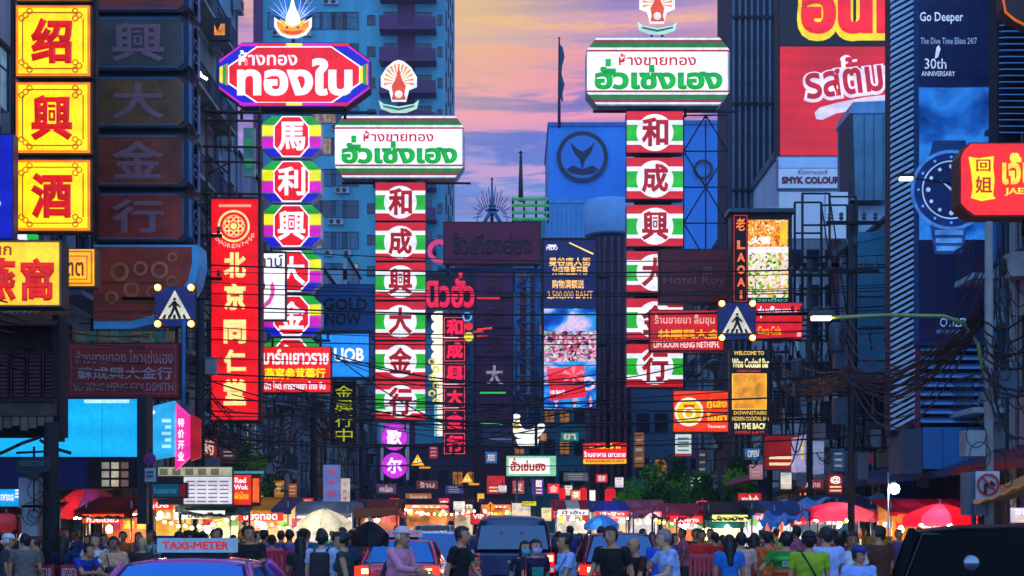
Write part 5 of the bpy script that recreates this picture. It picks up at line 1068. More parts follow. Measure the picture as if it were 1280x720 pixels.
# cyan screen and its fascia
CY = em('#14a8e8', .95, .08, .8)
s = Sign('cyan_screen', 'wide blank glowing cyan screen over a navy fascia', 'screen', 28, -40, 497, 178, 612)
s.box('cabinet', -40, 497, 176, 573, pb('#0c2440', .5), 0, .4); s.rect('screen_face', -38, 499, 174, 571, CY, 1); s.rect('ticker', 106, 500, 162, 504, em('#b8e8f8', 1.0), 2)
s.rect('panel_joint', 66, 499, 66.6, 571, em('#0e88c0', .8), 1.8); s.rect('panel_joint', 128, 499, 128.6, 571, em('#0e88c0', .8), 1.8)
s.box('navy_fascia', -40, 573.5, 176, 611, pb('#0c1c60', .5, 0, .25, .8), .02, .35); s.box('side_post', 172, 495, 184, 655, pb('#0c1420', .5), -.05, .5)
s.box('dark_opening', 110, 574, 170, 611, pb('#1a1014', .8), -.02, .038)
for k in range(9): s.rect('lit_goods', 128 + (k % 3) * 12, 578 + (k // 3) * 11, 137 + (k % 3) * 12, 586 + (k // 3) * 11, em(['#b0a890', '#806050', '#d8c8a8'][(k * 2) % 3], .5, .3), 2)
s = Sign('cyan_screen', 'small bright cyan shop screen with white marks low at the picture edge', 'screen', 30, -30, 605, 48, 636)
s.box('cabinet', -30, 606, 47, 635, pb('#0c2440', .5), 0, .3); s.rect('screen_face', -28, 607, 45, 633, em('#1898e0', .95, .1), 1)
for k in range(3): s.rect('white_mark', 20, 612 + k * 4, 30, 614 + k * 4, WHT, 2)
s.txt('อาหารทะเล', 2, 618, 18, 626, WHT, 2, .02); s.box('maroon_foot', -30, 636.5, 44, 645, pb('#5a1424', .6), 0, .3)
s = Sign('blue_screen', 'upright light blue screen beside the pink one right of the cyan screen', 'screen', 31, 186, 500, 220, 575)
s.poly('face', [(190, 575), (218, 570), (218, 501), (190, 508)], em('#28a0dc', .95, .1), 1, .2); s.box('cabinet', 187, 504, 190, 575, pb('#102038', .5), 0, .2)
for k in range(5): s.rect('blue_mark', 203 + (k % 2) * 4, 524 + k * 8, 214, 528 + k * 8, em('#a8e0f8', .95), 2)
s.bars('white_lamp', [[(186, 507, -.3), (197, 518, -.3)]], .04, em('#d0e8f8', 1.2), 0)
s = Sign('pink_screen', 'slanting hot pink lit screen with white characters', 'screen', 31.5, 218, 502, 252, 590)
s.poly('face', [(219, 588), (237, 571), (237, 520), (219, 503)], em('#f02890', .95, .1), 1, .2)
s.poly('red_neighbour', [(238, 576), (250, 572), (250, 524), (238, 518)], em('#b01820', .6, .2), 0, .15)
for k in range(4): s.txt('特价开业'[k], 223, 523 + k * 14, 231, 534 + k * 14, WHT, 2, .03)
s = Sign('no_parking_sign', 'round blue and red no parking sign with a white plate under it', 'traffic sign', 27, 180, 564, 196, 602)
s.disc('red_disc', 187.5, 574, 7.8, pb('#c01828', .5), 1); s.disc('blue_disc', 187.5, 574, 6, pb('#1828a0', .5), 2); s.polys('red_bar', [([(183, 570.5), (184.5, 569), (192.5, 577.5), (191, 579)], pb('#c01828', .5))], 3)
s.box('white_plate', 181, 585, 194.5, 602, pb('#a8b8c8', .5), 0, .03); s.rect('print_line', 183, 589, 192, 591, pb('#404a60', .5), 1.5); s.rect('print_line', 183, 594, 192, 596, pb('#404a60', .5), 1.5); s.bars('post', [[(187.5, 560), (187.5, 690)]], .03, METAL, .05)
# lit boards over the west stalls
s = Sign('menu_board', 'white lit menu board with grey lines above the bright food stall', 'sign', 33, 196, 582, 292, 632)
s.box('board', 197, 583, 291, 631, pb('#404048', .5), 0, .15); s.rect('face', 198, 584, 290, 595, em('#a8a888', .75, .2), 1); s.rect('face', 230, 596, 290, 630, em('#dcdce4', .85, .12), 1)
for k in range(24): s.rect('print_line', 233 + (k % 4) * 14, 601 + (k // 4) * 5, 244 + (k % 4) * 14, 602.6 + (k // 4) * 5, em('#a06a78', .6), 2)
for k in range(5): s.rect('awning_stripe', 200 + k * 16, 586, 210 + k * 16, 594, em('#70705a', .6), 1.8)
s = Sign('teal_name_board', 'dark teal board with red end in front of the white menu board', 'sign', 31.5, 188, 602, 234, 624)
s.box('board', 188, 603, 234, 623, pb('#0c2434', .5), 0, .15); s.rect('face', 190, 605, 224, 621, em('#0f4a68', .6, .2), 1); s.rect('red_end', 225, 605, 232, 621, em('#78141c', .6), 1); s.txt('ร้านทองเยาวราช', 193, 609, 221, 617, em('#3a90b0', .6), 2, .01)
s = Sign('red_menu_sign', 'orange red lit snack sign at the end of the white menu board', 'sign', 33.4, 290, 590, 326, 634)
s.box('board', 290, 592, 325, 633, pb('#501008', .5), 0, .15); s.rect('face', 291, 594, 314, 631, em('#e83010', .9, .2), 1); s.rect('face', 316, 598, 324, 628, em('#f06018', .9, .3), 1)
s.txt('Red', 294, 597, 308, 604, WHT, 2, .03); s.txt('Wok', 293, 606, 311, 612, WHT, 2, .03); s.txt('ผัดไทย', 294, 615, 311, 624, YEL2, 2, .02); s.rect('teal_cap', 290, 589, 330, 592, em('#3a98a8', .6), 1)
for k, (x0, y0, x1, y1, c, lab, ch) in enumerate(((404, 581, 425, 640, '#6a78c0', 'lavender upright banner with pinkish characters behind the grey umbrella', '中华美食'), (426, 598, 437, 640, '#d8c8c0', 'narrow cream upright banner right of the lavender one', '小吃街口'))):
    s = Sign('upright_banner', lab, 'banner', 48 + k, x0, y0, x1, y1); s.box('board', x0, y0, x1, y1, em(c, .6, .1), 0, .12)
    for j, c_ in enumerate(ch): s.txt(c_, x0 + (x1 - x0) * .28, y0 + 5 + j * (y1 - y0 - 6) / 4, x1 - (x1 - x0) * .28, y0 + 3 + (j + .75) * (y1 - y0 - 6) / 4, em('#b04060' if k == 0 else '#c03828', .7), 1.5, .02)
s = Sign('portrait_board', 'small dark framed picture board beyond the cream banner', 'sign', 50, 440, 625, 460, 642); s.box('board', 441, 625, 459, 641, pb('#5a3050', .6), 0, .1); s.disc('picture_disc', 450, 633, 5, pb('#b88090', .6), 1, None, 14)
for k, (x, y, r, D) in enumerate(((522, 576, 8, 88), (584, 598, 7, 96))):
    s = Sign('warning_triangle', ['larger glowing yellow warning triangle under the neon characters', 'smaller glowing yellow warning triangle farther down the street'][k], 'traffic sign', D, x - r, y - r, x + r, y + r * .7)
    s.poly('face', [(x, y - r), (x + r, y + r * .7), (x - r, y + r * .7)], em('#ffb428', 1.1, .1), 0, .1); s.poly('inner_face', [(x, y - r * .4), (x + r * .5, y + r * .45), (x - r * .5, y + r * .45)], em('#fff0b0', 1.0), 1); s.txt('!', x - .8, y - 2, x + .8, y + 3.5, pb('#301000', .5), 2, .02)
    s.rect('amber_plate', x + 2, y + r * .85, x + r + 8, y + r * 1.2, em('#f0a020', .8), 0); s.bars('arm', [[(x, y + r * .8), (x, y + r * 1.6)], [(x - 12, y + r * 1.6), (x + 36, y + r * 1.6)]], .05, METAL, .1)
s = Sign('diamond_sign', 'small amber diamond warning sign above the dark pickup', 'traffic sign', 60, 606, 627, 620, 641); s.poly('face', [(613, 627), (620, 634), (613, 641), (606, 634)], em('#f09010', .85, .1), 0, .05); s.txt('!', 612, 630, 614, 638, pb('#201000', .5), 1.5, .02); s.bars('post', [[(613, 641), (613, 700)]], .03, METAL, .08)
# lit boards far down the street, over the cars
far = [(588, 641, 608, 656, '#e02018', 'small red lit board with white marks left of the pickup roof', 55, 'VIP'), (639, 628, 664, 648, '#e8d8c0', 'cream lit shop front panel above the pickup roof', 85, ''), (652, 626, 671, 633, '#f0e020', 'yellow lit strip board above the pickup roof', 83, 'ทองคำ'),
       (689, 624, 713, 650, '#e01c14', 'red lit board stacked with rows of lettering right of the pickup', 72, '大新'), (713, 612, 727, 634, '#e86a28', 'orange lit board next to the red stacked board', 74, '茶'), (736, 612, 745, 650, '#f0f0f0', 'white and yellow slim lit board between red columns', 76, '酒'),
       (608, 594, 632, 618, '#c02430', 'dim red round cornered board behind the goose shop sign posts', 96, ''), (664, 598, 680, 620, '#5a30a0', 'purple lit board behind the goose shop sign post', 96, '面'), (676, 634, 690, 652, '#f8e0a0', 'warm white lit stall panel beside the red stacked board', 70, ''),
       (715, 636, 735, 655, '#f8d8c0', 'pale lit stall panel under the orange board', 68, ''), (922, 616, 952, 642, '#d01c20', 'red notice board with white lettering above the green stall', 46, 'ลาบส้มตำ'),
       (955, 544, 997, 588, '#a01014', 'dull red board left of the pale light box', 44, ''), (1034, 592, 1054, 618, '#a01830', 'dim crimson board with a round mark under the scaffold', 42, '@'), (1060, 566, 1090, 580, '#7a1838', 'dark crimson strip board at the blue tarpaulin', 40, ''),
       (1262, 634, 1290, 654, '#d8c8e0', 'white card with red lettering at the right edge', 19, 'TO MA'), (975, 590, 990, 612, '#d0c8c0', 'tall cream post panel behind the blue tarpaulin', 44, ''), (560, 640, 592, 652, '#c85a30', 'dim orange shop front far down the street', 105, ''),
       (462, 627, 502, 640, '#c8582c', 'rust orange lit awning board behind the two leaning people', 62, ''), (500, 638, 552, 648, '#a02c28', 'long dim red shop front far down the street', 100, ''), (862, 596, 878, 608, '#c8d8e0', 'tiny white plate on the pole between the trees', 60, 'P')]
for x0, y0, x1, y1, c, lab, D, tx in far:
    s = Sign('lit_board', lab, 'sign', D, x0, y0, x1, y1); s.box('board', x0, y0, x1, y1, pb('#202024', .5), 0, .15)
    s.rect('face', x0 + .8, y0 + .8, x1 - .8, y1 - .8, em(c, .85 if x0 not in (955, 1034, 1060) else .5, .3), 1)
    w = x1 - x0; h = y1 - y0
    if tx: s.txt(tx, x0 + w * .15, y0 + h * .12, x1 - w * .15, y0 + h * .5, em('#fff4e0', .95) if c != '#f0e020' else pb('#a01010', .5), 2, .03)
    if h > 15:
        for k in range(2): s.rect('print_line', x0 + w * .15, y0 + h * (.6 + k * .18), x1 - w * .15, y0 + h * (.68 + k * .18), em('#ffd8a0', .8), 2)
for k, (x, y0, y1, r) in enumerate(((729, 610, 650, 4.5), (763, 611, 646, 6.5), (703, 610, 624, 4))):
    s = Sign('red_lantern_column', ['slim red glowing lantern column beside the white slim board', 'stout red glowing lantern column left of the trees', 'short red lantern over the stacked red board'][k], 'lantern', 76, x - r, y0, x + r, y1)
    a, b = s.L(x, y1); c, d = s.L(x, y0); q = r * s.k; MB().lathe([(q * .7, b), (q, b + .1), (q * 1.05, (b + d) / 2), (q, d - .1), (q * .7, d)], (a, 0, 0), em('#e81424', .95, .2, 1.0), 16).build('shade', s.root)
    MB().lathe([(q * .72, 0), (q * .72, .12)], (a, 0, d), pb('#a08020', .4, .6), 12).build('cap', s.root)
s = Sign('light_box', 'pale lavender light box with small yellow marks projecting over the east stalls', 'sign', 43, 992, 541, 1031, 594)
s.box('cabinet', 1006, 543, 1030, 592, em('#8a98c8', .55, .1), 0, .8); s.poly('side_face', [(994, 547), (1006, 543), (1006, 592), (994, 589)], em('#b0a8d8', .65, .2), .5, .6)
for k in range(4): s.rect('yellow_mark', 1001, 552 + k * 6, 1004, 556 + k * 6, em('#e8c820', .9), 2)
s = Sign('no_right_turn_sign', 'white square no right turn sign on the pale concrete pole', 'traffic sign', 20, 1219, 588, 1250, 626)
s.box('plate', 1220, 589, 1249.5, 626, pb('#b8b4b8', .5, .1, .1), 0, .03); s.ring('red_ring', 1234.7, 606, 11.5, 14, pb('#b02028', .5), 1.5)
s.polys('arrow', [([(1229, 617), (1232.5, 617), (1232.5, 608), (1229, 608)], pb('#101014', .5)), ([(1229, 608), (1238, 608), (1238, 603.5), (1231, 603.5), (1229, 605)], pb('#101014', .5)), ([(1237, 600), (1244, 605.8), (1237, 611.5)], pb('#101014', .5))], 2)
s.polys('red_bar', [([(1225, 598), (1227, 596), (1244, 613), (1242, 615)], pb('#b02028', .5))], 3)
# street lamps
s = Sign('street_lamp', 'long curved lamp arm with a glowing head reaching over the crossing sign', 'street lamp', 21, 1010, 386, 1236, 470)
s.bars('arm', [[(1230, 468, 0), (1222, 430, 0), (1205, 404, 0), (1180, 395, 0), (1110, 394, 0), (1040, 397, 0)]], .028, pb('#8a9a5a', .4, .3), 0, None, 8)
hd = s.box('head', 1012, 388.5, 1041, 396, pb('#3a3a30', .5), -.08, .16); s.box('lens', 1015, 396, 1038, 400, em('#ffe0a0', 5, 0), -.06, .12, hd)
s = Sign('street_lamp', 'short lit lamp head over the slat screen on a thin arm', 'street lamp', 30, 1122, 215, 1254, 250)
s.bars('arm', [[(1142, 223, 0), (1180, 228, 0), (1252, 248, 0)]], .022, DARKM, 0); hd = s.box('head', 1124, 218, 1142, 222, pb('#3a3a30', .5), -.08, .16); s.box('lens', 1125, 222, 1140, 225, em('#f0f0e0', 5, 0), -.06, .12, hd)
s = Sign('bulb_lamp', 'bare white bulb glowing on a thin post above the red umbrella', 'lamp', 30, 1108, 590, 1124, 690)
s.bars('post', [[(1111, 590), (1111, 760)]], .018, pb('#8aa8b8', .5), .05)
x, z = s.L(1118, 611); MB().lathe([(.02, -.11), (.09, -.07), (.11, 0), (.09, .07), (.02, .11)], (x, 0, z), em('#e8f8ff', 22, 0), 14).build('bulb', s.root); MB().lathe([(.03, .1), (.04, .16), (.03, .2)], (x, 0, z), DARKM, 8).build('socket', s.root)
s.bars('arm', [[(1111, 603, .05), (1118, 603, 0)]], .012, DARKM, 0)
# ---------------------------------------------------------------- umbrellas, awnings, stalls
BULB = MB().lathe([(.02, -.085), (.055, -.055), (.07, 0), (.05, .06), (.02, .09)], (0, 0, 0), em('#ffdca0', 44, 0), 10).mesh('bulb')
BULBW = MB().lathe([(.02, -.085), (.055, -.055), (.07, 0), (.05, .06), (.02, .09)], (0, 0, 0), em('#f4f6ff', 34, 0), 10).mesh('bulb')
def umbrella(label, px, D, ytop, half_px, rise_px, cols, tilt=0, n=8, pole_col='#9aa0a8', lamp=True, name='market_umbrella'):
    c = W(px, ytop, D); r = half_px / F * D; rise = rise_px / F * D
    t = thing(name, label, 'umbrella', (c.x, D, .14 if abs(c.x) > 7.2 else .014)); H = c.z - t.location.z
    for k in range(n):
        a0, a1 = 2 * math.pi * k / n, 2 * math.pi * (k + 1) / n; m = plastic(cols[k % len(cols)]); v = []; fs = []
        for i in range(6):
            f = i / 5; rr_ = r * f; z = H - rise * (f ** 1.5); sagm = .04 * f
            for j in range(5):
                a = a0 + (a1 - a0) * j / 4; q = 1 - .045 * math.sin(math.pi * j / 4) * f
                v.append((rr_ * math.cos(a) * q, rr_ * math.sin(a) * q, z - sagm * math.sin(math.pi * j / 4) + tilt * rr_ * math.cos(a)))
        for i in range(5):
            for j in range(4): fs.append((i * 5 + j, i * 5 + j + 1, (i + 1) * 5 + j + 1, (i + 1) * 5 + j))
        e = 25
        v2 = v + [(v[20 + j][0] * 1.005, v[20 + j][1] * 1.005, v[20 + j][2] - .16 - .03 * (j % 2)) for j in range(5)]
        fs += [(20 + j, 20 + j + 1, 30 + j + 1 - 0, 30 + j) for j in range(4)] if len(v) == 30 else []
        fs = [f_ for f_ in fs]
        if len(v) == 30: fs = fs[:-4] + [(25 + j, 26 + j, 31 + j, 30 + j) for j in range(4)]; v2 = v + [(v[25 + j][0] * 1.005, v[25 + j][1] * 1.005, v[25 + j][2] - .16 - .03 * (j % 2)) for j in range(5)]
        MB().add(v2, fs, m, True).build('canopy_panel', t)
        a = a0; MB().tube([(0, 0, H - .06), (r * math.cos(a), r * math.sin(a), H - rise - .03 + tilt * r * math.cos(a))], .012, METAL, 4).build('rib', t)
    if lamp:
        for a in (.8, 2.6, 4.5): b_ = link('bulb', BULB, t, (r * .5 * math.cos(a), r * .5 * math.sin(a), H - rise - .12)); MB().tube([(0, 0, .08), (0, 0, .35)], .006, WIRE, 4).build('flex', b_)
    MB().tube([(0, 0, 0), (0, 0, H + .08)], .022, pb(pole_col, .4, .5), 8).build('pole', t); MB().lathe([(.25, 0), (.22, .06), (.04, .09)], (0, 0, 0), pb('#505058', .8), 12).build('foot', t)
    return t
umbrella('big maroon and violet market umbrella over the seated crowd by the black pole', 112, 34, 606, 51, 32, ['#8a1428', '#a01c34', '#7a2a7a', '#6a1020'], 0)
umbrella('dark maroon umbrella low at the picture edge', 8, 30, 641, 52, 14, ['#5a1828', '#6a2030'])
umbrella('pale grey umbrella over the bright white stall', 405, 36, 635, 34, 18, ['#9aa4ac', '#a8b0b4'])
umbrella('yellow and teal umbrella above the west stalls', 322, 38, 617, 22, 20, ['#d8a810', '#e0b818', '#107a88', '#c89808'])
umbrella('deep blue umbrella left of the yellow one', 276, 39, 621, 24, 17, ['#10287a', '#14308a'])
umbrella('blue umbrella over the far stalls behind the black shirted man', 752, 52, 643, 22, 12, ['#1848b0', '#1c58c8'])
umbrella('pink umbrella with red edge before the blue tarpaulins', 1046, 34, 627, 52, 14, ['#d81850', '#e83868', '#f06088', '#c01040'])
umbrella('red umbrella with pink gores above the amber lit stall', 1175, 32, 629, 47, 17, ['#e81840', '#f04080', '#d01028', '#f02860'])
umbrella('teal striped umbrella by the dark tarpaulin', 905, 44, 638, 33, 14, ['#0f4a50', '#14585c'])
umbrella('crimson umbrella seen behind the purple awning', 878, 50, 625, 17, 9, ['#d01c38', '#b01028'])
umbrella('black umbrella held low behind the teal vest woman', 462, 25, 651, 24, 17, ['#0c0c12', '#101018'], lamp=False)
def cloth(name, label, cat, pts, m, under=.03, wav=.05, nx=14, ny=6):
    """a sagging sheet between four corners (near-left, near-right, far-right, far-left)"""
    c = [Vector(p) for p in pts]; o0 = sum(c, Vector()) / 4; v = []; fs = []
    for j in range(ny + 1):
        for i in range(nx + 1):
            u, w = i / nx, j / ny; p = c[0].lerp(c[1], u).lerp(c[3].lerp(c[2], u), w) - o0
            p.z += -.18 * math.sin(math.pi * u) * math.sin(math.pi * w) + wav * math.sin(u * 17 + w * 5) * .6 + rnd.uniform(-wav, wav) * .25
            if j == 0: p.z -= wav * 2 * abs(math.sin(u * 22))
            v.append(p)
    n = len(v); v += [p - Vector((0, 0, under)) for p in v]
    q = lambda i, j: j * (nx + 1) + i
    for j in range(ny):
        for i in range(nx): fs.append((q(i, j), q(i + 1, j), q(i + 1, j + 1), q(i, j + 1))); fs.append((n + q(i, j + 1), n + q(i + 1, j + 1), n + q(i + 1, j), n + q(i, j)))
    for i in range(nx): fs.append((q(i + 1, 0), q(i, 0), n + q(i, 0), n + q(i + 1, 0)))
    t = thing(name, label, cat, o0); MB().add(v, fs, m, True).build('sheet', t)
    pm = MB()
    for k, p in enumerate(c):
        zz = .14 - o0.z; MB().tube([(p.x - o0.x, p.y - o0.y, zz), (p.x - o0.x, p.y - o0.y, p.z - o0.z)], .02, METAL, 6).build('pole', t)
    return t
def C4(x0, y0, x1, y1, D0, x2, y2, x3, y3, D1): return [W(x0, y0, D0), W(x1, y1, D0), W(x2, y2, D1), W(x3, y3, D1)]
BT = pb('#4a9ce0', .45, 0, .3, 2.5, .5); DT = pb('#2c7a94', .45, 0, .35, 2.5, .5)
cloth('tarpaulin', 'bright blue tarpaulin slung over the vest wearing man', 'tarpaulin', C4(950, 655, 1012, 640, 33, 1040, 622, 968, 628, 38), BT, wav=.1)
cloth('tarpaulin', 'dark teal tarpaulin stretched above the pink umbrella', 'tarpaulin', C4(1022, 632, 1112, 640, 37, 1105, 618, 1030, 620, 42), DT, wav=.08)
cloth('tarpaulin', 'long dark blue tarpaulin behind the red umbrella', 'tarpaulin', C4(1108, 640, 1232, 652, 38, 1240, 596, 1112, 604, 44), pb('#1c50a0', .5, 0, .3, 2, .4), wav=.08)
cloth('awning', 'tan canvas awning slanting up to the right edge', 'awning', [W(1216, 629, 19), W(1330, 583, 19), W(1330, 574, 21), W(1218, 620, 21)], pb('#d88038', .7, 0, .2, 3, .2), wav=.015)
cloth('awning', 'bright pink and red sloping awning between the trees and the crowd', 'awning', C4(846, 650, 880, 634, 40, 878, 630, 850, 642, 46), plastic('#f03878'), wav=.03)
cloth('awning', 'pale pink awning flap under the bright green tree', 'awning', C4(786, 647, 816, 638, 42, 818, 632, 792, 640, 47), plastic('#e08898'), wav=.03)
cloth('awning', 'dark blue awning between the pink flap and the pink and red awning', 'awning', C4(815, 646, 852, 646, 44, 850, 638, 820, 638, 49), pb('#122c60', .6, 0, .2, 3), wav=.03)
cloth('awning', 'dark green awning sheet over the yellow green lit stall', 'awning', C4(880, 648, 940, 646, 42, 935, 637, 885, 638, 48), pb('#0f3a40', .6, 0, .2, 3), wav=.03)
cloth('awning', 'dusky red corrugated awning beside the dark green tree', 'awning', C4(905, 607, 955, 594, 48, 955, 588, 912, 600, 52), pb('#b84450', .6, .1, .2, 3), wav=.02)
cloth('awning', 'dull green awning under the white menu board', 'awning', C4(226, 641, 312, 641, 32, 305, 634, 232, 634, 36), pb('#1f5a58', .6, 0, .2, 3), wav=.02)
cloth('awning', 'grey purple awning over the orange lit stall at the black pole', 'awning', C4(98, 645, 184, 643, 31, 180, 636, 104, 637, 35), pb('#4a3440', .6, 0, .2, 3), wav=.02)
cloth('awning', 'thin striped awning edge running from the black pole to the left', 'awning', C4(22, 645, 64, 633, 29, 66, 628, 28, 640, 33), pb('#6a8a50', .6, 0, .3, 6), wav=.02)
cloth('awning', 'rust orange awning right of the grey umbrella', 'awning', C4(437, 646, 500, 642, 44, 496, 634, 440, 636, 49), plastic('#e07030'), wav=.02)

BOTT = [MB().lathe([(.035, 0), (.036, .14), (.014, .2), (.014, .25), (.017, .26)], (0, 0, 0), m, 8).mesh('bottle') for m in (pb('#b02018', .3), pb('#d8b030', .3), pb('#1f6a30', .2), pb('#e0e0e0', .3), pb('#5a2410', .2))]
def stall(label, px0, px1, D, roof_y, back, sign, text, roof_col, white=False, seed=0):
    rr = random.Random(seed); a = W(px0, 0, D); b = W(px1, 0, D); w = b.x - a.x; H = W(0, roof_y - 17, D).z; g0 = .14 if abs((a.x + b.x) / 2) > 7 else .014
    t = thing('food_stall', label, 'stall', ((a.x + b.x) / 2, D, g0)); H -= g0
    for x in (-w / 2 + .05, w / 2 - .05):
        for yy in (.05, 1.4): MB().tube([(x, yy, 0), (x, yy, H)], .02, pb('#a8b0b8', .3, .8), 6).build('post', t)
    MB().box(-w / 2 + .02, w / 2 - .02, .1, 1.2, .78, .84, pb('#b0b8bc', .25, .9, .1)).build('counter', t); MB().box(-w / 2 + .06, w / 2 - .06, .13, 1.15, .1, .777, pb(rr.choice(['#c02820', '#e0e0e0', '#d8a020', '#2a6a90']), .5)).build('cabinet', t)
    rf = MB(); n = max(3, int(w / .5))
    for k in range(n):
        x0 = -w / 2 - .1 + (w + .2) * k / n; x1 = x0 + (w + .2) / n; m = plastic(roof_col[k % len(roof_col)])
        rf.add([(x0, -.35, H - .22), (x1, -.35, H - .22), (x1, 1.6, H + .12), (x0, 1.6, H + .12), (x0, -.35, H - .25), (x1, -.35, H - .25), (x1, 1.6, H + .09), (x0, 1.6, H + .09), (x0, -.36, H - .34), (x1, -.36, H - .34)], [(0, 1, 2, 3), (7, 6, 5, 4), (0, 8, 9, 1)], m)
    rf.build('canopy', t)
    MB().box(-w / 2 + .08, w / 2 - .08, 1.42, 1.46, .9, H - .06, em(back, .62, .6, 1.6)).build('back_panel', t)
    # pictures on the back panel, shelves of goods
    for k in range(int(w / .32)):
        x = -w / 2 + .2 + k * .32; h = rr.uniform(.14, .3); MB().box(x, x + .24, 1.39, 1.412, H * .74 - h * .3, H * .74 + h * .7, em(rr.choice(['#ff9a30', '#e03020', '#fff0d0', '#f8d840', '#60b040', '#f0f4ff', '#c83060']), rr.choice([.7, 1.0, 1.5]), .4, 9)).build('menu_picture', t)
    sg = MB().box(-w / 2 + .1, w / 2 - .1, -.4, -.36, H - .5, H - .3, em(sign, 1.0, .2)).build('name_board', t)
    me = text_mesh(text, .03); o = link('lettering', me, sg, (-w * .32, -.43, H - .48), 0, (w * .64, .3, .15)); o.material_slots[0].link = 'OBJECT'; o.material_slots[0].material = em('#ffffff', .95) if sign not in ('#f8f0e0', '#f0f4ff', '#e8f080') else pb('#b01818', .5)
    for k in range(max(1, int(w / 1.0))):
        x = -w / 2 + .3 + k * (w - .6) / max(1, int(w / 1.0) - 1) if int(w / 1.0) > 1 else 0
        b_ = link('bulb', BULBW if white else BULB, t, (x, .1, H - .62 - rr.random() * .16)); MB().tube([(0, 0, .08), (0, 0, .45)], .005, WIRE, 4).build('flex', b_)
    for yy in (.7,):
        for k in range(max(1, int(w / 1.3))): x = -w / 2 + .2 + k * 1.3; MB().tube([(x, yy, H - .3), (x + .9, yy, H - .3)], .022, em('#fff4e0' if not white else '#f0f6ff', 5, 0), 6).build('tube_lamp', t)
    for k in range(int(w / .12)):
        x = -w / 2 + .12 + k * .12
        if rr.random() < .7: link('bottle', rr.choice(BOTT), t, (x, .2 + rr.random() * .3, .841), 0, (1, 1, rr.uniform(.7, 1.2)))
    for k in range(max(1, int(w / .6))):
        x = -w / 2 + .35 + k * .6; pt = MB().lathe([(.14, 0), (.17, .12), (.17, .14), (.13, .14)], (x, .75, .842), pb('#b8c0c4', .2, .9), 14).build('pot', t); MB().lathe([(.13, 0), (.1, .04), (.02, .06)], (x, .75, .984), pb(rr.choice(['#c86018', '#d8a840', '#7a3010', '#40702a']), .6), 12).build('food', pt)
    return t
SD = [('white lit drinks stall at the picture edge behind the seated men', -40, 52, 31, 650, '#ffe8c8', '#f8f0e0', 'น้ำผลไม้', ['#5a1828', '#6a2030'], True),
      ('orange red lit noodle stall under the grey purple awning', 104, 166, 32, 643, '#ff6a20', '#e84818', 'ก๋วยเตี๋ยว', ['#8a2018', '#a03018'], False),
      ('amber lit grill stall with bright lamps behind the taxi roof', 172, 226, 34, 628, '#ffc050', '#e02818', 'หมูปิ้ง', ['#a01818', '#c02818'], False),
      ('cream lit dumpling stall below the white menu board', 228, 290, 35, 640, '#fff0c0', '#f8f0e0', 'ขนมจีบ', ['#1f5a58', '#2a6a60'], False),
      ('warm lit fried snack stall left of the grey umbrella', 296, 362, 36, 643, '#ffc890', '#d83018', 'ของทอด', ['#1a3a7a', '#c8a020'], False),
      ('bright white fruit stall under the grey umbrella', 366, 436, 39, 648, '#fff4e8', '#f0f4ff', 'ผลไม้', ['#8a9498', '#98a0a8'], True),
      ('dim orange stall beyond the black umbrella', 444, 498, 52, 644, '#e07038', '#c85a28', 'ชา กาแฟ', ['#a84820', '#904018'], False),
      ('white lit juice stall at the centre behind the crossing walkers', 694, 738, 58, 645, '#fff0d8', '#f0f4ff', 'น้ำส้ม', ['#b02020', '#d8d8d8'], True),
      ('white and red lit seafood stall under the blue umbrella', 740, 788, 54, 646, '#ffe0b0', '#e83828', 'ซีฟู้ด', ['#1848b0', '#1c58c8'], True),
      ('pink lit sweet stall under the pale pink flap', 790, 830, 47, 645, '#fff0f0', '#f06078', 'ขนมหวาน', ['#c87080', '#b05868'], True),
      ('red and gold lit stall under the pink and red awning', 832, 880, 44, 650, '#ff8a50', '#f03020', 'เป็ดย่าง', ['#d82060', '#c01848'], False),
      ('yellow green lit stall under the dark green awning', 884, 936, 43, 648, '#f8f8c0', '#e8f080', 'ข้าวมัน', ['#0f3a40', '#14484c'], True),
      ('white lit stall with pink sign left of the blue tarpaulin', 938, 962, 42, 646, '#ffe8f0', '#e03050', 'ชาไทย', ['#14405c', '#1c506c'], True),
      ('glowing orange red stall under the blue tarpaulin', 966, 1004, 36, 648, '#ff4a10', '#ff5a18', 'ไก่ย่าง', ['#2470b8', '#1c60a0'], False),
      ('teal walled stall under the pink umbrella', 1008, 1092, 38, 640, '#1a4a68', '#28587a', 'ผ้า', ['#14405c', '#1c506c'], True),
      ('amber lit stall spread under the red umbrella', 1112, 1216, 35, 645, '#f09018', '#d87010', 'ราดหน้า', ['#d01028', '#e83060'], False)]
for k, a in enumerate(SD): stall(*a, seed=k)
for k, (x0, x1, D, c) in enumerate(((505, 560, 88, '#ff9a50'), (566, 592, 92, '#f8e0c0'), (770, 800, 72, '#ffd8a0'), (600, 640, 90, '#ff7a40'))):
    stall(['small far stall glowing orange beyond the white van', 'small far pale stall behind the black shirted walker', 'small far warm stall in front of the small green tree', 'small far red lit stall behind the pickup'][k], x0, x1, D, 642, c, c if k != 1 else '#f8f0e0', 'ร้าน', ['#30303a', '#5a2028'], seed=70 + k)

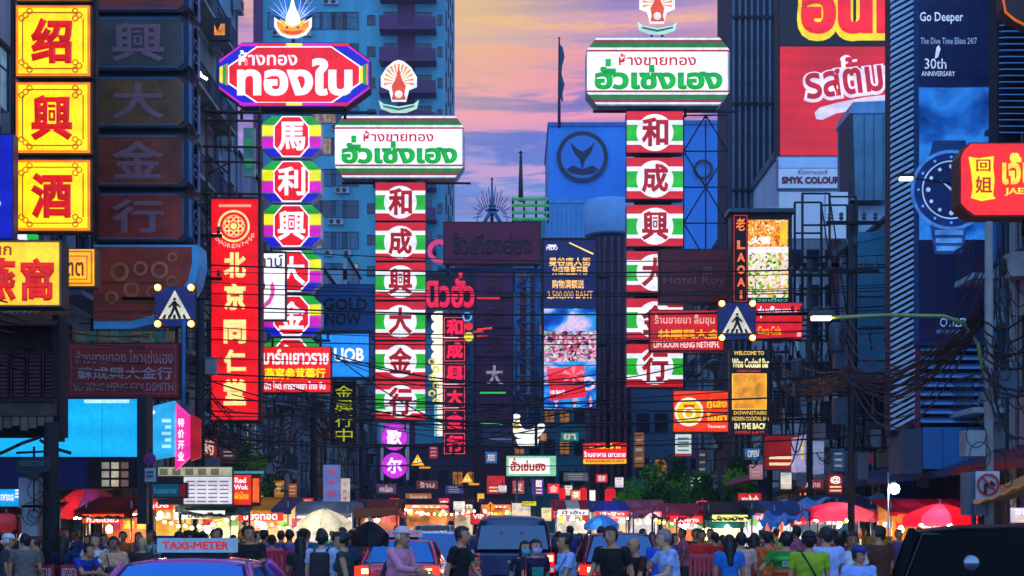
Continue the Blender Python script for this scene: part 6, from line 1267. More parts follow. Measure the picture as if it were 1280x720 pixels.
# ---------------------------------------------------------------- barriers
def barrier(label, px0, px1, D, ytop, col='#d8182c', lit=False, skew=0):
    a = W(px0, ytop, D); b = W(px1, ytop, D); w = b.x - a.x; h = a.z - .02
    t = thing('crowd_barrier', label, 'barrier', ((a.x + b.x) / 2, D, .015), R(skew)); m = plastic(col)
    for z0, z1 in ((h - .07, h), (.16, .22)): MB().box(-w / 2, w / 2, -.03, .03, z0, z1, m).build('rail', t)
    n = max(3, int(w / .085)); sl = MB().box(-.024, .024, -.02, .02, .223, h - .073, m).mesh('slat')
    for k in range(n + 1): link('slat', sl, t, (-w / 2 + .03 + (w - .06) * k / n, 0, 0))
    for x in (-w / 2 + .15, w / 2 - .15): MB().box(x - .04, x + .04, -.25, .25, 0, .157, m).build('foot', t)
    return t
barrier('bright red slatted crowd barrier behind the white shirted backpacker', 322, 376, 25, 688, '#ff2840')
barrier('deep red slatted crowd barrier between the taxi and the first barrier', 278, 320, 24, 692, '#f02038', skew=12)
barrier('red barrier segment right of the white shirted backpacker', 380, 426, 25.4, 686, '#ff3048')
barrier('pinkish red slatted barrier at the feet of the red shirted pair', 861, 905, 25, 692, '#ff6a80')
barrier('bright red slatted barrier in front of the long haired woman', 932, 973, 24.6, 696, '#ff4058', skew=-6)
barrier('dark red banner like barrier before the seated crowd', 20, 122, 22, 706, '#8a1420')
for k in range(2):
    s = Sign('barrier_banner', ['red banner with pale letters tied to the dark red barrier', 'second red banner with pale letters nearer the taxi'][k], 'banner', 21.8, 66 + k * 42 - 34, 705, 104 + k * 30 - 34, 735)
    s.box('cloth', 68 + k * 42 - 34, 706, 102 + k * 32 - 34, 735, pb('#a01428', .6), 0, .02); s.txt('เยาวราช', 70 + k * 42 - 34, 710, 99 + k * 32 - 34, 720, pb('#d0a0a8', .6), 1, .03)

# ---------------------------------------------------------------- vehicles
def loft(secs, m, name, parent, sub=2, close=True):
    """secs: list of (y, [(x,z)...]) half outlines from the bottom centre up to the top centre; mirrored"""
    rings = []
    for y, h in secs: rings.append([(x, y, z) for x, z in h] + [(-x, y, z) for x, z in reversed(h) if abs(x) > 1e-6])
    def crisp(r):                      # support points close to each corner keep the edges tight
        o_ = []
        for i, p in enumerate(r):
            q = r[(i + 1) % len(r)]; P0, Q0 = Vector(p), Vector(q); o_ += [tuple(P0), tuple(P0.lerp(Q0, .16)), tuple(P0.lerp(Q0, .84))]
        return o_
    rings = [crisp(r) for r in rings]
    n = len(rings[0]); v = [p for r in rings for p in r]; fs = []
    for i in range(len(rings) - 1):
        for k in range(n): fs.append((i * n + k, i * n + (k + 1) % n, (i + 1) * n + (k + 1) % n, (i + 1) * n + k))
    fs += [list(range(n - 1, -1, -1)), [(len(rings) - 1) * n + k for k in range(n)]]
    me = MB().add(v, fs, m, True).mesh(name); o = link(name, me, parent)
    if sub:
        q = o.modifiers.new('s', 'SUBSURF'); q.levels = sub; q.render_levels = sub
        o.parent = None; COL.objects.unlink(o); o2 = bake(o); COL.objects.link(o); o.parent = parent; o.modifiers.clear(); o.data = o2
    return o
def paint(c):
    k = ('paint', c)
    if k not in MATS:
        m = bpy.data.materials.new('car_paint'); m.use_nodes = True; b = m.node_tree.nodes['Principled BSDF']; b.inputs['Base Color'].default_value = lin(c); b.inputs['Roughness'].default_value = .35; b.inputs['Metallic'].default_value = .2; b.inputs['Coat Weight'].default_value = 0 if c == '#020203' else 1; b.inputs['Specular IOR Level'].default_value = .1 if c == '#020203' else .5; b.inputs['Coat Roughness'].default_value = .04; MATS[k] = m
    return MATS[k]
def wheels(t, xs, ys, r):
    for x in xs:
        for y in ys:
            sx = .11 if x > 0 else -.11
            w = MB().lathe([(r * .7, -.11), (r * .95, -.11), (r, -.06), (r, .06), (r * .95, .11), (r * .7, .11)], (x, y, r), pb('#0c0c0e', .9, 0, .2), 20, 'x').build('wheel', t)
            MB().lathe([(r * .68, -.1), (r * .68, .08), (r * .2, .1)] if x > 0 else [(r * .2, -.1), (r * .68, -.08), (r * .68, .1)], (x, y, r), pb('#8a9096', .3, .9), 14, 'x').build('rim', w)
GLD = glass('#0a1a2c', .04)
def car(name, label, px, D, w, L, H, col, rear_glass, belt=1.0, deck=.9, hood=.6, tail_on=True, rz=0, estate=False, glass_col='#0a1a2c', plate='', taxi=False, group=None, cat='car', lights='#ff3018'):
    c = W(px, 0, D); t = thing(name, label, cat, (c.x, D, .014), R(rz)); P_ = paint(col); hw = w / 2; G = glass(glass_col, .04) if glass_col != '#010102' else paint('#020203')
    def sec(y, k, zt, zb=.28):
        a = hw * k; return (y, [(0, zb), (a * .8, zb), (a * .97, zb + .08), (a, zb + .3), (a, zt - .2), (a * .93, zt - .03), (a * .8, zt), (0, zt + .025)])
    rb = L; tr = deck if not estate else .12
    secs = [sec(0, .86, belt - .1, .36), sec(.06, .96, belt - .02, .3), sec(.25, 1, belt), sec(tr + .5, 1, belt + .01), sec(L - hood * 2.2, 1, belt), sec(L - .9, .99, belt - .06), sec(L - .25, .95, belt - .16), sec(L - .03, .82, belt - .26, .34)]
    loft(secs, P_, 'body', t, 1)
    ga = hw * .86; gt = hw * .68; y0 = tr; y1 = tr + (.62 if not estate else .28); y2 = L - hood * 2.2 - .75; y3 = L - hood * 2.2 + .1; zb = belt - .01; zr = H - .05
    # roof, pillars, glass
    rs = [(y1 - .06, [(0, zr - .07), (gt * .9, zr - .07), (gt * 1.02, zr - .04), (gt * .95, zr), (gt * .6, zr + .035), (0, zr + .045)]), (y1 + .12, [(0, zr - .06), (gt * .95, zr - .06), (gt * 1.06, zr - .03), (gt * .98, zr + .02), (gt * .6, zr + .055), (0, zr + .065)]),
          (y2 - .15, [(0, zr - .06), (gt * .95, zr - .06), (gt * 1.06, zr - .03), (gt * .98, zr + .02), (gt * .6, zr + .055), (0, zr + .065)]), (y2 + .05, [(0, zr - .08), (gt * .88, zr - .08), (gt * 1.0, zr - .05), (gt * .93, zr - .01), (gt * .6, zr + .025), (0, zr + .035)])]
    loft(rs, P_, 'roof', t, 1)
    def gq(a, b, c_, d, nm, bow=.05):
        A, B, C_, D_ = map(Vector, (a, b, c_, d)); v = []; n = 6; ctr = Vector((0, L / 2, H * .7))
        for j in range(n + 1):
            for i in range(n + 1):
                u, q = i / n, j / n; p = A.lerp(B, u).lerp(D_.lerp(C_, u), q); d_ = (p - ctr).normalized(); v.append(p + d_ * bow * math.sin(math.pi * u) * .9)
        fs = [(j * (n + 1) + i, j * (n + 1) + i + 1, (j + 1) * (n + 1) + i + 1, (j + 1) * (n + 1) + i) for j in range(n) for i in range(n)]
        return MB().add(v, fs, G, True).build(nm, t)
    gq((-ga, y0, zb), (ga, y0, zb), (gt * .96, y1, zr), (-gt * .96, y1, zr), 'rear_window'); gq((ga, y3, zb), (-ga, y3, zb), (-gt * .96, y2, zr), (gt * .96, y2, zr), 'windscreen')
    gq((ga, y0 + .05, zb), (ga, y3 - .05, zb), (gt, y2, zr - .02), (gt, y1, zr - .02), 'side_window', .0); gq((-ga, y3 - .05, zb), (-ga, y0 + .05, zb), (-gt, y1, zr - .02), (-gt, y2, zr - .02), 'side_window', .0)
    RB = pb('#0c0c10', .5); MB().tube([(-ga * .96, y0 - .01, zb + .02), (ga * .96, y0 - .01, zb + .02), (gt * .92, y1 - .01, zr - .01), (-gt * .92, y1 - .01, zr - .01), (-ga * .96, y0 - .01, zb + .02)], .014, RB, 5).build('window_seal', t)
    MB().box(-.16, .16, y1 - .06, y1 - .03, zr - .1, zr - .07, em('#e01818', .8)).build('high_brake_lamp', t); MB().tube([(0, y0 - .02, zb + .03), (.3, y0 + .12, zb + .18)], .01, RB, 5).build('wiper', t)
    MB().box(-hw * .5, hw * .5, -.052, -.03, belt - .14, belt - .11, pb('#b8c0c8', .2, .9)).build('trim_strip', t); MB().tube([(-hw * .7, .02, belt - .38), (hw * .7, .02, belt - .38)], .008, RB, 4).build('boot_gap', t)
    for sg in (-1, 1):
        for (ya, yb) in ((y0, y1), (y3, y2)): MB().tube([(sg * ga * 1.0, ya, zb - .02), (sg * (ga + gt) / 2 * 1.01, (ya + yb) / 2, (zb + zr) / 2), (sg * gt * 1.0, yb, zr)], [.05, .045, .045], P_, 6).build('pillar', t)
        MB().tube([(sg * ga, (y0 + y3) / 2, zb), (sg * gt, (y0 + y3) / 2, zr)], .035, pb('#101014', .5), 6).build('door_pillar', t)
        tl = MB().box(sg * hw * .62 if sg > 0 else -hw * .96, sg * hw * .96 if sg > 0 else -hw * .62, -.02, .12, belt - .24, belt - .04, em(lights, 1.5 if tail_on else .25, .1)).build('tail_light', t)
        if tail_on: MB().box(sg * hw * .72 - .06, sg * hw * .72 + .06, -.05, -.021, belt - .18, belt - .09, em('#ffb070', 6, 0)).build('lamp', tl)
        MB().box(sg * hw + (-.0 if sg > 0 else -.16), sg * hw + (.16 if sg > 0 else 0), y3 - .25, y3 - .13, zb + .02, zb + .16, P_).build('wing_mirror', t)
    MB().box(-hw * .9, hw * .9, -.09, .03, .3, .5, pb('#1a1a1e', .5)).build('bumper', t)
    pl = MB().box(-.17, .17, -.04, .0, belt - .34, belt - .2, pb('#d8d8d8', .5)).build('number_plate', t)
    if plate: o = link('lettering', text_mesh(plate, .02), pl, (-.13, -.05, belt - .31), 0, (.26, .1, .08)); o.material_slots[0].link = 'OBJECT'; o.material_slots[0].material = pb('#101014', .5)
    wheels(t, (-hw + .12, hw - .12), (.85, L - .85), .31)
    if taxi:
        b = MB().box(-.38, .38, y1 + .45, y1 + .62, H + .06, H + .2, em('#6a9cc8', .5, .15)).build('roof_sign', t); MB().box(-.3, .3, y1 + .48, y1 + .6, H + .005, H + .058, DARKM).build('sign_foot', t)
        o = link('lettering', text_mesh('TAXI-METER', .04), b, (-.33, y1 + .44, H + .09), 0, (.66, .15, .08)); o.material_slots[0].link = 'OBJECT'; o.material_slots[0].material = em('#c02030', .7)
    return t
tx = car('taxi', 'violet pink taxi with a lit roof sign at the bottom of the road', 190, 12.4, 1.74, 4.5, 1.42, '#b83aa0', True, deck=.65, glass_col='#2a78c8', taxi=True, cat='taxi')
car('taxi', 'bright red and pink taxi with glowing tail lamps behind the leaning couple', 496, 28, 1.72, 4.4, 1.46, '#ff2450', True, deck=.65, glass_col='#2a80c8', lights='#ff3018', plate='ทษ 4182', taxi=True, cat='taxi')
car('estate_car', 'white estate car with a blue rear window left of the black shirted walker', 541, 32, 1.74, 4.3, 1.62, '#eef0f4', True, estate=True, glass_col='#1f6cb0', plate='กข 219')
car('hatchback', 'maroon hatchback with bright tail lamps right of the pickup', 778, 29, 1.78, 4.2, 1.6, '#8a1424', True, estate=True, glass_col='#2a70a8', plate='ศฉ 77', lights='#ff2010')
car('hatchback', 'dark hatchback with an orange plate behind the blue shirted man', 808, 34, 1.7, 4.0, 1.5, '#141c28', True, estate=True, plate='จว 90')
car('saloon_car', 'silver saloon car queuing beyond the white estate car', 590, 44, 1.74, 4.5, 1.46, '#9aa4b0', True, plate='ฐธ 12')
car('saloon_car', 'dark grey saloon car queuing beyond the pickup', 668, 52, 1.74, 4.5, 1.46, '#2c343c', True)
car('saloon_car', 'red saloon car far ahead in the centre lane', 702, 58, 1.74, 4.5, 1.46, '#a01820', True)
car('saloon_car', 'pale van like car far ahead near the orange shop front', 540, 52, 1.8, 4.4, 1.8, '#c8c8cc', True, estate=True)
bc = car('black_car', 'large black car filling the bottom right corner', 1273, 9.6, 1.95, 4.2, 1.74, '#020203', True, estate=True, tail_on=False, glass_col='#010102', rz=-15, belt=1.15)
MB().lathe([(.002, .02), (.045, .015), (.055, 0), (.055, -.01)], (-.3, -.005, 1.49), pb('#8a98a8', .2, .9), 16, 'y').build('sign_or_reflection_disc', bc)  # chrome disc added in place of a light reflection on the bodywork
def pickup():
    D = 32; c = W(641, 0, D); t = thing('pickup_truck', 'dark blue pickup truck with a canopy and glowing tail lamps in the centre lane', 'pickup truck', (c.x, D, .014)); t.scale = (1.0, 1, 1.07); Pm = paint('#0c2c5c'); hw = .93
    def sec(y, k, zt, zb=.5): a = hw * k; return (y, [(0, zb), (a * .9, zb), (a, zb + .1), (a, zt - .12), (a * .96, zt - .02), (a * .85, zt), (0, zt)])
    loft([sec(0, .97, 1.06), sec(.05, 1, 1.1), sec(1.6, 1, 1.1), sec(3.4, 1, 1.1), sec(4.3, .98, 1.06), sec(5.1, .9, .95)], Pm, 'body', t, 1)
    def up(y, k, zt, zb=1.08): a = hw * k; return (y, [(0, zb), (a, zb), (a * .98, zb + .25), (a * .88, zt - .1), (a * .8, zt - .01), (a * .6, zt + .03), (0, zt + .05)])
    loft([up(.1, .95, 1.74), up(.3, .95, 1.8), up(1.7, .95, 1.82), up(3.2, .95, 1.80), up(4.0, .93, 1.2)], Pm, 'canopy', t, 1)
    MB().add([(-.79, .055, 1.15), (.79, .055, 1.15), (.7, .1, 1.64), (-.7, .1, 1.64)], [(0, 1, 2, 3)], glass('#1f6a90', .05)).build('rear_window', t)
    tg = MB().box(-.7, .7, -.035, .0, .62, 1.02, Pm).build('tailgate', t); MB().box(-.12, .12, -.06, -.036, .86, .92, pb('#a0a8b0', .3, .8)).build('handle', tg); MB().box(-.45, .45, -.045, -.036, .68, .71, pb('#14407a', .4)).build('crease', tg)
    for sg in (-1, 1):
        a, b = (.74, .93) if sg > 0 else (-.93, -.74); tl = MB().box(a, b, -.04, .1, .66, 1.06, em('#d81410', .9, .1)).build('tail_light', t); MB().box(a + .04, b - .04, -.06, -.041, .9, 1.02, em('#ffa040', 5, 0)).build('lamp', tl)
        MB().box(a + .03, b - .03, -.05, -.041, .68, .76, em('#b8c8d8', .6)).build('reverse_lamp', t); MB().box((.94 if sg > 0 else -1.14), (1.14 if sg > 0 else -.94), 3.4, 3.52, 1.12, 1.32, Pm).build('wing_mirror', t)
    MB().box(-.95, .95, -.2, -.02, .42, .58, pb('#4a6078', .25, .9)).build('bumper', t); pl = MB().box(-.18, .18, -.215, -.2, .45, .56, pb('#d0d0d0', .5)).build('number_plate', t)
    o = link('lettering', text_mesh('ฒช 8304', .02), pl, (-.14, -.23, .47), 0, (.28, .1, .07)); o.material_slots[0].link = 'OBJECT'; o.material_slots[0].material = pb('#101014', .5)
    for x in (-.25, .2): MB().lathe([(.032, 0), (.032, .01)], (x, .06, 1.5), pb('#e83070', .6), 10, 'y').build('sticker', t)
    wheels(t, (-.8, .8), (1.2, 4.2), .36)
pickup()
car('saloon_car', 'dark red saloon car queuing behind the red taxi', 516, 40, 1.72, 4.4, 1.46, '#7a1018', True, plate='')
car('hatchback', 'blue hatchback queuing right of the dark pickup roof', 716, 42, 1.7, 4.0, 1.52, '#1c3c78', True, estate=True)
car('saloon_car', 'white saloon car farthest along the queue in the centre', 628, 68, 1.74, 4.5, 1.46, '#c8c8d0', True)
def motorbike(label, px, D, col):
    c = W(px, 0, D); t = thing('motorbike', label, 'motorbike', (c.x, D, .014)); m = paint(col)
    for y in (0, 1.25):
        w = MB().lathe([(.2, -.04), (.29, -.045), (.3, 0), (.29, .045), (.2, .04)], (0, y, .3), pb('#0c0c0e', .9), 18, 'x').build('wheel', t)
    MB().tube([(0, 0, .3), (0, .35, .62), (0, .9, .55), (0, 1.15, .85), (0, 1.25, .3)], [.05, .12, .14, .06, .03], m, 8).build('body', t); MB().tube([(0, -.1, .78), (0, .3, .8), (0, .65, .72)], [.06, .13, .09], pb('#0c0c0e', .6), 8).build('seat', t)
    MB().tube([(-.33, 1.0, 1.02), (0, 1.12, .95), (.33, 1.0, 1.02)], .018, METAL, 6).build('handlebar', t); MB().box(-.06, .06, -.2, -.14, .66, .74, em('#ff3018', 2)).build('tail_light', t); MB().box(-.09, .09, -.22, -.2, .5, .6, em('#e07818', .6)).build('number_plate', t)
motorbike('dark motorbike waiting between the walkers near the centre', 816, 26, '#14141c')
motorbike('red motorbike parked before the seated crowd', 150, 21, '#8a1018')
# ---------------------------------------------------------------- smaller clutter
s = Sign('roof_scaffold', 'rusty steel rails between the dark sign column and the rainbow header sign', 'scaffold', 43, 252, 130, 326, 300)
for yy in (137, 148, 181, 200, 240, 262): s.bars('rail', [[(252, yy), (326, yy + 1)]], .04, RUST, .2)
for xx in (256, 284, 322): s.bars('upright', [[(xx, 130), (xx, 300)]], .045, RUST, .3)
s.bars('brace', [[(256, 190), (284, 215)]], .03, RUST, .25); s.bars('brace', [[(258, 215), (282, 202)]], .03, RUST, .25)
s.box('green_white_board', 301, 155, 315, 216, pb('#8ac0a8', .6), .4, .2); s.rect('green_mark', 303, 170, 312, 182, em('#2a9a58', .5), -15); s.rect('green_mark', 303, 195, 312, 206, em('#2a9a58', .5), -15)
s = Sign('lit_window_box', 'small orange lit window bay high beside the flame emblem', 'window', 50, 264, 20, 288, 52)
s.box('frame', 264, 22, 288, 50, pb('#1a2c3c', .6), 0, .2); s.rect('pane', 268, 30, 281, 44, em('#e88a20', .8, .5, 4), 1); s.poly('hanging_cloth', [(268, 30), (276, 30), (272, 40)], pb('#2a1a18', .8), 2)
s = Sign('strip_lamp', 'short slanting white strip lamp left of the rainbow header sign', 'lamp', 40, 244, 85, 262, 102)
s.bars('tube', [[(248, 88, 0), (252, 95, 0), (259, 99, 0)]], .04, em('#e8f0c0', 2, 0), 0); s.bars('bracket', [[(246, 86, .1), (246, 120, .1)]], .03, DARKM, .1)
cl = [ # x0,y0,x1,y1,D,colour,label,text,lit
 (596, 392, 612, 404, 100, '#e0a020', 'small amber lit board high on the dark violet column', 'ทอง', 1), (520, 600, 548, 612, 98, '#7a3a4c', 'dusky rose board under the larger warning triangle', 'ร้าน', .5), (556, 606, 580, 618, 100, '#3a4a8a', 'dim indigo board between the two warning triangles', '', .5),
 (470, 604, 496, 618, 80, '#5a3a6a', 'dim plum board under the purple karaoke discs', 'คาราโอเกะ', .6), (506, 616, 540, 626, 92, '#b06a3a', 'dim bronze strip board above the rust orange awning', 'ร้านอาหาร', .6), (604, 540, 640, 556, 92, '#5a6aa0', 'dim grey blue strip board left of the goose', '', .5),
 (700, 540, 724, 552, 100, '#1f8a8a', 'small teal board left of the red and yellow sign', 'ยา', .6), (704, 590, 736, 602, 84, '#6a7080', 'grey canopy board under the red and yellow sign', '', .4), (640, 600, 656, 618, 95, '#c04a5a', 'rose red board under the pale green sign', '发', .7),
 (792, 540, 806, 585, 72, '#a06a30', 'brown upright board left of the white hanging board', '', .4), (872, 560, 884, 596, 56, '#3a4a60', 'slate upright board near the pale pole', '', .3), (930, 560, 952, 575, 47, '#2a70b0', 'blue strip board under the cocktail bar sign', 'OPEN', .6),
 (936, 580, 954, 600, 47, '#c0889a', 'faded pink board under the blue strip board', '', .5), (1040, 560, 1056, 590, 42, '#2a5a8a', 'steel blue upright board right of the pale light box', '', .4), (1000, 598, 1030, 612, 41, '#8a2430', 'wine red awning board under the pale light box', 'ชาไทย', .5),
 (250, 545, 272, 575, 40, '#8a2018', 'brick red upright board beside the pink screen', '药', .6), (276, 560, 296, 580, 42, '#4a3038', 'dark plum box board among the west cables', '', .4), (300, 596, 318, 612, 40, '#b8c4d0', 'small white lit square beyond the red menu sign', '', .6),
 (342, 600, 356, 622, 44, '#c07818', 'amber upright board in front of the dark west tree', '', .6), (360, 604, 372, 622, 45, '#a8581c', 'burnt orange upright board right of the amber one', '', .6), (378, 622, 392, 636, 44, '#c02838', 'small red lantern like box above the grey umbrella', '', .8), (548, 622, 562, 638, 88, '#e83060', 'pink lit square board left of the small red lit board', '肉', .9), (566, 626, 582, 638, 90, '#f0e8e0', 'white lit plate beyond the pink square board', '', .9), (486, 622, 500, 634, 86, '#d82820', 'bright red lit board beside the black umbrella top', '火', .9),
 (596, 616, 606, 628, 92, '#f0a020', 'amber lit square between the diamond sign and the far shop front', '', .9), (622, 606, 634, 616, 95, '#d8d0e8', 'pale lilac lit plate under the goose shop sign', '', .8), (684, 604, 700, 618, 90, '#e83040', 'crimson lit board right of the purple lit board', '金', .9),
 (704, 606, 716, 620, 88, '#f0e0d0', 'cream lit plate above the orange lit board', '', .8), (744, 592, 760, 604, 88, '#c82848', 'cherry red board above the lantern columns', '酒家', .8), (768, 596, 780, 610, 84, '#e8e0f0', 'white lit plate right of the cherry red board', '', .8),
 (506, 560, 512, 590, 80, '#3a9ac0', 'thin cyan upright strip right of the karaoke discs', '', .6), (536, 556, 548, 574, 92, '#a82a50', 'dim raspberry board below the scalloped lights', '', .6), (606, 564, 622, 580, 96, '#3c70b8', 'dim blue board left of the goose shop sign', '旅', .6),
 (668, 540, 684, 552, 100, '#c87028', 'dim orange board right of the goose', '', .6), (0, 530, 0, 530, 0, '', '', '', 0)]
for x0, y0, x1, y1, D, c, lab, tx, li in cl:
    if not D: continue
    s = Sign('small_board', lab, 'sign', D, x0, y0, x1, y1); s.box('board', x0, y0, x1, y1, pb('#1c1c24', .5), 0, .2); s.rect('face', x0 + .8, y0 + .8, x1 - .8, y1 - .8, em(c, li * 1.1, .35, 2), 1)
    w = x1 - x0; h = y1 - y0
    if tx: s.txt(tx, x0 + w * .18, y0 + h * .2, x1 - w * .18, y0 + h * .8, em('#f0e0c8', li), 2, .02)
    else:
        for k in range(3): s.rect('print_line', x0 + w * .2, y0 + h * (.2 + k * .25), x1 - w * .25, y0 + h * (.28 + k * .25), em('#e0d0c0', li * .7), 2)
    s.bars('bracket', [[(x0 + w * .5, y0 - 6), (x0 + w * .5, y0)]], .03, DARKM, .1)
# strings of bulbs over the stalls
MINI = MB().lathe([(.01, -.04), (.035, -.02), (.04, 0), (.02, .035)], (0, 0, 0), em('#ffd890', 9, 0), 8).mesh('bulb')
for k, (xa, ya, xb, yb, D, lab) in enumerate(((180, 636, 300, 640, 33, 'string of warm bulbs over the amber grill stall'), (300, 640, 440, 644, 37, 'string of warm bulbs left of the grey umbrella'), (690, 640, 800, 642, 57, 'string of warm bulbs over the centre juice stall'),
        (800, 642, 940, 640, 44, 'string of warm bulbs under the trees'), (960, 628, 1100, 632, 39, 'string of warm bulbs behind the pink umbrella'), (500, 634, 600, 636, 84, 'string of warm bulbs before the far orange shop front'))):
    a, b = W(xa, ya, D), W(xb, yb, D); t = thing('string_lights', lab, 'string lights', a); n = 14; pts = []
    for i in range(n + 1):
        f = i / n; p = a.lerp(b, f) - a; p.z -= .35 * 4 * f * (1 - f) * (1 if i % 2 else .9); pts.append(p)
    MB().tube(pts, .008, WIRE, 4).build('flex', t)
    for p in pts[1:-1]: link('bulb', MINI, t, p - Vector((0, 0, .05)), 0, (1, 1, 1) if D < 60 else (1.6, 1.6, 1.6))
# plastic stools, trays and boxes at the stalls (seen between the people)
for k, (px, D, c, lab) in enumerate(((60, 25, '#c02830', 'red plastic crate stack by the white lit drinks stall'), (208, 30, '#2a6ac0', 'blue plastic crate stack by the amber grill stall'), (735, 40, '#e0e0e0', 'white foam box stack right of the maroon hatchback'), (1096, 28, '#d8a020', 'yellow plastic crate stack near the black car'))):
    q = W(px, 0, D); t = thing('crate_stack', lab, 'crates', (q.x, D, .14 if abs(q.x) > 7.2 else .016))
    for j in range(5):
        m = MB(); z = j * .31; m.box(-.25, .25, -.18, .18, z, z + .03, plastic(c))
        for x0, x1, y0, y1 in ((-.25, .25, -.18, -.16), (-.25, .25, .16, .18), (-.25, -.23, -.16, .16), (.23, .25, -.16, .16)): m.box(x0, x1, y0, y1, z + .031, z + .3, plastic(c))
        m.build('crate', t)
# ---------------------------------------------------------------- people
def _loftv(secs, n=12):
    v = []; 
    for (c, ax, ay, ux, uy) in secs:
        for k in range(n): t = 2 * math.pi * k / n; v.append(c + ux * (ax * math.cos(t)) + uy * (ay * math.sin(t)))
    m = len(secs); fs = [(i * n + k, i * n + (k + 1) % n, (i + 1) * n + (k + 1) % n, (i + 1) * n + k) for i in range(m - 1) for k in range(n)]
    return v, fs + [list(range(n - 1, -1, -1)), [(m - 1) * n + k for k in range(n)]]
def _caps(p0, p1, r0, r1, n=10):
    p0, p1 = Vector(p0), Vector(p1); d = (p1 - p0).normalized(); a = d.cross(Vector((0, .3, 1)) if abs(d.z) < .9 else Vector((0, 1, 0))).normalized(); b = d.cross(a); S_ = []
    for t in (-.95, -.7, -.35): S_.append((p0 + d * r0 * t, r0 * math.sqrt(1 - t * t), r0 * math.sqrt(1 - t * t), a, b))
    S_.append((p0, r0, r0, a, b)); S_.append((p1, r1, r1, a, b))
    for t in (.35, .7, .95): S_.append((p1 + d * r1 * t, r1 * math.sqrt(1 - t * t), r1 * math.sqrt(1 - t * t), a, b))
    return _loftv(S_, n)
X_, Y_, Z_ = Vector((1, 0, 0)), Vector((0, 1, 0)), Vector((0, 0, 1))
def skeleton(pose, build=1.0, fem=False):
    st, lean, arms, hy = pose['legs'], R(pose.get('lean', 2)), pose['arms'], R(pose.get('head', 0)); B = {}
    def leg(s, a, k):
        hip = Vector((s * .09, 0, .93)); a, k = R(a), R(k); kn = hip + .43 * Vector((0, -math.sin(a), -math.cos(a))); an = kn + .42 * Vector((0, -math.sin(a - k), -math.cos(a - k))); return hip, kn, an
    for nm, s, (a, k) in (('l', -1, st[0]), ('r', 1, st[1])): B['leg' + nm] = leg(s, a, k)
    lo = min(B['legl'][2].z, B['legr'][2].z); dz = .085 - lo
    for k in ('legl', 'legr'): B[k] = tuple(p + Vector((0, 0, dz)) for p in B[k])
    base = Vector((0, 0, .95 + dz)); M = Matrix.Rotation(lean, 3, 'X')
    T = lambda x, y, z: base + M @ Vector((x, y, z - .95))
    B['T'] = T; B['base'] = base
    sw = .185 * build * (.92 if fem else 1)
    for nm, s, (sw_, ab, el) in (('l', -1, arms[0]), ('r', 1, arms[1])):
        sh = T(s * sw, 0, 1.405); a, b, e = R(sw_), R(ab), R(el)
        u = Vector((s * math.sin(b), -math.sin(a) * math.cos(b), -math.cos(a) * math.cos(b))); elb = sh + u * .28
        f = Vector((s * math.sin(b) * .3 - s * .25 * math.sin(e), -math.sin(a + e), -math.cos(a + e))).normalized(); wr = elb + f * .25; B['arm' + nm] = (sh, elb, wr, f, s)
    return B
def body_parts(B, build, fem, fingers):
    V = []; Fs = []
    def add(vf): o = len(V); V.extend(vf[0]); Fs.extend([[o + i for i in f] for f in vf[1]])
    T = B['T']; M = (T(1, 0, .95) - T(0, 0, .95)), (T(0, 1, .95) - T(0, 0, .95)); w = build
    prof = [(.80, .10, .09), (.86, .155, .115), (.95, .165 if not fem else .17, .12), (1.04, .145 if not fem else .125, .105), (1.14, .145 if not fem else .122, .1), (1.26, .165 if not fem else .145, .115), (1.36, .17 if not fem else .155, .11), (1.42, .13, .085), (1.455, .07, .065), (1.49, .055, .058)]
    add(_loftv([(T(0, 0, z), ax * w, ay * w, M[0], M[1]) for z, ax, ay in prof], 16))
    add(_caps(T(-.1, 0, 1.405), B['arml'][0], .058, .05)); add(_caps(T(.1, 0, 1.405), B['armr'][0], .058, .05)); add(_caps(T(0, .01, 1.42), T(0, -.012, 1.54), .058, .052))
    if fem:
        for s in (-1, 1): add(_caps(T(s * .07, -.08, 1.25), T(s * .068, -.1, 1.245), .055, .045))
    for k in ('legl', 'legr'):
        h, kn, an = B[k]; add(_caps(h, kn, .088 * w, .058)); mid = kn.lerp(an, .3) + Vector((0, .015, 0)); add(_caps(kn, mid, .056, .055)); add(_caps(mid, an, .055, .036))
        add(_caps(an + Vector((0, .03, -.045)), an + Vector((0, -.15, -.055)), .038, .03)); add(_caps(an + Vector((.0, -.06, -.05)), an + Vector((0, -.14, -.055)), .042, .03))
    for k in ('arml', 'armr'):
        sh, el, wr, f, s = B[k]; add(_caps(sh, el, .048, .038)); add(_caps(el, wr, .038, .025))
        side = f.cross(Vector((0, 1, 0)) if abs(f.y) < .8 else Vector((0, 0, 1))).normalized(); up = side.cross(f).normalized(); fwd = Vector((0, -1, 0)); fwd = (fwd - f * fwd.dot(f)); fwd = fwd.normalized() if fwd.length > .2 else Vector((0, 0, 1)); nrm = f.cross(fwd).normalized() * -s
        pc = wr + f * .05
        for q in (-.5, 0, .5): add(_caps(wr + f * .015 + fwd * q * .03, wr + f * .085 + fwd * q * .055, .018, .014, 8))
        if fingers:
            for q, L in ((-1.5, .06), (-.5, .075), (.5, .08), (1.5, .072)):
                r0 = wr + f * .09 + fwd * q * .021; d1 = (f + nrm * .25).normalized(); m_ = r0 + d1 * L * .5; d2 = (f + nrm * .9).normalized(); add(_caps(r0, m_, .0095, .009, 6)); add(_caps(m_, m_ + d2 * L * .5, .009, .0075, 6))
            r0 = wr + f * .03 + fwd * .03; m_ = r0 + (f * .6 + fwd * .7).normalized() * .035; add(_caps(r0, m_, .012, .0105, 6)); add(_caps(m_, m_ + (f + fwd * .2 + nrm * .3).normalized() * .03, .0105, .009, 6))
    return V, Fs
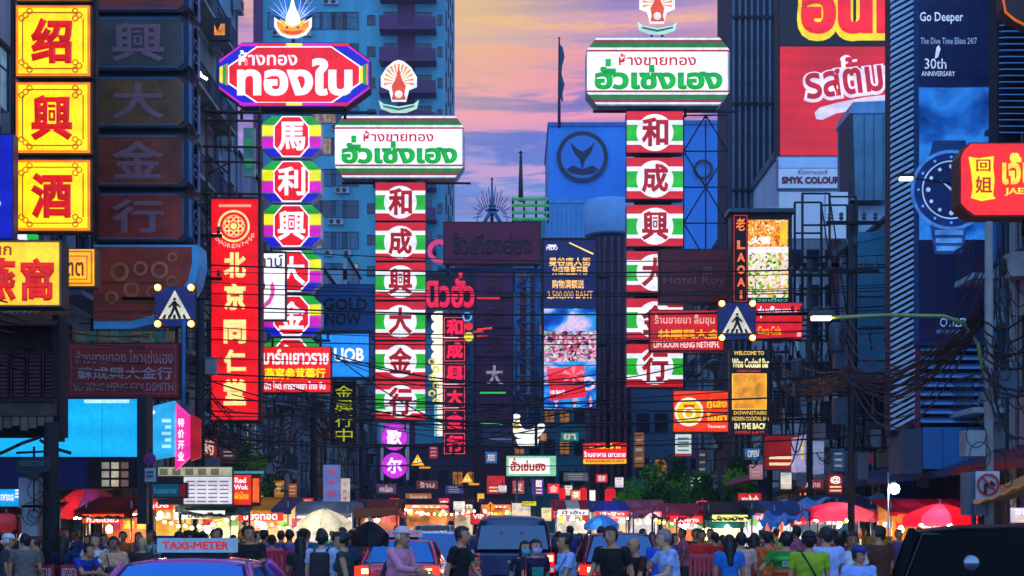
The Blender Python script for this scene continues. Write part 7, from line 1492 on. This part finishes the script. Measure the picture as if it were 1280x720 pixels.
def head_parts(T, hy, turn):
    V = []; Fs = []
    def add(vf): o = len(V); V.extend(vf[0]); Fs.extend([[o + i for i in f] for f in vf[1]])
    c = T(0, -.015, 1.61); Rm = Matrix.Rotation(R(turn), 3, 'Z'); h = lambda x, y, z: c + Rm @ Vector((x, y, z)); ux, uy = Rm @ X_, Rm @ Y_
    add(_loftv([(h(0, -.02, -.118), .025, .03, ux, uy), (h(0, -.012, -.1), .045, .06, ux, uy), (h(0, -.004, -.065), .062, .082, ux, uy), (h(0, 0, -.02), .072, .092, ux, uy), (h(0, .004, .03), .076, .097, ux, uy), (h(0, .008, .07), .068, .088, ux, uy), (h(0, .01, .098), .045, .06, ux, uy), (h(0, .01, .112), .015, .02, ux, uy)], 16))
    add(_caps(h(0, -.088, .01), h(0, -.108, -.028), .009, .014, 8)); add(_caps(h(0, -.085, -.062), h(0, -.088, -.062), .02, .015, 8)); add(_caps(h(-.03, -.083, .026), h(.03, -.083, .026), .012, .012, 8))
    for s in (-1, 1): add(_caps(h(s * .077, .008, .012), h(s * .08, .012, -.02), .016, .011, 8))
    return V, Fs, h
def remesh(V, Fs, vox, name):
    me = bpy.data.meshes.new(name); me.from_pydata([tuple(v) for v in V], [], Fs); me.update(); o = bpy.data.objects.new(name, me)
    r = o.modifiers.new('r', 'REMESH'); r.mode = 'VOXEL'; r.voxel_size = vox; r.use_smooth_shade = True
    q = o.modifiers.new('s', 'SMOOTH'); q.factor = .45; q.iterations = 2
    m2 = bake(o); bpy.data.objects.remove(o); bpy.data.meshes.remove(me); m2.name = name; return m2
def submesh(co, no, polys, keep, off, name, wr=0.0, rng=None):
    idx = {}; fs = []
    for p in polys:
        if all(keep[i] for i in p):
            fs.append([idx.setdefault(i, len(idx)) for i in p])
    if not fs: return None
    order = np.array(sorted(idx, key=idx.get)); c = co[order]; n = no[order]
    o_ = off + wr * (np.sin(c[:, 2] * 55 + c[:, 0] * 23) + np.sin(c[:, 2] * 31 - c[:, 0] * 47 + c[:, 1] * 20)) * .5
    v = c + n * (o_[:, None] if not np.isscalar(o_) else o_)
    me = bpy.data.meshes.new(name); me.from_pydata(v.tolist(), [], fs); me.polygons.foreach_set('use_smooth', [True] * len(fs)); me.materials.append(None); me.update(); return me
_PM = {}
def person_meshes(pn, pose, build, fem, sleeve, bottom, hair, vox):
    key = (pn, build, fem, sleeve, bottom, hair, vox)
    if key in _PM: return _PM[key]
    B = skeleton(pose, build, fem); V, Fs = body_parts(B, build, fem, vox < .02); T = B['T']; V2, F2, h = head_parts(T, 0, pose.get('head', 0)); o = len(V); V += V2; Fs += [[o + i for i in f] for f in F2]
    me = remesh(V, Fs, vox, 'body'); n = len(me.vertices); co = np.empty(n * 3); me.vertices.foreach_get('co', co); co = co.reshape(-1, 3); no = np.empty(n * 3); me.vertices.foreach_get('normal', no); no = no.reshape(-1, 3)
    polys = [tuple(p.vertices) for p in me.polygons]; me.materials.clear(); me.materials.append(None)
    def dseg(a, b, r):
        a, b = np.array(a), np.array(b); d = b - a; t = np.clip(((co - a) @ d) / (d @ d), 0, 1); return np.linalg.norm(co - (a + t[:, None] * d), axis=1) - r, t
    segs = [('torso', T(0, 0, .92), T(0, 0, 1.38), .13), ('torso', T(-.12, 0, 1.37), T(.12, 0, 1.37), .07), ('neck', T(0, 0, 1.46), T(0, -.01, 1.52), .055), ('head', T(0, 0, 1.56), T(0, 0, 1.66), .08)]
    for k in ('legl', 'legr'): a, b, c = B[k]; segs += [('thigh', a - Vector((0, 0, .04)), b, .075), ('shin', b, c, .05), ('foot', c + Vector((0, .02, -.05)), c + Vector((0, -.15, -.055)), .04)]
    for k in ('arml', 'armr'): a, b, c, f, s = B[k]; segs += [('up', a, b, .045), ('fore', b, c, .032), ('hand', c + f * .02, c + f * .15, .03)]
    Ds = [dseg(a, b, r) for _, a, b, r in segs]; near = np.argmin(np.stack([d for d, _ in Ds]), 0); nm = np.array([s[0] for s in segs])[near]; tt = np.choose(near, [t for _, t in Ds]) if len(Ds) < 32 else None
    inv = np.array(Matrix.Rotation(-R(pose.get('lean', 2)), 3, 'X')); loc = (co - np.array(B['base'])) @ inv.T; zl = loc[:, 2] + .95
    sl = {'short': (.62, 0), 'long': (1.1, .95), 'none': (.12, 0)}[sleeve]
    top = ((nm == 'torso') & (zl > (.9 if bottom != 'dress' else .7)) & (zl < 1.445)) | ((nm == 'up') & (tt < sl[0])) | ((nm == 'fore') & (tt < sl[1]) & (sl[1] > 0)) | ((nm == 'thigh') & (zl > .9)) | ((nm == 'neck') & (zl < 1.455))
    out = {'body': me, 'T': T, 'h': h, 'B': B}
    out['shirt'] = submesh(co, no, polys, top, .016, 'shirt', .006)
    lim = {'trousers': 1.1, 'shorts': .85, 'dress': .7}[bottom]
    low = ((nm == 'torso') & (zl < .96)) | ((nm == 'thigh') & (tt < lim)) | ((nm == 'shin') & (tt < (.95 if bottom == 'trousers' else -1)))
    out['trousers'] = submesh(co, no, polys, low, .011, 'trousers', .004)
    out['shoe'] = submesh(co, no, polys, (nm == 'foot') | ((nm == 'shin') & (tt > .97)), .008, 'shoe')
    c = np.array(h(0, 0, 0)); Rm = np.array(Matrix.Rotation(-R(pose.get('head', 0)), 3, 'Z')); hl = (co - c) @ Rm.T
    hm = (nm == 'head') & ((hl[:, 2] > .055) | ((hl[:, 1] > -.02) & (hl[:, 2] > (-.035 if hair != 'bald' else .2))) | ((hl[:, 1] > .045) & (hl[:, 2] > -.09) & (hair != 'bald')))
    if hair == 'bald': hm = (nm == 'head') & (hl[:, 1] > .04) & (hl[:, 2] < .02) & (hl[:, 2] > -.06)
    out['hair'] = submesh(co, no, polys, hm, .016 if hair != 'bald' else .004, 'hair', .004)
    if hair in ('long', 'bun'):
        v = []; f = []
        def add(vf): o_ = len(v); v.extend(vf[0]); f.extend([[o_ + i for i in q] for q in vf[1]])
        if hair == 'long': add(_caps(h(0, .03, .03), h(0, .085, -.12), .085, .075)); add(_caps(h(0, .075, -.1), h(0, .12, -.33), .085, .06)); add(_caps(h(-.05, .04, 0), h(-.075, .05, -.2), .045, .035)); add(_caps(h(.05, .04, 0), h(.075, .05, -.2), .045, .035))
        else: add(_caps(h(0, .1, .06), h(0, .11, .07), .045, .04)); add(_caps(h(0, .03, .04), h(0, .04, .03), .082, .08))
        out['locks'] = remesh(v, f, max(vox, .014), 'hair_length'); out['locks'].materials.clear(); out['locks'].materials.append(None)
    _PM[key] = out; return out
POSES = {
 'stand': dict(legs=((3, 2), (-3, 3)), arms=((4, 8, 12), (0, 9, 15))), 'stand2': dict(legs=((6, 8), (-5, 2)), arms=((10, 10, 70), (5, 8, 20)), head=18), 'phone': dict(legs=((2, 3), (-4, 4)), arms=((18, 8, 105), (10, 7, 85)), head=-8, lean=4),
 'walk': dict(legs=((22, 8), (-18, 22)), arms=((-18, 7, 14), (20, 7, 26)), lean=5), 'walk2': dict(legs=((-16, 26), (20, 6)), arms=((20, 8, 35), (-16, 8, 12)), lean=6, head=10), 'reach': dict(legs=((14, 6), (-12, 14)), arms=((42, 10, 40), (20, 8, 55)), lean=9),
 'leanfwd': dict(legs=((4, 10), (-6, 6)), arms=((40, 8, 55), (35, 8, 45)), lean=24, head=5), 'bag': dict(legs=((8, 6), (-8, 10)), arms=((6, 12, 30), (12, 12, 88)), head=-12), 'hips': dict(legs=((4, 4), (-3, 3)), arms=((-12, 38, 60), (-12, 38, 60)), lean=1), 'turn': dict(legs=((2, 3), (-2, 3)), arms=((8, 9, 40), (2, 9, 18)), head=40)}
SKIN = ['#c08660', '#a86c48', '#d49c78', '#94603e']
PPL = []
def slot(o, m): o.material_slots[0].link = 'OBJECT'; o.material_slots[0].material = m
def person(label, px, D, top, pose, shirt, pants='#181c28', rz=0, fem=False, sleeve='short', bottom='trousers', hair='short', hc='#0c0a0a', skin=0, build=1.0, hero=False, extra=(), group='people in the crowd', pat=.12):
    h_ = 1.75 + (HY - top) / F * D; X = (px - 640) / F * D; z = .14 if abs(X) > 7.2 else .016; sc = (h_ - z) / 1.735
    if sc < .8: sc = .8
    vox = .0125 if hero else .022; G = person_meshes(pose, POSES[pose], build, fem, sleeve, bottom, hair, vox)
    t = thing('person', label, 'person', (X, D, z), R(rz), group); t.scale = (sc, sc, sc)
    sk = pb(SKIN[skin], .5, 0, .08, 6, .05)
    b = link('body', G['body'], t); slot(b, sk)
    o = link('shirt', G['shirt'], t); slot(o, pb(shirt, .85, 0, pat, 9 if pat > .2 else 4, .2))
    if G['trousers']: o = link('dress' if bottom == 'dress' else ('shorts' if bottom == 'shorts' else 'trousers'), G['trousers'], t); slot(o, pb(pants, .85, 0, .15, 4, .2))
    if G['shoe']: o = link('shoes', G['shoe'], t); slot(o, pb('#1c1a1c' if skin % 2 else '#8a8a88', .7))
    hm = pb(hc, .45, 0, .2, 20, .3)
    if G['hair']: o = link('hair', G['hair'], t); slot(o, hm)
    if 'locks' in G: o = link('hair_length', G['locks'], t); slot(o, hm)
    h = G['h']; T = G['T']
    if hero:
        for s in (-1, 1):
            e = MB().lathe([(.002, -.004), (.011, -.002), (.011, .002), (.002, .006)], h(s * .031, -.094, .006), pb('#120c0a', .2), 8, 'y', .6).build('eye', t)
            MB().tube([h(s * .016, -.101, .03), h(s * .032, -.1, .035), h(s * .048, -.09, .03)], .0035, hm, 5).build('eyebrow', t)
        MB().tube([h(-.024, -.097, -.062), h(0, -.107, -.064), h(.024, -.097, -.062)], [.003, .006, .003], pb('#7a3430', .5), 6).build('mouth', t)
    B = G['B']
    for x in extra:
        k, c = x[0], x[1]; m = pb(c, .7, 0, .15, 5, .1)
        if k == 'backpack':
            q = loftbox([(-.15, .1, 1.0), (.15, .27, 1.4)]); o = MB().add([T(*p) for p in q[0]], q[1], m).build('backpack', t)
            bev(o, .05); s2 = MB()
            for s in (-1, 1): s2.tube([T(s * .1, .13, 1.42), T(s * .11, -.02, 1.47), T(s * .12, -.13, 1.35), T(s * .14, -.07, 1.1), T(s * .13, .1, 1.04)], .018, m, 6)
            s2.build('strap', o)
        if k == 'bag':
            sd = x[2] if len(x) > 2 else 1; w_ = B['armr' if sd > 0 else 'arml'][2] + Vector((sd * .05, 0, -.12)); q = loftbox([(w_.x - .07, w_.y - .16, w_.z - .16), (w_.x + .07, w_.y + .16, w_.z + .12)]); o = MB().add(q[0], q[1], m).build('bag', t); bev(o, .04)
            MB().tube([w_ + Vector((0, -.12, .1)), T(sd * .17, -.04, 1.44), w_ + Vector((0, .12, .1))], .01, m, 5).build('strap', o)
        if k == 'sling': MB().tube([T(-.14, .12, 1.0), T(-.03, .15, 1.2), T(.1, .12, 1.42), T(.12, -.02, 1.475), T(.02, -.15, 1.3), T(-.14, -.1, 1.02), T(-.17, 0, 1.0), T(-.14, .12, 1.0)], .014, m, 6).build('sling_strap', t)
        if k == 'mask':
            q = MB(); v = []; 
            for j in range(4):
                for i in range(7): a = R(-62 + i * 124 / 6); rr_ = (.082, .098, .1, .08)[j]; v.append(h(rr_ * .92 * math.sin(a), -rr_ * 1.1 * math.cos(a) - .002, (-.012, -.035, -.07, -.1)[j]))
            q.add(v, [(j * 7 + i, j * 7 + i + 1, (j + 1) * 7 + i + 1, (j + 1) * 7 + i) for j in range(3) for i in range(6)], m, True).build('face_mask', t)
        if k in ('cap', 'sunhat'):
            q = MB().lathe([(.104, .045), (.106, .07), (.09, .115), (.05, .14), (.01, .145)], (0, 0, 0), m, 16).mesh('hat'); c_ = h(0, .006, 0); o = link('hat', q, t, c_, R(POSES[pose].get('head', 0)), (.92, 1.1, 1))
            if k == 'cap': MB().add([(-.08, -.08, .055), (.08, -.08, .055), (.05, -.18, .04), (-.05, -.18, .04), (-.08, -.08, .048), (.08, -.08, .048), (.05, -.18, .033), (-.05, -.18, .033)], [(0, 3, 2, 1), (4, 5, 6, 7), (3, 7, 6, 2)], m).build('peak', o)
            else: MB().lathe([(.09, .05), (.2, .03), (.2, .036), (.09, .062)], (0, 0, 0), m, 20).build('brim', o)
        if k == 'vest':
            for z0, z1, c_ in ((1.0, 1.06, '#f04818'), (1.06, 1.12, '#e03010'), (1.12, 1.2, '#f06020'), (1.2, 1.225, '#28a828'), (1.3, 1.38, '#38c038')):
                MB().lathe([(.208, z0 - 1.2), (.212, z1 - 1.2 - .004)], (0, 0, 0), em(c_, .35, .1) if 0 else pb(c_, .5), 20, 'z', .88).build('vest_band', t, T(0, 0, 1.2))
            bx = MB().box(-.1, .1,   .185, .192, 1.24, 1.31, pb('#c8d8e0', .3)).build('back_patch', t); l = link('lettering', text_mesh('POLICE', .02), bx, (.085, .199, 1.255), R(180), (.17, .1, .045)); slot(l, pb('#1c3a80', .5))
        if k == 'print':
            o = MB().add([T(-.09, -.155, 1.12), T(.09, -.155, 1.12), T(.09, -.158, 1.32), T(-.09, -.158, 1.32)], [(0, 1, 2, 3)], pb(c, .7, 0, .5, 30)).build('shirt_print', t)
    PPL.append((px, D)); return t
def loftbox(c):
    (a, b, d), (e, f, g) = c; return [(a, b, d), (e, b, d), (e, f, d), (a, f, d), (a, b, g), (e, b, g), (e, f, g), (a, f, g)], [(0, 3, 2, 1), (4, 5, 6, 7), (0, 1, 5, 4), (1, 2, 6, 5), (2, 3, 7, 6), (3, 0, 4, 7)]
def bev(o, w):
    bm = bmesh.new(); bm.from_mesh(o.data); bmesh.ops.bevel(bm, geom=bm.edges[:] + bm.verts[:], offset=w, segments=3, affect='EDGES', profile=.6); bm.to_mesh(o.data); bm.free(); o.data.polygons.foreach_set('use_smooth', [True] * len(o.data.polygons))
CR = 'people walking over the crossing'; LW = 'people at the west stalls behind the barriers'; RE = 'people standing on the east side'
H_ = [ # label, px, D, top, pose, shirt, pants, rz, kwargs
 ('man in a white cap and dark patterned shirt at the left edge', 8, 22, 668, 'stand', '#3a4054', '#20242c', 100, dict(hc='#d8d8d8', extra=(('cap', '#d8d8d8'),), hero=True, group=LW, pat=.6)),
 ('dark haired man in a grey brown shirt seen from behind by the black pole', 31, 21.5, 667, 'turn', '#6a6058', '#20242c', 190, dict(hero=True, group=LW, build=1.08)),
 ('woman in a brown top holding a phone to her face beside the black pole', 48, 22.5, 670, 'phone', '#7a5040', '#2a2430', -60, dict(fem=True, hair='bun', hc='#3a2018', skin=2, hero=True, group=LW)),
 ('person with long black hair and a navy top just right of the black pole', 79, 23, 670, 'stand', '#101c4c', '#181c28', 170, dict(fem=True, hair='long', hero=True, group=LW)),
 ('person in a royal blue shirt leaning over next to the long haired navy top', 97, 22, 674, 'leanfwd', '#1636a0', '#10141c', 60, dict(hero=True, group=LW)),
 ('woman with bobbed hair in a black and white top facing the camera', 119, 22.5, 666, 'bag', '#d0d0d8', '#181820', 15, dict(fem=True, hair='bun', skin=2, hero=True, group=LW, extra=(('sling', '#101014'), ('bag', '#101014')), pat=.5)),
 ('person in a pale peach top with tied hair beside the bobbed woman', 142, 22.5, 670, 'stand2', '#d8a078', '#202430', 10, dict(fem=True, hair='bun', skin=1, hero=True, group=LW)),
 ('person in a grey cap and pale grey shirt bending at the orange stall', 162, 23.5, 668, 'leanfwd', '#7a808c', '#202430', -70, dict(hc='#808890', extra=(('cap', '#8a929c'),), hero=True, group=LW)),
 ('sandy haired man with his back turned near the taxi roof', 177, 24, 672, 'stand', '#3a2a20', '#1a1a20', 175, dict(hc='#c8a070', group=LW)),
 ('dark haired person right behind the taxi roof sign', 222, 24, 664, 'turn', '#202028', '#181c24', 150, dict(group=LW)),
 ('person with tied black hair behind the lit roof sign', 254, 25, 664, 'stand', '#141418', '#181c24', 190, dict(fem=True, hair='bun', group=LW)),
 ('person with a round face in a black shirt left of the red barriers', 313, 22, 657, 'turn', '#0c0c12', '#101018', -20, dict(skin=0, hero=True, group=LW, build=1.1)),
 ('person with long black hair in a dark dress before the first red barrier', 376, 23.5, 668, 'walk', '#26202e', '#1a1620', 200, dict(fem=True, hair='long', hero=True, group=LW)),
 ('backpacker in a white t-shirt and black shorts seen from behind', 402, 21.5, 664, 'stand', '#b8bcd8', '#101016', 178, dict(fem=False, bottom='shorts', hero=True, group=LW, skin=2, extra=(('backpack', '#14141e'),))),
 ('woman in a sleeveless teal top walking past the barriers', 434, 19.5, 661, 'walk2', '#14403e', '#14201e', -95, dict(fem=True, sleeve='none', hair='bun', hero=True, group=CR, skin=0)),
 ('person in a pale blue top carrying a bag behind the teal topped woman', 420, 25, 665, 'stand', '#7ab0d8', '#202838', 160, dict(hero=False, group=LW)),
 ('short dark haired woman in a dark floral top leaning to her companion', 479, 19.5, 668, 'leanfwd', '#2c2a3c', '#14161e', 80, dict(fem=True, hero=True, group=CR, pat=.5, extra=(('bag', '#101018', 1),))),
 ('man in a pink long sleeved shirt and white cap bending forward', 494, 19.2, 657, 'reach', '#e088a0', '#8a7a70', 60, dict(sleeve='long', hc='#e0b8b0', extra=(('cap', '#e8c8c4'),), hero=True, group=CR, build=1.05)),
 ('tall man in a black t-shirt walking to the right before the white estate car', 572, 19.5, 653, 'walk', '#07080c', '#0c0c12', 68, dict(hero=True, group=CR, skin=0, hair='short', hc='#2a1410', build=1.08)),
 ('small child in a pink outfit held by the black shirted man', 588, 20, 690, 'walk2', '#d8607c', '#c85070', 60, dict(hero=True, group=CR)),
 ('woman in dark blue with a light blue face mask in front of the pickup', 655, 21, 672, 'walk', '#0e1430', '#101424', 20, dict(fem=True, hair='long', hero=True, group=CR, skin=2, extra=(('mask', '#4aa8d8'), ('bag', '#6aa8c0', -1)))),
 ('woman in a violet printed t-shirt with a pale mask and red pouch', 668, 20.2, 670, 'walk2', '#20103c', '#101020', 15, dict(fem=True, hair='bun', hero=True, group=CR, skin=2, extra=(('mask', '#b8b0d8'), ('print', '#28a090'), ('bag', '#c81c18', -1)))),
 ('woman in a pale blue shirt with a dark shoulder bag walking left', 711, 19.5, 662, 'walk', '#9ab8e8', '#6a84b8', -70, dict(fem=True, hair='bun', hero=True, group=CR, skin=0, extra=(('bag', '#241418', 1),))),
 ('big man in a black t-shirt walking left of the maroon hatchback lamps', 768, 18.8, 653, 'walk2', '#060608', '#0a0a0e', -40, dict(hero=True, group=CR, build=1.12, skin=0)),
 ('balding man in a dark brown top walking behind the big black shirted man', 797, 19, 667, 'walk', '#3a1c12', '#1c120e', -60, dict(hair='bald', hc='#3a2a24', hero=True, group=CR, skin=0)),
 ('grey haired man in a checked pale blue shirt stepping left', 840, 18.8, 659, 'reach', '#a8bce8', '#14141c', -75, dict(hc='#8a7c74', hero=True, group=CR, skin=2, pat=.4, build=1.08)),
 ('person in a vivid blue top partly behind the checked shirt man', 826, 23, 664, 'stand', '#1c50c8', '#10182c', 170, dict(group=CR)),
 ('man in a bright red shirt behind the pinkish barrier', 876, 27, 662, 'stand', '#e02418', '#181820', 10, dict(group=RE, skin=1)),
 ('second red shirted person shoulder to shoulder behind the pinkish barrier', 893, 27.5, 665, 'turn', '#c81810', '#181820', 160, dict(group=RE)),
 ('woman with very long black hair in a blue t-shirt seen from behind', 912, 21, 668, 'stand', '#1c74c8', '#0c1c44', 178, dict(fem=True, hair='long', hero=True, group=RE)),
 ('person in a pinkish beige shirt right beside the blue shirted long haired woman', 926, 22, 665, 'stand2', '#d8a090', '#3a3038', 165, dict(hero=True, group=RE)),
 ('woman with waist length black hair behind the bright red barrier', 943, 26, 666, 'stand', '#14101c', '#101018', 175, dict(fem=True, hair='long', group=RE)),
 ('person in an orange floral shirt between the long haired woman and the vest', 959, 24, 664, 'stand2', '#e86818', '#201818', 140, dict(hero=False, group=RE, pat=.6)),
 ('officer in a green and orange safety vest with a lettered back patch', 983, 19.6, 664, 'hips', '#2a7a30', '#10141c', 182, dict(hero=True, group=RE, build=1.06, extra=(('vest', '#ffffff'),))),
 ('person in a lime green t-shirt with a black sling strap seen from behind', 1012, 18.6, 665, 'stand', '#98b418', '#141824', 176, dict(hero=True, group=RE, build=1.12, extra=(('sling', '#0c0c10'), ('cap', '#0c0c10')))),
 ('tall man in a pale blue white shirt seen from behind', 1033, 19.4, 658, 'stand2', '#a8b8e8', '#181c28', 186, dict(hero=True, group=RE, build=1.05, hc='#1a1210')),
 ('woman in a white and dark top facing the camera right of the tall man', 1064, 20.5, 665, 'bag', '#c8c8d0', '#201c28', 10, dict(fem=True, hair='bun', hero=True, group=RE, skin=1, extra=(('sling', '#181418'),))),
 ('person in a red orange dress half hidden behind the tall man', 1050, 22, 668, 'stand', '#d84018', '#e06018', 170, dict(fem=True, hair='bun', group=RE, pat=.5, bottom='dress')),
 ('person in a light blue t-shirt and dark blue cap low in the right hand group', 1073, 17.6, 683, 'turn', '#8ab0f0', '#203050', 0, dict(hero=True, group=RE, skin=0, extra=(('cap', '#1c2c80'),))),
 ('person in a dark brown jacket lit amber from behind beside the black car', 1100, 21, 657, 'turn', '#5a3018', '#181410', 200, dict(hero=True, group=RE)),
]
for lab, px, D, top, pose, sh, pa, rz, kw in H_: person(lab, px, D, top, pose, sh, pa, rz, **kw)
# the crowd behind them
CN = [('#26408a', 'navy'), ('#c8c8cc', 'white'), ('#c02028', 'dark red'), ('#2c6a8a', 'teal blue'), ('#101014', 'black'), ('#c8a040', 'mustard'), ('#5a6a4a', 'olive'), ('#b85a7a', 'rose pink'), ('#6a4a88', 'violet'), ('#d86a30', 'orange'), ('#98a4b0', 'grey'), ('#3a8a5a', 'green')]
ANCH = [(-40, 60, 'by the white lit drinks stall'), (60, 170, 'by the orange red noodle stall'), (170, 232, 'by the amber lit grill stall'), (232, 296, 'by the cream lit dumpling stall'), (296, 366, 'by the fried snack stall'), (366, 440, 'under the grey umbrella'), (440, 520, 'by the dim orange stall'),
        (694, 740, 'by the centre juice stall'), (740, 792, 'under the blue umbrella'), (792, 832, 'by the pink lit sweet stall'), (832, 882, 'by the red and gold stall'), (882, 938, 'by the yellow green stall'), (938, 966, 'by the pink signed stall'), (966, 1010, 'by the glowing orange stall'), (1010, 1110, 'under the pink umbrella'), (1110, 1200, 'under the red umbrella')]
PN = list(POSES); used = set(); pr = random.Random(11)
slots = [(x, 26.5 + pr.random() * 5) for x in range(2, 200, 19)] + [(x, 27 + pr.random() * 7) for x in range(232, 445, 11)] + [(x, 30 + pr.random() * 9) for x in range(700, 870, 13)] + [(x, 28 + pr.random() * 8) for x in range(866, 1100, 12)] + [(x, 38 + pr.random() * 9) for x in range(300, 500, 16)] + [(1124, 29), (1150, 31)]
for k, (px, D) in enumerate(slots):
    px += pr.uniform(-4, 4); an = [a for a in ANCH if a[0] <= px < a[1]] or [ANCH[6]]; an = an[0][2]
    for _ in range(40):
        c, cn = pr.choice(CN); fem = pr.random() < .5; hair = pr.choice(['long', 'bun']) if fem else 'short'; pose = pr.choice(['stand', 'stand2', 'phone', 'walk', 'bag', 'turn']); sit = {'stand': 'standing', 'stand2': 'waiting', 'phone': 'with phone', 'walk': 'walking', 'bag': 'arm raised', 'turn': 'looking aside'}[pose]
        rz = pr.choice([0, 20, -30, 90, -90, 170, 180, 200]); fc = 'turned away' if abs(rz) > 120 else ('in profile' if abs(rz) > 60 else 'facing us')
        lab = f"{'woman' if fem else 'man'} in {cn} {sit} {an}, {'long haired' if hair == 'long' else ('tied hair' if hair == 'bun' else 'short haired')} {fc}"
        if lab not in used: used.add(lab); break
    person(lab, px, D, pr.uniform(657, 664) if not fem else pr.uniform(661, 669), pose, c, pr.choice(['#181c28', '#2a3040', '#3a3430', '#101014']), rz, fem=fem, hair=hair, skin=pr.randrange(4), hc=pr.choice(['#0c0a0a', '#0c0a0a', '#1e120e', '#2a1a12']), sleeve=pr.choice(['short', 'short', 'long']), extra=pr.choice([(), (), (('backpack', pr.choice(['#14141e', '#4a1c28', '#1c3a5a'])),), (('bag', pr.choice(['#241418', '#6a4a30', '#101018'])),), (('sling', '#101014'),)] + ([] if fem else [(('cap', pr.choice(['#101018', '#8a1c20', '#c8c8cc'])),)])), bottom=pr.choice(['trousers', 'shorts']) if not fem else pr.choice(['trousers', 'dress']), pat=pr.choice([.12, .12, .6]))
# ---------------------------------------------------------------- evening haze over the street
hz = MB().box(-75, 75, -40, 260, -1.3, 100)
hm = bpy.data.materials.new('haze'); hm.use_nodes = True; n = hm.node_tree.nodes; n.clear(); o_ = n.new('ShaderNodeOutputMaterial'); v_ = n.new('ShaderNodeVolumePrincipled')
v_.inputs['Color'].default_value = (.82, .86, 1, 1); v_.inputs['Density'].default_value = .0006; v_.inputs['Anisotropy'].default_value = .35; hm.node_tree.links.new(v_.outputs[0], o_.inputs['Volume'])
hz.m = [hm]; hz.mi = [0] * len(hz.f); struct('haze', hz, 'stuff')
S.cycles.volume_bounces = 0; S.cycles.volume_step_rate = 5
bpy.data.scenes.remove(TMP)
dup = {k: v for k, v in LABELS.items() if len(v) > 1}
